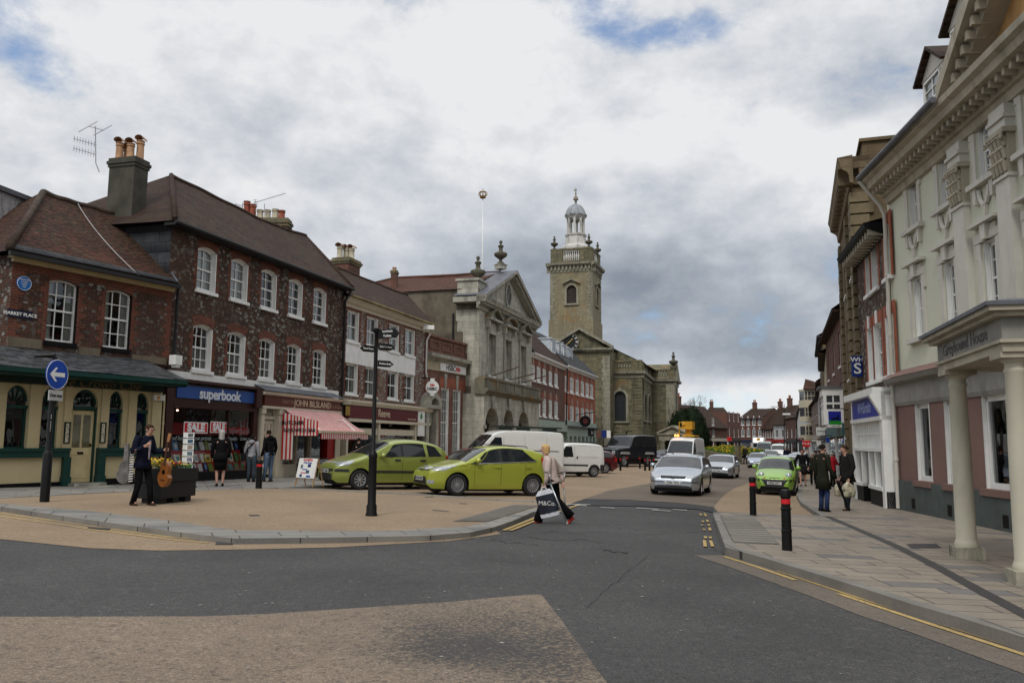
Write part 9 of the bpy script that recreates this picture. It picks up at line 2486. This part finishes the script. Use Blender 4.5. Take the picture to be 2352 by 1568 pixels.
# --- others
person('woman with long fair hair in a black dress looking into the bookshop window',gp(504,1116,.07),(-.45,1),1.70,dict(anR=(.09,.02,.08),anL=(-.09,-.05,.08),wrR=(.24,.1,.88),wrL=(-.24,.12,.88),elR=(.26,.0,1.14),elL=(-.26,.0,1.14)),coat=BLK,hem=.80,skirt=(BLK,.50),hair=HG,hl=.22,female=True,bulk=1.08,shoes=M_BLACK)
p2=person('person in a grey hooded top and dark jeans with a shoulder bag by the bookshop',gp(576,1106,.07),(.15,1),1.60,dict(wrR=(.27,.06,.86)),coat=GREY,hem=.92,legs=clothm('dark_denim',(.04,.055,.07)),hair=HD,hl=.08,female=True,hood=GREY)
p3=person('young man in a black hooded top and faded jeans beside the ivory door',gp(616,1106,.07),(-.75,.5),1.78,dict(hed=(0,.09,1.61),nec=(0,.04,1.48),wrL=(-.26,.08,.86),anL=(-.12,.1,.08)),coat=BLK,hem=.90,legs=DENIM,hair=HD,hood=BLK,shoes=BROWN)
person('dark clothed person standing close to the front of the people carrier',gp(822,1101),(-.4,1),1.68,coat=BLK,hem=.7,legs=BLK,hair=HD,female=True)
c=gp(893,1088)
lt_=person('window cleaner in a grey shirt and dark cap climbing the ladder',Vector((at(893,1000,43).x,43.0,gz(-6,43)+1.45)),(-.85,.5),1.74,dict(elR=(.24,.12,1.2),wrR=(.12,.38,1.32),elL=(-.24,.14,1.16),wrL=(-.1,.36,1.12),knR=(.1,.18,.6),anR=(.1,.10,.22),anL=(-.1,.04,.08)),coat=GREY,hem=.90,legs=BLK,hair=BLK,sleeve=.35)
um=person('man in a long dark green coat with a rolled umbrella facing away on the pavement',gp(1893,1174,PH),(.92,.38),1.76,dict(wrR=(.30,.16,.86),elR=(.27,-.02,1.12)),coat=OLIVE,hem=.58,legs=clothm('blue_jeans',(.03,.045,.11)),hair=HD,flare=1.05,shoes=M_BLACK)
mb=MB();a=loc_of(um,(.30,.17,.86));b=loc_of(um,(.33,.52,.03));mb.tube([a+ZV*.12,a],.012,6);d=b-a;mb.tube([a,a+d*.15,a+d*.3,a+d*.8,b],[.02,.045,.042,.02,.006],10);tag(mb.build('umbrella',M_BLACK,org=a,smooth=True),'black rolled umbrella held like a stick by the man in the long coat','umbrella')
mn=person('broad man in a dark jacket with two full carrier bags facing left on the pavement',gp(1950,1172,PH),(-.95,-.1),1.78,dict(hed=(0,.08,1.61),wrL=(-.27,.10,.84),anL=(-.1,.1,.08)),coat=CHAR,hem=.76,legs=clothm('dark_denim',(.04,.055,.07)),hair=HB,bulk=1.18,shoes=BROWN)
def plainbag(p,w,h,mat,label,mats2=None):
 mb=MB();n=12;P_=[]
 for j,(r,z) in enumerate(((.55,-h),(.95,-h*.92),(1,-h*.55),(.8,-h*.25),(.25,-h*.08),(.1,0))):
  for k in range(n):t=2*math.pi*k/n;P_.append(p+Vector((w*r*math.cos(t)*(1+.08*math.sin(3*t+j)),w*.45*r*math.sin(t),z)))
 mb.mesh(P_,[(j*n+k,j*n+(k+1) % n,(j+1)*n+(k+1) % n,(j+1)*n+k) for j in range(5) for k in range(n)]+[tuple(reversed(range(n)))])
 return tag(mb.build('carrier_bag',mat,org=p,smooth=True),label,'bag')
M_BAGM=plain('printed_bag',(.42,.42,.30),.4,var=.8,scale=9,dirt=((.30,.06,.05),.8))
plainbag(loc_of(mn,(-.30,.16,.78)),.19,.42,M_BAGM,'colourful carrier bag, the fuller of two held by the broad man');plainbag(loc_of(mn,(.20,.16,.74)),.14,.38,M_BAGM,'smaller carrier bag in the far hand of the broad man')
WB=plain('white_bag',(.6,.6,.6),.4)
plainbag(loc_of(p3,(-.26,.16,.78)),.14,.4,WB,'white carrier bag held by the young man in the black hooded top');plainbag(loc_of(p2,(.27,.10,.78)),.11,.36,WB,'small white carrier bag held by the person in grey')
mb=MB();mb.tube([loc_of(p2,(.1,-.13,1.42)),loc_of(p2,(-.12,-.16,1.2)),loc_of(p2,(-.26,-.02,1.0))],.018,6);a=loc_of(p2,(-.30,.0,.92));mb.box(tuple(a-Vector((.08,.12,.14))),tuple(a+Vector((.06,.12,.12))));tag(mb.build('shoulder_bag',M_BLACK,org=a),'black shoulder bag slung across the person in grey','bag')
person('person in a bright red coat at the cash machine beyond the stone building',gp(1913,1117,PH),(.9,.35),1.62,dict(elL=(-.25,.1,1.15),wrL=(-.2,.3,1.1),elR=(.25,.1,1.15),wrR=(.2,.3,1.12)),coat=REDC,hem=.78,legs=BLK,hair=HG,bulk=1.1)
pr=person('woman in a black top and skirt walking towards us with a white bag',gp(1845,1116,PH),(-.35,-.9),1.72,dict(anR=(.1,.16,.1),knR=(.1,.14,.52),anL=(-.1,-.12,.1),wrR=(.32,.08,.9),elR=(.32,-.02,1.14)),coat=BLK,hem=.9,skirt=(CHAR,.55),hair=HB,hl=.08,female=True,bulk=1.1)
plainbag(loc_of(pr,(.33,.14,.82)),.16,.42,WB,'white carrier bag swinging beside the woman in the black skirt')
person('grey haired woman in a dark green coat walking with the woman in black',gp(1869,1114,PH),(-.3,-.9),1.58,dict(anR=(.1,-.12,.1),anL=(-.1,.14,.1)),coat=OLIVE,hem=.78,legs=BLK,hair=HG,hl=.04,female=True,bulk=1.12)
cr='people in the distant crowd'
for k,(px,py,c_,hh,lb,hr) in enumerate(((1876,1102,CHAR,1.7,'person in charcoal behind the grey haired woman',HB),(1893,1101,BROWN,1.66,'person in brown just behind the red coat',HB),(1902,1098,REDC,1.6,'person in a red top farthest up the right pavement',HD),(1884,1094,NAVY,1.7,'person in navy walking between the crowd on the right pavement',HD),
 (1806,1064,NAVY,1.72,'person in a navy coat crossing by the far parked cars',HD),(1813,1063,NAVY,1.66,'second person in navy beside the far parked cars',HB),(1846,1062,REDC,1.6,'person in red seen over the parked car roofs',HD),(1855,1063,BEIGE,1.62,'person in beige seen over the parked car roofs',HG),
 (1712,1063,OLIVE,1.78,'tall man in a dark coat on the pavement by the churchyard wall',HG),(1697,1060,BLK,1.7,'person in black by the end pier of the churchyard wall',HD),(1703,1058,GREY,1.62,'person in grey beside the person in black at the churchyard wall',HB),(1396,1066,WB,1.6,'person in white bending behind the dark red estate car',HD),(1416,1063,OLIVE,1.7,'fair haired person between the off roader and the church wall',HBL),(1500,1062,NAVY,1.72,'dark clothed person standing by the rear of the off roader',HD))):
 person(lb,gp(px,py,PH if px > 1650 else 0),(random.uniform(-1,1),-.9 if k % 3 else .9),hh,dict(anR=(.1,.12*(-1)**k,.1),anL=(-.1,-.1*(-1)**k,.1)),coat=c_,hem=.8,legs=BLK,hair=hr,female=k % 2 == 1,bulk=1.08)
# ================================================================ STREET FURNITURE
M_POST=plain('signpost_black',(.007,.007,.007),.42,var=.2,spec=.2)
q=gp(853,1184,KH);zt=at(860,753,q.y).z
fpst=thing('fingerpost','tall black fluted fingerpost with four pointing arms in the buff island','signpost',q)
mb=MB();z=q.z
mb.lathe([(.12,z-.02),(.12,z+.04),(.105,z+.07),(.105,z+.20),(.085,z+.24),(.083,z+1.15),(.097,z+1.19),(.08,z+1.26),(.045,z+1.31),(.040,zt-.35),(.038,zt-.12),(.07,zt-.08),(.07,zt-.02),(.05,zt),(.001,zt)],(q.x,q.y,0),20);mb.build('post',M_POST,fpst,smooth=True,angle=40)
for k,(x0,y0,x1,y1,yy,hh,t_) in enumerate(((864,771,911,758,768,.19,('Tourist Information','Toilets')),(866,795,894,803,795,.13,('Blandford Town Museum',)),(840,808,858,800,802,.13,('Church Rooms',)),(864,832,890,838,834,.13,('Woodhouse Gardens',)))):
 c=at((x0+x1)/2,yy,q.y);L=abs(x1-x0)/FL*q.y*(1.25 if k != 2 else 1.5);dirx=1 if k != 2 else -1
 dv=Vector((dirx,{0:-.55,1:.75,2:-.9,3:.8}[k],0)).normalized();s0=Vector((q.x,q.y,0))+dv*.06
 F=Fac((s0.x,s0.y),(s0.x+dv.x,s0.y+dv.y));z=c.z;mb=MB();L=L/max(.5,abs(dv.x))*.72
 F.poly(mb,[(0,z-hh/2),(L,z-hh/2),(L+.09,z),(L,z+hh/2),(0,z+hh/2)],.02,0,.04);a_=mb.build('arm',M_POST,fpst)
 for i,s_ in enumerate(t_):text(s_,F,L/2+.02,z+(hh/4-i*hh/2 if len(t_) > 1 else 0),.022,hh*(.36 if len(t_) > 1 else .5),M_WHITE,a_,sx=min(1.1,L/(len(s_)*hh*.24)),bold=.001,depth=.001)
q=gp(102,1152,KH);ow=thing('road_sign','round blue arrow sign with a One way plate on a black lamp headed post','sign',q);zt=at(122,822,q.y).z;z=q.z
mb=MB();mb.lathe([(.095,z-.02),(.095,z+1.0),(.075,z+1.05),(.055,z+1.1),(.05,zt),(.001,zt)],(q.x,q.y,0),14);mb.build('post',M_POST,ow,smooth=True,angle=40)
Fq=Fac((q.x+.07,q.y-.02),(q.x+.07+.2,q.y-.02+.98));cz=at(112,860,q.y).z;r=.325
mb=MB();mb.tube([(q.x,q.y,zt-.02),(q.x-.02,q.y,zt+.06),(q.x-.38,q.y-.12,zt+.03)],[.05,.06,.03],8);mb.build('lamp_head',M_POST,ow)
mb=MB();Fq.cyl(mb,0.0,cz,r,0,.02,36);d_=mb.build('sign_face',plain('sign_blue',(.01,.06,.36),.35),ow)
mb=MB();Fq.poly(mb,[(-.22,cz),(-.06,cz+.15),(.0,cz+.15),(-.09,cz+.045),(.22,cz+.045),(.22,cz-.045),(-.09,cz-.045),(.0,cz-.15),(-.06,cz-.15)],.024);mb.build('arrow',M_WHITE,d_)
mb=MB();mb.tube([Fq.P(.315*math.cos(k*math.pi/18),cz+.315*math.sin(k*math.pi/18),.022) for k in range(37)],.006,5,cap=False);mb.build('rim',M_WHITE,d_)
z1=at(112,908,q.y).z;mb=MB();Fq.box(mb,-.20,.20,z1-.11,z1+.11,0,.02);p_=mb.build('plate',plain('plate_grey',(.45,.46,.45),.5),ow);text('One way',Fq,0,z1,.022,.098,M_BLACK,p_,bold=.002)
for k,(dz,hh) in enumerate(((1.55,.09),(1.43,.07),(1.28,.18))):mb=MB();Fq.box(mb,-.03,.03,q.z+dz+.2,q.z+dz+hh+.2,-.05,-.03);mb.build('sticker',M_WHITE,ow)
def bollard(px,py,pt,label,group=None,h=0):
 q=gp(px,py,h);H=at(px,pt,q.y).z-q.z;r=.075 if H > .9 else .09;mb=MB();z=q.z
 mb.lathe([(r*1.05,z-.02),(r,z+H*.3),(r*1.12,z+H*.3+.01),(r*1.12,z+H*.33),(r*.98,z+H*.34),(r*.95,z+H*.66),(r*1.1,z+H*.66+.01),(r*1.1,z+H*.69),(r*.92,z+H*.70),(r*.92,z+H*.86),(r*1.1,z+H*.87),(r*1.14,z+H*.93),(r*.9,z+H*.99),(.001,z+H)],(q.x,q.y,0),18)
 o=mb.build('bollard',M_POST,org=q,smooth=True,angle=35);ROOTS[o.name]=q.copy();tag(o,label,'bollard',group)
 mb=MB();mb.lathe([(r*.93,z+H*.76),(r*.95,z+H*.76+.001),(r*.95,z+H*.84),(r*.93,z+H*.84)],(q.x,q.y,0),18);mb.build('reflective_band',M_SIGNRED if H*FL/q.y > 60 and px != 1808 else M_SIGNRED,o)
 return o
bg_='black bollards with red bands'
bollard(1730,1183,1094,'tall black bollard with a red band at the far edge of the tactile paving',bg_,PH);bollard(1808,1263,1123,'nearest tall black bollard on the right corner paving',bg_,PH);bollard(594,1121,1055,'black bollard in front of the ivory door between the bookshop and butcher',bg_,.07)
for k,(px,py,pt) in enumerate(((1425,1080.5,1048),(1440.7,1073.4,1045),(1469.7,1075.5,1046),(1481.7,1081,1050),(1491.8,1080.5,1050),(1502,1077,1049))):
 bollard(px,py,pt,['first','second','third','fourth','fifth','sixth'][k]+' from the left of the six short bollards before the off roader',bg_)
qa,qb=gp(368,1158,KH),gp(448,1150,KH);d=(qb-qa);d.z=0;Lp=d.length;Fp=Fac((qa.x,qa.y),(qb.x,qb.y));z=(qa.z+qb.z)/2;zt=at(395,1078,qa.y).z
pl=thing('planter','large black square planter filled with yellow and red flowers beside the guitarist','planter',Fp.P(Lp/2,z));mb=MB();W_p=.62
Fp.box(mb,0,Lp,z+.12,zt-.28,-W_p,0);Fp.box(mb,-.03,Lp+.03,zt-.27,zt-.04,-W_p-.03,.03);Fp.box(mb,-.03,Lp+.03,zt-.04,zt,-W_p-.03,.03)
for u_ in (.08,Lp*.42,Lp-.3):Fp.box(mb,u_,u_+.22,z-.01,z+.12,-W_p+.1,-.06)
mb.build('tub',plain('black_plastic',(.011,.011,.012),.5),pl)
rnd=random.Random(6);fm={k:MB() for k in ('leaf','yel','red')}
for k in range(900):
 u_,v_=rnd.uniform(.05,Lp-.05),-rnd.uniform(.05,W_p-.05);f=u_/Lp;kind='leaf' if rnd.random() < .45 else ('yel' if f < .40 or f > .60 and rnd.random() < .35 else ('red' if f < .62 else 'leaf'))
 hh=.05+(.16 if f < .42 else .08)*rnd.random()+(.05 if kind != 'leaf' else 0);c=Fp.P(u_,zt-.03+hh,v_);s_=rnd.uniform(.018,.04);a,b=rnd.uniform(0,6.3),rnd.uniform(-.7,.7);x=Vector((math.cos(a),math.sin(a),b))*s_;y=Vector((-math.sin(a),math.cos(a),rnd.uniform(-.5,.5)))*s_
 fm[kind].add([c-x,c-y*.7,c+x,c+y*.7])
lf=fm['leaf'].build('foliage',plain('planter_leaf',(.05,.13,.02),.7,var=.4,scale=12),pl);fm['yel'].build('yellow_flower',plain('petal_yellow',(.65,.42,.015),.7),pl);fm['red'].build('red_flower',plain('petal_red',(.38,.012,.012),.7),pl)
q=gp(435,1118,.07);z0,z1=at(435,1080,q.y).z,at(435,992,q.y).z;rk=thing('postcard_rack','tall white wire rack of postcards in front of the bookshop window','rack',q)
mb=MB();mb.tube([q,(q.x,q.y,z1+.1)],.015,6);mb.lathe([(.22,q.z),(.2,q.z+.03),(.02,q.z+.06)],(q.x,q.y,0),10);mb.build('stand',M_BLACK,rk)
cc_=[plain('card_'+str(i),c_,.5,var=.6,scale=20) for i,c_ in enumerate(((.10,.12,.13),(.05,.10,.16),(.30,.24,.20),(.10,.15,.18),(.15,.15,.2),(.05,.16,.05),(.2,.18,.12)))]
Fr=Fac((q.x-.1,q.y-.12),(q.x+1,q.y+.05))
for k in range(7):
 zz=z1-(k+.5)*(z1-q.z-.35)/7;hh=(z1-q.z-.35)/7*.42
 mb=MB();Fr.box(mb,.0,.2,zz-hh,zz+hh,0,.01);mb.mesh([Fr.P(0,zz-hh,.0),Fr.P(-.14,zz-hh,-.14),Fr.P(-.14,zz+hh,-.14),Fr.P(0,zz+hh,0)],[(0,1,2,3)]);c_=mb.build('card_holder',M_WHITE,rk);mb=MB();Fr.quad(mb,.025,.175,zz-hh*.7,zz+hh*.75,.013);mb.build('postcard',cc_[k],c_)
def aboard(qa,qb,zt,label,face,wood,name='pavement_sign'):
 F=Fac((qa.x,qa.y),(qb.x,qb.y));L=F.L;z=qa.z;o=thing(name,label,'sign board',F.P(L/2,z));H=zt-z
 mb=MB()
 for u_ in (0,L-.04):mb.mesh([F.P(u_,z,.0),F.P(u_+.04,z,.0),F.P(u_+.04,z+H,-.18),F.P(u_,z+H,-.18),F.P(u_,z,-.03),F.P(u_+.04,z,-.03),F.P(u_+.04,z+H,-.21),F.P(u_,z+H,-.21)],[(0,1,2,3),(7,6,5,4),(0,4,5,1),(1,5,6,2),(2,6,7,3),(3,7,4,0)]);mb.tube([F.P(u_+.02,z,-.42),F.P(u_+.02,z+H,-.2)],.018,5)
 mb.build('frame',wood,o);mb=MB();z2=z+H*.3;vv=lambda zz:-.18*(zz-z)/H+.012
 mb.mesh([F.P(.0,z2,vv(z2)),F.P(L,z2,vv(z2)),F.P(L,z+H,vv(z+H)),F.P(.0,z+H,vv(z+H))],[(0,1,2,3)]);b_=mb.build('board',face,o)
 return o,F,L,H,z,b_,vv
M_WOOD=plain('pale_wood',(.33,.20,.09),.6)
o,F,L,H,z,b_,vv=aboard(gp(676,1115,.07),gp(718,1119,.07),at(697,1058,27.5).z+.1,'white printed pavement board with a blue and red design in front of the butcher',M_WHITE,M_WOOD)
text('GANESH',F,L/2,z+H*.93,vv(z+H*.93)+.004,.12,M_SIGNRED,b_,sx=1.1,bold=.002);text('4 East Street',F,L/2,z+H*.84,vv(z+H*.84)+.004,.085,plain('print_blue',(.03,.08,.35),.5),b_,bold=.002)
for k,(u_,zz,w_,h_,m_) in enumerate(((.22,.70,.12,.11,'card_3'),(.62,.74,.16,.10,'navy_sign'),(.58,.52,.18,.10,'card_1'),(.25,.38,.12,.08,'navy_sign'),(.66,.36,.22,.06,'print_blue'),(.4,.60,.25,.03,'print_blue'),(.35,.48,.25,.03,'sign_red'))):
 mb=MB();a,c_=u_*L-w_/2,z+zz*H-h_/2;mb.mesh([F.P(a,c_,vv(c_)+.004),F.P(a+w_,c_,vv(c_)+.004),F.P(a+w_,c_+h_,vv(c_+h_)+.004),F.P(a,c_+h_,vv(c_+h_)+.004)],[(0,1,2,3)]);mb.build('print',MATS[m_],b_)
o,F,L,H,z,b_,vv=aboard(gp(738,1104,.07),gp(762,1101,.07),at(750,1053,31).z,'black chalk board in a wooden frame under the butcher awning',plain('chalkboard',(.015,.018,.016),.8),M_WOOD,'chalk_board')
for k in range(7):mb=MB();zz=z+H*(.9-k*.08);mb.mesh([F.P(.1,zz,vv(zz)+.003),F.P(L-.12-.04*(k % 3),zz,vv(zz)+.003),F.P(L-.12-.04*(k % 3),zz+.02,vv(zz)+.003),F.P(.1,zz+.02,vv(zz)+.003)],[(0,1,2,3)]);mb.build('chalk_line',M_CURT2,b_)
a,b=Vector((at(889,1030,42.6).x,42.6,gz(-6,42.6))),Vector((at(867,950,44).x,44.0,at(867,950,44).z));mb=MB();w_=Vector((.3,.25,0))
a=a+(a-b)*.0+Vector((.25,0,0))
for s_ in (0,1):mb.tube([a+w_*s_,b+w_*s_],.028,6)
for k in range(1,12):c_=a.lerp(b,k/12);mb.tube([c_,c_+w_],.018,5)
tag(mb.build('ladder',plain('ladder_alu',(.5,.5,.5),.4,metal=.3),org=a),'aluminium ladder leaning on the maroon estate agent fascia','ladder')
c_=at_u(F3,985,752,.5);cm_=thing('security_camera','white camera housing on a bracket at the end of the estate agent cornice','camera',c_);mb=MB();mb.box(tuple(c_+Vector((-.3,-.12,-.12))),tuple(c_+Vector((.3,.12,.12))));mb.build('housing',M_WHITE,cm_);mb=MB();mb.tube([c_,c_+Vector((-.3,.2,-.25))],.04,6);mb.build('bracket',M_WHITE,cm_)
for (px,yt,yb,Y,lb) in ((1801,928,1046,110,'tall thin black lamp column in front of the far white house'),(1830,944,1050,100,'black lamp column left of the white gabled house end')):
 b0=at(px,yb,Y);b1=at(px,yt,Y);mb=MB();o=thing('street_lamp',lb,'street lamp',(b0.x,b0.y,gz(b0.x,b0.y)));mb.tube([(b0.x,b0.y,gz(b0.x,b0.y)),b1],[.09,.05],8);mb.tube([b1-ZV*.5,b1+Vector((-.9,0,-.3))],.04,5);mb.build('column',M_POST,o);mb=MB();mb.box(tuple(b1+Vector((-1.7,-.12,-.45))),tuple(b1+Vector((-.8,.12,-.25))));mb.build('lamp_head',M_WHITE,o)
def sign(x0,x1,y0,y1,Y,label,mat,txt=None,tm=None,sz=.5):
 o,F,L,z0,z1=blade('shop_sign',label,x0,x1,y0,y1,at((x0+x1)/2,y0,Y),mat)
 if txt:text(txt,F,L/2,(z0+z1)/2,.045,(z1-z0)*sz,tm or M_WHITE,o,sx=.9)
 mb=MB();F.box(mb,-.05,L+.7,z1+.1,z1+.14,-.02,.02);mb.build('bracket',M_BLACK,o);return o,F,L,z0,z1
BLU=plain('sky_panel',(.02,.03,.30),.4);
o,F,L,z0,z1=sign(1903,1932,944,975,38,'hanging bank sign with a black horse on green under a blue sky',BLU)
mb=MB();F.box(mb,0,L,z0,z0+.30*(z1-z0),.04,.046);mb.build('green_field',plain('field_green',(.02,.28,.03),.5),o);mb=MB();F.box(mb,-.02,L+.02,z0-.13,z0,-.04,.045);s_=mb.build('name_panel',M_WHITE,o);text('Lloyds TSB',F,L/2,z0-.065,.047,.1,M_BLACK,s_)
mb=MB();hz_=lambda a:[(L*(.12+.76*x),z0+(z1-z0)*(.18+.62*y)) for x,y in a]
F.poly(mb,hz_([(.18,.46),(.30,.54),(.62,.52),(.70,.66),(.80,.86),(.86,.80),(.92,.70),(.84,.66),(.80,.48),(.74,.36),(.55,.36),(.35,.34),(.22,.36)]),.05)
for p_ in ([(.22,.4),(.10,.25),(.02,.05),(.06,.04),(.16,.22),(.30,.36)],[(.32,.38),(.30,.2),(.40,.04),(.44,.06),(.36,.2),(.42,.38)],[(.68,.4),(.76,.26),(.70,.1),(.74,.1),(.82,.28),(.78,.42)],[(.76,.44),(.92,.36),(.99,.2),(1.0,.24),(.95,.40),(.8,.5)],[(.18,.46),(.05,.50),(0,.35),(.03,.36),(.08,.46),(.18,.42)]):F.poly(mb,hz_(p_),.05)
mb.build('horse',M_BLACK,o)
sign(1884,1903,943,962,50,'grey hanging shoe shop sign left of the black horse sign',plain('grey_sign',(.12,.11,.14),.5),'Clarks',None,.28)
sign(1875,1896,981,999,52,'white letting agent board with a green top above the right pavement',M_WHITE,'SYMONDS',M_DKGREEN,.25)
sign(1843,1861,1011,1026,70,'bright red letting board far down the right pavement',M_SIGNRED,'TO LET');sign(1834,1846,1005,1012,80,'small maroon cafe sign far down the right pavement',M_MAROON,'CAFE');sign(1771,1784,1013,1022,120,'small brown hanging sign above the far lorry',M_BROWN);sign(1876,1886,1012,1024,58,'small white hanging sign under the letting agent board',M_WHITE);sign(1898,1904,1005,1016,46,'small blue hanging sign below the black horse sign',MATS['sign_blue']);sign(1670,1680,1003,1012,120,'small red and white shop sign by the flat roofed brick block',M_SIGNRED)
o,F,L,z0,z1=blade('notice_board','brown notice board with blue and white posters on a post in front of the church',1369,1404,989,1005,at(1386,1000,80),M_LEADPAINT)
mb=MB();F.box(mb,L*.35,L*.68,z0+.02,z1+.06,.04,.06);mb.build('poster',MATS['navy_sign'],o);mb=MB();F.box(mb,L*.70,L*.95,z0,z1+.04,.04,.06);mb.build('poster',M_WHITE,o);mb=MB();F.box(mb,L*.45,L*.5,z0-3,z0,-.04,.04);mb.build('post',M_POST,o)
for px,yt in ((1406,992),(1439,990)):
 b1=at(px,yt,78);mb=MB();mb.tube([(b1.x,b1.y,gz(b1.x,b1.y)),b1],.06,6);mb.tube([b1,b1+Vector((.5,0,.02))],.05,5);tag(mb.build('sign_post',M_POST,org=(b1.x,b1.y,0)),'thin dark post with a short top arm '+('left' if px < 1420 else 'right')+' of the two before the church','post')
# ================================================================ PLANTS
M_YEW=plain('yew_foliage',(.009,.017,.007),.9,var=.5,scale=2,spec=.1)
def leafmass(mb,c,r,n,s,rnd,hollow=.75,zmin=None):
 for k in range(n):
  d=Vector((rnd.gauss(0,1),rnd.gauss(0,1),rnd.gauss(0,1))).normalized();q=rnd.uniform(hollow,1.0)+.05*math.sin(d.x*9+d.z*7);p=Vector((c.x+d.x*r[0]*q,c.y+d.y*r[1]*q,c.z+d.z*r[2]*q))
  if zmin and p.z < zmin:continue
  a=Vector((rnd.gauss(0,1),rnd.gauss(0,1),rnd.gauss(0,1))).normalized()*s*rnd.uniform(.6,1.4);b=d.cross(a).normalized()*s*.7;mb.add([p-a,p-b,p+a,p+b])
rnd=random.Random(11);c_=at(1580,1005,100);yw=thing('yew_tree','large clipped dark yew behind the small stone temple','tree',(c_.x,c_.y,gz(c_.x,c_.y)));mb=MB();z=gz(c_.x,c_.y)
for (px,rx,rz_) in ((1566,1.9,3.4),(1590,2.0,3.6),(1604,1.5,2.7)):cc=at(px,1000,100);leafmass(mb,Vector((cc.x,cc.y,z+rz_*.9)),(rx,1.8,rz_*(.92 if px < 1600 else .86)),3800,.10,rnd,.8)
for (px,rx,rz_) in ((1566,1.75,3.2),(1590,1.85,3.4),(1604,1.35,2.5)):cc=at(px,1000,100);mb.lathe([(.01,z-.2),(rx*.9,z+.3),(rx*.95,z+rz_),(rx*.75,z+rz_*1.5),(rx*.3,z+rz_*1.8),(.01,z+rz_*1.85)],(cc.x,cc.y,0),12)
mb.build('crown',M_YEW,yw);mb=MB();mb.tube([(c_.x,c_.y,z),(c_.x,c_.y,z+1.5)],.3,8);mb.build('trunk',M_BROWN,yw)
def baretree(px,yb,yt,Y,seed,label,spread=.35,depth=6):
 rnd=random.Random(seed);b=at(px,yb,Y);H=at(px,yt,Y).z-b.z;mb=MB();tw=MB()
 def br(p,d,l,r,k):
  e=p+d*l;(mb if k < 3 else tw).tube([p,p.lerp(e,.5)+Vector((rnd.gauss(0,.03),rnd.gauss(0,.03),0))*l,e],[r,r*.8,r*.6],5 if k < 3 else 3,cap=False)
  if k >= depth:return
  for _ in range(3 if k > 0 else 4):nd=(d+Vector((rnd.gauss(0,spread),rnd.gauss(0,spread),rnd.uniform(-.05,.25)))).normalized();br(p.lerp(e,rnd.uniform(.55,1)),nd,l*rnd.uniform(.62,.8),r*.58,k+1)
 br(b,Vector((0,0,1)),H*.30,H*.022,0);t_=thing('bare_tree',label,'tree',b);mb.build('trunk',plain('bark',(.12,.095,.07),.9),t_);tw.build('crown',plain('twigs',(.16,.125,.09),.9),t_)
baretree(1594,975,894,190,3,'tall leafless tree above the distant roofs right of the church');baretree(1568,965,915,200,5,'smaller leafless tree just right of the church')
pa_,pb_=at(1605,1030,92),at(1689,1040,88);Fk=Fac((pa_.x,pa_.y),(pb_.x,pb_.y));g_=gz(pa_.x,pa_.y);z0_,z1_=at(1605,1031,92).z,at(1687,1046,88).z;mb=MB();Fk.poly(mb,[(0,g_-.5),(Fk.L,g_-.5),(Fk.L,z1_),(0,z0_)],0,0,.35);Fk.box(mb,Fk.L,Fk.L+.5,g_-.5,z1_+1.1,-.4,.1);tag(mb.build('garden_wall',M_CHURCH),'sloping stone wall with a taller end pier below the daffodil bank','wall')
mb=MB();mb.add([Fk.P(0,z0_-.05,-.3),Fk.P(Fk.L,z1_-.1,-.3),Fk.P(Fk.L,z1_+.45,-5),Fk.P(0,z0_+.3,-5)]);rnd=random.Random(2)
tag(mb.build('bank',plain('turf',(.045,.085,.02),.9,var=.4,scale=3)),kind='structure');mb=MB();md=MB()
for k in range(2600):
 u_,f=rnd.uniform(0,Fk.L),rnd.random();zz=lerp(lerp(z0_-.05,z1_-.1,u_/Fk.L),lerp(z0_+.3,z1_+.45,u_/Fk.L),f);p=Fk.P(u_,zz,-.3-4.7*f);a=rnd.uniform(0,6.3);x=Vector((math.cos(a),math.sin(a),0))*.05;(md if k % 9 == 0 else mb).add([p-x,p+x,p+x*.6+ZV*rnd.uniform(.15,.3),p-x*.6+ZV*rnd.uniform(.15,.3)]) if k % 9 else md.add([p+ZV*.22-x,p+ZV*.22+x,p+x+ZV*.3,p-x+ZV*.3])
tag(mb.build('grass',plain('grass_blade',(.06,.13,.02),.8,var=.4)),kind='stuff');tag(md.build('daffodils',MATS['petal_yellow']),kind='stuff')
